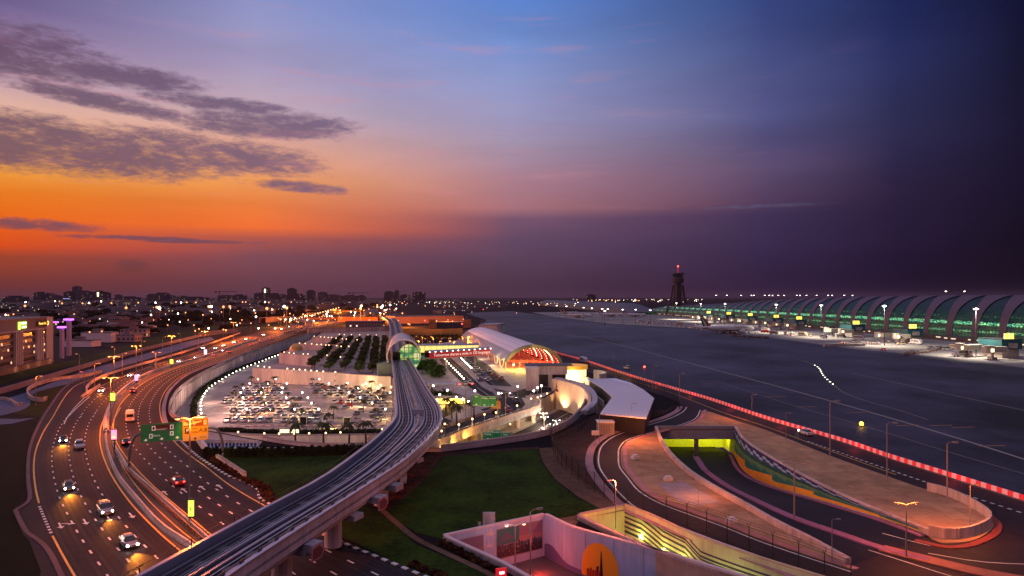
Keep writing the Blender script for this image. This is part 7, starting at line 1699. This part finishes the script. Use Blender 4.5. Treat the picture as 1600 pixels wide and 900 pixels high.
props('baggage_cart', [(1143+i*4.6, 525.5+i*.28+random.uniform(-.3,.3), .1) for i in range(13)], 'red baggage cart in the row in front of the airliner', 'baggage carts before the airliner')
props('baggage_cart', [(1415+i*5.5, 555.5-i*.9+random.uniform(-1.2,1.2), .2) for i in range(16)], 'baggage cart in the cluster right of the centre gate', 'baggage carts near the right gates') 
props('container', [(1290+i*4.5, 542-i*.1, .1) for i in range(14)]+[(1348+i*4, 538+i*.2, .3) for i in range(7)], 'grey cargo container on the pale apron', 'cargo containers on the apron')
props('container', [(1000+i*7, 503+i*.9+random.uniform(-1.5,1), .1) for i in range(22)], 'small grey container on the distant stands', 'cargo containers on the distant stands')
p = W(1508,556); place_car('van','tail','white',(1503,557),None,False,'white apron bus with a red lower side near the right floodlight mast', z=.07, yaw=radians(97), sc=1.5, cat='bus')
for k, (x, y, c) in enumerate([(1195,520,'red'),(1425,552,'red'),(1320,540,'white'),(1087,507,'white'),(1240,525,'white'),(1380,548,'silver')]): place_car('van' if k % 2 == 0 else 'suv','tail',c,(x,y),None,False,'%s service vehicle working beside the gates, %s from the control tower' % (c, nth(k)), z=.07, yaw=1.2+k, cat='service vehicle')
for k in range(34):
    x = 1000+k*15+random.uniform(-4,4); yb = 500+(x-1000)*.088+random.uniform(-1,6)
    place_car(random.choice(['van','suv','saloon']), None, random.choice(['white','white','silver','beige']), (x,yb), None, False, 'ground service vehicle standing on the lit concrete, %s from the left' % nth(k), z=.07, yaw=random.uniform(0,6), cat='service vehicle', sc=random.uniform(1,1.25))
# apron light spots on ground and taxiway lines
m1 = MB()
tl = [[(760,500),(800,508),(870,520),(950,535),(1060,563),(1200,600),(1330,636),(1480,680),(1700,750)],[(800,520),(860,534),(930,550)],[(1330,583),(1400,598),(1500,620),(1640,650)],[(1180,650),(1060,604)],[(1120,596),(1240,634),(1370,672),(1500,712),(1640,752)]]
for q in tl[:1]+tl[2:3]: line_on(m1, curve(q, 0, step=8), .9 if q is tl[0] else .5, .07)
line_on(m1, curve(tl[4], 0, step=8), .25, .07)
tw = curve([(1190,553),(1240,560),(1275,572),(1287,588),(1303,602),(1316,612),(1345,624),(1400,640),(1450,656)], 0, step=4); line_on(m1, tw, .35, .072)
for x, y in [(1109,600),(1212,620),(1261,636),(1337,645),(1418,665),(1550,697),(1470,665),(1505,668)]:
    p = W(x, y); m1.box((p.x, p.y, .075), (6.5,.5,.01), .12, 1)
struct(m1.build('taxiway_markings', [mat('apron_line', (.32,.28,.26), .7), mat('apron_line_orange', (.42,.22,.10), .7)]))
for k, p in enumerate(resample(tw, 30)[9:20]):
    t = thing('taxiway_light', 'tiny inset taxiway light on the bright curving line, %s along it' % nth(k), 'taxiway light', tuple(p), 0, 'taxiway lights on the curving line'); MB().ball((0,0,.12), .34, nu=6, nv=4, sz=.5).build('bulb', glow('taxi_bulb', (1,.95,.7), 6), t); MB().tube([(0,0,0),(0,0,.1)], .4, 6).build('housing', M_dark, t)
for x, y, e_, lb in [(1346,667,glow('amber_beacon', (1,.55,.02), 9),'amber beacon box glowing on the dark apron'),(1007,576,E_red,'red obstruction light on the apron by the white car')]:
    p = W(x, y); t = thing('beacon', lb, 'beacon', tuple(p)); MB().ball((0,0,.8), .55).build('bulb', e_, t); MB().tube([(0,0,0),(0,0,.4)], .35, 8).build('base', M_dark, t)
# ================================================================ CITY
def wall_mat(name, col, lit, seed, lo=.90):
    """house wall with a procedural grid of windows, a few of them lit"""
    m = bpy.data.materials.new(name); m.use_nodes = True; t = m.node_tree; b = t.nodes['Principled BSDF']; b.inputs['Roughness'].default_value = .85
    tc_ = t.nodes.new('ShaderNodeTexCoord'); s = t.nodes.new('ShaderNodeSeparateXYZ'); t.links.new(tc_.outputs['Object'], s.inputs[0])
    def M(op, a, b_=None):
        n = t.nodes.new('ShaderNodeMath'); n.operation = op
        for i, v in enumerate((a, b_)):
            if v is None: continue
            if isinstance(v, (int, float)): n.inputs[i].default_value = v
            else: t.links.new(v, n.inputs[i])
        return n.outputs[0]
    h = M('DIVIDE', M('ADD', s.outputs[0], s.outputs[1]), 3.4); z = M('DIVIDE', s.outputs[2], 3.4)
    win = M('MULTIPLY', M('MULTIPLY', M('GREATER_THAN', M('FRACT', h), .35), M('LESS_THAN', M('FRACT', h), .8)), M('MULTIPLY', M('GREATER_THAN', M('FRACT', z), .35), M('LESS_THAN', M('FRACT', z), .8)))
    cv = t.nodes.new('ShaderNodeCombineXYZ'); t.links.new(M('FLOOR', h), cv.inputs[0]); t.links.new(M('FLOOR', z), cv.inputs[1]); oi = t.nodes.new('ShaderNodeObjectInfo'); t.links.new(oi.outputs['Random'], cv.inputs[2])
    wn = t.nodes.new('ShaderNodeTexWhiteNoise'); t.links.new(cv.outputs[0], wn.inputs[0])
    mx = t.nodes.new('ShaderNodeMix'); mx.data_type = 'RGBA'; t.links.new(win, mx.inputs[0]); mx.inputs[6].default_value = (*col, 1); mx.inputs[7].default_value = (.02,.02,.03,1); t.links.new(mx.outputs[2], b.inputs['Base Color'])
    b.inputs['Emission Color'].default_value = (*lit, 1); t.links.new(M('MULTIPLY', M('MULTIPLY', win, M('GREATER_THAN', wn.outputs[0], lo)), 1.6), b.inputs['Emission Strength'])
    try: m.cycles.emission_sampling = 'NONE'
    except Exception: pass
    return m
WM = [wall_mat('house_wall_pale', (.34,.29,.33), (1,.65,.3), 1, .95), wall_mat('house_wall_sand', (.26,.19,.17), (1,.7,.4), 2, .93), wall_mat('house_wall_grey', (.15,.13,.17), (1,.85,.7), 3, .93), wall_mat('tower_wall_dark', (.035,.028,.045), (1,.7,.45), 4, .975)]
Mrf = mat('flat_roof', (.20,.17,.19), .9, var=.2, scale=.1); Mrt = mat('tiled_roof', (.16,.05,.045), .9)
rc = random.Random(11)
def house(x, y, w, d, h, lb, wm, roof=0, cat='house', nm='house', grp=None, rz=None):
    p = W(x, y); t = thing(nm, lb, cat, (p.x, p.y, 0), rc.uniform(-.25,.25) if rz is None else rz, grp)
    MB().bb(-w/2, w/2, 0, d, 0, h).build('wall', wm, t)
    if roof == 1: m = MB(); m.add([(-w/2-.5,-.5,h),(w/2+.5,-.5,h),(w/2+.5,d+.5,h),(-w/2-.5,d+.5,h),(-w/4,d/2,h+2.6),(w/4,d/2,h+2.6)], [(0,1,5,4),(1,2,5),(2,3,4,5),(3,0,4),(0,3,2,1)]); m.build('roof', Mrt, t)
    else: m = MB(); m.bb(-w/2-.2, w/2+.2, -.2, d+.2, h+.003, h+.6); m.build('roof', Mrf, t); m = MB().bb(-w*.2, w*.1, d*.3, d*.6, h+.603, h+2.8); m.build('stair_head', Mrf, t)
    return t
# rows of low houses, by ground row
kh = 0
for row, (y, n, w0, h0, x0, x1) in enumerate([(521,9,16,6,118,232),(510,12,17,7,80,235),(500,15,20,8,-10,260),(493,16,26,9,-10,420),(487,22,34,11,-20,520),(481,24,46,13,-20,600),(476,26,64,15,-20,600),(472,26,90,18,-20,720)]):
    for k in range(n):
        x = x0+(x1-x0)*(k+rc.uniform(.1,.9))/n
        house(x, y+rc.uniform(-1.2,1.2)*(1 if y > 480 else .4), w0*rc.uniform(.6,1.5), w0*rc.uniform(.5,1), h0*rc.uniform(.7,1.35), '%s building in the %s row of the dim district, %s from the left' % (['pale','sandy','grey'][(kh*7) % 3], nth(row), nth(k)), WM[(kh*7) % 3], 1 if (row < 3 and rc.random() < .4) else 0); kh += 1
for k, (x, y, w, h) in enumerate([(130,508,14,8),(150,509,10,7),(185,512,22,9),(205,515,16,7),(150,529,22,7),(170,517,26,5),(120,536,20,4),(208,521,20,6),(222,514,16,6),(196,528,14,5)]): 
    house(x, y+6, w, 10, h, 'white villa among dark trees left of the highway, %s of the cluster' % nth(k), [mat('villa_white', (.72,.68,.76), .8, var=.1, scale=.2), WM[0]][k % 2], 1 if k in (2, 0) else 0, nm='villa', cat='villa')
# apartment blocks with serrated front
for k, (x, y, wpx) in enumerate([(122,492,46),(175,491,44),(222,490,36),(285,492,58),(345,490,40),(400,489,44)]):
    p = W(x, y); w = wpx/F*p.y; t = house(x, y, w, 16, 14-(k % 2)*2, 'long pale apartment block beyond the dark trees, %s from the left' % nth(k), WM[0], 0, nm='apartment_block', cat='apartment block', rz=.03)
    m = MB()
    for i in range(8): m.bb(-w/2+w*(i+.1)/8, -w/2+w*(i+.5)/8, -2, -.003, 0, 12-abs(i-3.5)); 
    m.build('bay', WM[1], t)
# skyline towers
sky_ = [(59,14,456),(76,11,458),(104,10,455),(117,9,447),(130,14,454),(143,16,456),(153,10,454),(161,9,456),(87,8,461),(182,8,460),(234,12,459),(246,7,457),(254,8,457),(266,7,461),(304,34,463.5),(352,26,461),(372,18,460),(404,14,457),(414,9,449),(428,20,458),(440,16,460),(454,11,450),(466,14,459),(484,10,453),(503,13,456),(520,20,460),(546,26,461),(564,10,461),(607,14,455),(619,6,453),(632,14,460),(654,19,456),(924,14,459.5),(20,30,462),(200,26,463),(283,14,462)]
for k, (x, w, yt) in enumerate(sky_):
    Yd = 3300+rc.uniform(-500,700); X = (x-800)/F*Yd; hh = H-(yt-HOR)*Yd/F; ww = w/F*Yd; t = thing('tower_block', 'dark tower block on the skyline at dusk, %s of the skyline group' % nth(k), 'tower block', (X, Yd, 0))
    MB().bb(-ww/2, ww/2, 0, 40, 0, hh-4).build('wall', WM[3], t); m = MB().bb(-ww*.3, ww*.25, 8, 30, hh-4, hh); m.build('roof', mat('tower_roof', (.03,.025,.04), .9), t)
    if x in (414, 153): MB().bb(-ww*.12, ww*.12, -.6, -.1, hh-30, hh-9).build('lit_sign', glow('tower_sign', (1,.8,.4), 4), t)
    if x in (104, 372): MB().bb(-ww*.5, ww*.5, -.6, -.1, hh-34, hh-31).build('lit_band', glow('tower_band', (.3,.4,1), .9), t)
for k, (x, yt) in enumerate([(343,454),(551,456)]):
    Yd = 2600; X = (x-800)/F*Yd; hh = H-(yt-HOR)*Yd/F; t = thing('tower_crane', ('large' if k == 0 else 'smaller')+' tower crane standing over the skyline', 'crane', (X, Yd, 0)); MB().bb(-1,1,-1,1,0,hh).build('mast', M_dark, t); MB().bb(-18,66,-.8,.8,hh-5,hh-3.2).build('jib', M_dark, t); MB().bb(-18,-11,-1.5,1.5,hh-9,hh-5).build('counterweight', M_dark, t)
# distant dark tree belt + nearer trees
TP['city'] = [tree_proto('dark_tree', 9, 6.0, 520, .85, M_leafd, 8), True]
kt = 0
for row, (y, n, x0, x1, sc) in enumerate([(533,6,96,180,.8),(524,12,100,250,.9),(515,16,88,330,1.0),(507,26,90,400,1.15),(500,32,70,470,1.3),(494,30,-10,520,1.4),(488,26,-10,560,1.6),(482,24,-10,600,1.9)]):
    for k in range(n):
        x = x0+(x1-x0)*(k+rc.uniform(0,1))/n
        put_tree('city', W(x, y+rc.uniform(-2,2)), 'dark leafy tree in the %s tree belt left of the highway, %s from the left' % (nth(row), nth(k)), sc*rc.uniform(.7,1.15), 'dark trees beyond the highway'); kt += 1
# hotel at the left edge
def hotel():
    A_ = W(-60,600); B_ = W(78,567); d = (B_-A_).normalized(); ang = atan2(d.y, d.x); Ln = (B_-A_).length; Hh = 23.0
    t = thing('hotel', 'white banded hotel building at the left edge with green and amber lit signs', 'hotel', tuple(A_), ang)
    Mh = mat('hotel_render', (.17,.14,.18), .8, var=.12, scale=.2); Mg = mat('hotel_glass', (.02,.02,.03), .15, spec=.8)
    MB().bb(0, Ln, 0, 34, 0, Hh).build('wall', Mh, t); MB().bb(-.3, Ln+.3, -.4, 34.3, Hh+.003, Hh+.8).build('roof', Mrf, t)
    for f in range(5):
        z = 3.6+f*2.9; m = MB(); m.bb(1, Ln-3, -.12, -.003, z, z+1.5); m.build('window_band', Mg, t)
        for i in range(26):
            if rc.random() < (.42 if f in (1, 2) else .12): x = 2+(Ln-7)*i/26; MB().bb(x, x+1.2, -.2, -.125, z+.1, z+1.2).build('lit_window', glow('hotel_window', (1,.55,.3), 1.1), t)
    m = MB(); m.bb(-.5, Ln-1, -1.0, -.003, 17.9, 18.4); m.build('cornice', mat('hotel_white', (.36,.33,.42), .7), t)
    for c in (.56, .83):
        for q in range(4): x = Ln*c+q*2.1-4; MB().bb(x, x+1.0, -1.3, -.13, 2.0, 18.0).build('fin', mat('hotel_white', (0,0,0)), t)
    MB().bb(0, Ln-4, -2.4, -.25, 0, 2.6).build('ground_floor', mat('hotel_base', (.18,.12,.11), .8, var=.2, scale=.3), t)
    MB().bb(Ln-6, Ln+2.5, -.6, 12, 0, Hh+.5).build('stair_tower', mat('hotel_white', (0,0,0)), t)
    z = 20.6
    s = Ln*.615; MB().bb(s-4.2, s-2.2, -.5, -.2, z-1.9, z+1.6).build('green_logo', glow('logo_lime', (.55,1,.08), 1.6), t)
    MB().bb(s-2.0, s+4.6, -.45, -.2, z+.1, z+1.7).build('green_field', glow('logo_green', (.02,.75,.06), 1.1), t); MB().bb(s-2.0, s+4.6, -.45, -.2, z-1.6, z-.15).build('green_field', glow('logo_green', (0,0,0), 1), t)
    lettering('green_sign_lettering', 'Holiday Inn', 1.2, (s+1.3, -.5, z+.9), (radians(90),0,0), glow('sign_text_white', (1,1,1), 2.5), t, .01); lettering('green_sign_lettering', 'Express', 1.2, (s+2, -.5, z-.85), (radians(90),0,0), glow('sign_text_white', (0,0,0), 1), t, .01)
    s2 = Ln*.89; MB().bb(s2-7.6, s2+5.2, -.7, -.61, z-1.3, z+1.4).build('dark_field', M_blk, t); lettering('amber_sign_lettering', 'Premier Inn', 1.9, (s2-1.8, -.75, z), (radians(90),0,0), glow('sign_text_amber', (1,.62,.08), 2.2), t, .01)
    m = MB(); m.tube([(s2+4.1+1.0*cos(a), -.8, z+1.0*sin(a)) for a in [-2.0+.35*i for i in range(12)]], [.1+.22*sin(pi*i/11) for i in range(12)], 5); m.build('moon_logo', glow('sign_text_amber', (0,0,0), 1), t)
    for k in range(8):
        q = A_+d*(Ln*.4+k*Ln*.075)-Vector((-d.y, d.x, 0))*4; 
        if k % 2: point((q.x, q.y, 1.5), 160, (1,.5,.2), None, .3)
hotel()
for k, (x, yb, yt, w) in enumerate([(95,560,510,4),(106,556,498,5)]):
    p = W(x, yb); z = H-(yt-HOR)*p.y/F; wd = w/F*p.y; t = thing('lit_pylon', ('shorter' if k == 0 else 'taller')+' pale pylon with a glowing violet cap beside the hotel', 'pylon', tuple(p)); MB().bb(-wd/2, wd/2, 0, 2, 0, z-1).build('shaft', mat('pylon_lilac', (.42,.34,.5), .7), t); MB().bb(-wd*1.3, wd*1.1, -.5, 2.4, z-.95, z).build('cap_light', glow('violet_light', (.55,.12,1), 2.2), t)
p = W(82,556); z = H-(504.5-HOR)*p.y/F; t = thing('lit_bar', 'violet light bar on the hotel roof corner', 'light', (p.x, p.y, z)); MB().bb(-3.2, 3.2, 0, .6, 0, .8).build('bar', glow('violet_light', (0,0,0), 1), t); MB().bb(-.3,.3,.1,.5,-6,0).build('bracket', M_dark, t)
# orange lit long buildings and ramps round the interchange
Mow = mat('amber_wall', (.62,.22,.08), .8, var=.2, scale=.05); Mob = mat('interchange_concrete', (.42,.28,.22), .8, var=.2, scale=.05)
def slab(lb, a, b, hgt, m, dep=20, nm='long_building', cat='building'):
    A_ = W(*a); B_ = W(*b); t = thing(nm, lb, cat, tuple(A_)); d = (B_-A_); n_ = Vector((-d.y, d.x, 0)).normalized(); Q = [A_, B_, B_+n_*dep, A_+n_*dep]
    MB().prism([(p.x, p.y) for p in Q], 0, hgt-.5).build('wall', m, t, t.location); ce_ = sum(Q, Vector())/4; MB().prism([(ce_.x+(p.x-ce_.x)*1.02, ce_.y+(p.y-ce_.y)*1.02) for p in Q], hgt-.497, hgt).build('roof', Mrf, t, t.location); return t
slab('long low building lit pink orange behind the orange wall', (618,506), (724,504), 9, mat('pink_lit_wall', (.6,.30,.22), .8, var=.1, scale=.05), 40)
slab('dark fronted shed with orange ends behind the footbridges', (672,512), (732,511.5), 6, mat('shed_wall', (.09,.08,.10), .7), 20, 'shed', 'shed')
for x, y in ((676,512),(730,511.5)): 
    p = W(x, y+.3); t = thing('shed_end', ('left' if x < 700 else 'right')+' orange end block of the dark fronted shed', 'building', tuple(p)); MB().bb(-4,4,-2,6,0,8.6).build('wall', Mow, t); MB().bb(-4.2,4.2,-2.2,6.2,8.603,9).build('roof', Mrf, t)
slab('orange lit ramp wall of the interchange, upper piece', (528,503), (590,503), 7, Mow, 6, 'ramp_wall', 'wall'); slab('orange lit ramp wall of the interchange, lower wide piece', (460,500), (545,499), 3.5, Mow, 4, 'ramp_wall', 'wall')
slab('grey flat building before the interchange', (540,512), (596,512), 7, WM[2], 24); slab('long grey wall below the interchange, behind the garden terrace', (482,521), (612,517), 4.5, M_conc, 3, 'retaining_wall', 'wall')
slab('low dark hangar on the horizon right of the viaduct', (680,482), (790,482), 12, WM[2], 60, 'hangar', 'hangar')
slab('pale flat hall beside the far airport lamps', (690,490), (738,489), 6, WM[2], 30, 'hall', 'building')
fr = curve([(410,505),(440,501),(470,502),(483,507),(476,515),(450,521)], 0, step=5); t = thing('ramp_flyover', 'curved concrete ramp bending round to the highway in the distance', 'flyover', tuple(fr[0])); A_ = offset(fr, -4); B_ = offset(fr, 4); n = len(fr); zz_ = [6*(1-i/(n-1)) for i in range(n)]
m = MB(); m.sheet([Vector((p.x, p.y, z+.1)) for p, z in zip(A_, zz_)], [Vector((p.x, p.y, z+.1)) for p, z in zip(B_, zz_)]); m.build('deck', M_asph2, t, t.location); MB().wall(A_, -.1, [z+1 for z in zz_], .5).build('parapet', Mob, t, t.location); MB().wall(B_, -.1, [z+1 for z in zz_], .5).build('parapet', Mob, t, t.location)
for k, (ln_, z_) in enumerate([([(480,497),(520,493),(560,491),(600,488)],7),([(500,491),(540,488),(590,485)],6),([(450,493),(500,487),(560,482)],6)]):
    c = curve(ln_, 0, step=15); t = thing('interchange_ramp', 'orange lit interchange road deck, %s level' % nth(k), 'ramp', tuple(c[0])); MB().wall(c, z_-2, z_+1, 1).build('parapet', Mob, t, t.location); MB().sheet([p+Vector((0,0,z_)) for p in offset(c, -6)], [p+Vector((0,0,z_)) for p in offset(c, 6)]).build('deck', M_asph2, t, t.location)
    for p in resample(c, 4): MB().tube([(p.x,p.y,0),(p.x,p.y,z_-2)], 1.2, 6).build('pier', Mob, t, t.location)
for x, y, e in [(560,506,60000),(590,505,50000),(500,503,45000),(540,497,60000),(640,510,50000),(700,509,50000),(470,497,40000),(580,492,90000),(530,489,80000),(440,510,25000),(610,500,30000)]: w = W(x, y, 0); point((w.x, w.y-14, 9), e*2.8, (1,.24,.025), None, 1)  # added lights without bulbs for the orange interchange glow
# far station
p = Vector(((575-800)/F*900, 905, 0)); t = thing('far_station', 'second rounded metro station far along the viaduct, dark against the orange lights', 'station', tuple(p)); m = MB(); rws = []
for j in range(7): rws.append([(11*sqrt(max(.05, 1-((j-3)/3.3)**2))*cos(pi*i/12), j*7, 6+11*sqrt(max(.05, 1-((j-3)/3.3)**2))*sin(pi*i/12)) for i in range(13)])
for r, q in zip(rws, rws[1:]): m.sheet([Vector(v) for v in r], [Vector(v) for v in q])
m.build('shell_roof', mat('far_shell', (.05,.04,.05), .5), t, smooth=True); MB().bb(-9,9,2,40,0,7).build('base', M_concd, t)
# ---- city lights
left = [(40,472),(39,478),(21,491),(9,492),(13,492.5),(97,474),(86,470.5),(93,471),(129,474),(139,473.5),(140,474),(174,473.5),(158,471),(197,481),(216,473),(243,473),(141,502),(206,503),(222,504),(159,518),(140,519),(207,505),(237,498),(251,485),(236,492),(251,500),(240,500),(278,490),(290,488.5),(317,492),(331,487),(346,487.5),(372,486),(397,485),(399,489),(417,482),(425,483.5),(427,484),(448,481),(400,495),(438,499),(453,490),(264,500),(262,508),(294,500),(281,503),(303,508),(330,498),(360,498.5),(378,500),(375,505),(370,508),(311,514),(305,517),(326,513),(349,515),(353,516),(404,513),(392,505),(420,508),(430,513),(245,480),(275,472),(283,473),(292,472.5),(306,472.5),(249,481.5),(379,472),(384,472),(414,472),(420,472.5),(455,472),(444,479),(460,468),(326,479),(330,479),(349,479.5),(359,479),(360,483)]
for k, (x, y) in enumerate(left):
    h_ = 8 if y > 480 else 12; b_ = E_org if (k*5) % 3 else E_white
    lamp_at_head('far', b_, 8, x, y, 'glowing street lamp in the dim district left of the highway, %s of many' % nth(k), sc=(1.0 if y > 495 else 1.5 if y > 482 else 2.6), grp='street lamps of the dim district')
# interchange sparkle
for k in range(85):
    u_ = rc.random(); x = 430+u_*200; y = 501-u_*20+rc.gauss(0, 4.5); y = max(469, min(512, y))
    lamp_at_head('far', E_org if rc.random() < .8 else E_white, 8, x, y, 'orange lamp in the glittering interchange in the distance, %s of many' % nth(k), sc=(1.0 if y > 492 else 1.5 if y > 482 else 2.4), grp='lamps of the distant interchange')
for k in range(19): lamp_at_head('far', E_warm, 8, 455+k*4.1+.4, 500.5-k*1.1, 'lamp in the bright bead-like line of lights climbing to the horizon, %s up' % nth(k), sc=.8+k*.04, grp='bead-like line of lamps')
m = MB(); mm = [glow('horizon_warm', (1,.5,.2), 5), glow('horizon_white', (1,.85,.7), 6), M_dark]
for k in range(150):
    if k < 85: x = rc.uniform(600, 905); y = 471+abs(rc.gauss(0, 3.0)); r = .9
    else: x = rc.uniform(885, 1100); y = 467.6+abs(rc.gauss(0, 1.6)); r = 1.7
    w = W(x, y, 9+r*3); s_ = rc.uniform(.6, 1.1); m.ball(w, r*s_, nu=6, nv=4, m=int(rc.random() < .5)); m.tube([(w.x, w.y, 0), tuple(w)], .12, 3, m=2, caps=False)
o = m.build('distant_lights', mm); o['kind'] = 'stuff'
for k, (x, y) in enumerate([(638,506),(640,507),(700,500),(724,499),(710,491),(664,501),(682,501.5),(707,502),(722,506),(693,480),(696,478),(755,483.5),(807,489)]): lamp_at_head('far', E_red if k % 3 == 2 else E_org, 8, x, y, 'reddish lamp around the long pink building, %s of the scatter' % nth(k), sc=1.1, grp='reddish lamps round the pink building')
# ---- air over the airport and city
m = bpy.data.materials.new('haze_air'); m.use_nodes = True; t = m.node_tree; t.nodes.clear(); v = t.nodes.new('ShaderNodeVolumePrincipled'); o_ = t.nodes.new('ShaderNodeOutputMaterial'); t.links.new(v.outputs[0], o_.inputs['Volume']); v.inputs['Density'].default_value = .00004; v.inputs['Color'].default_value = (.42,.30,.42,1); v.inputs['Anisotropy'].default_value = .2
o = MB().bb(-9100, 9100, -70, 16100, -8, 96).build('haze', m); o['kind'] = 'stuff'
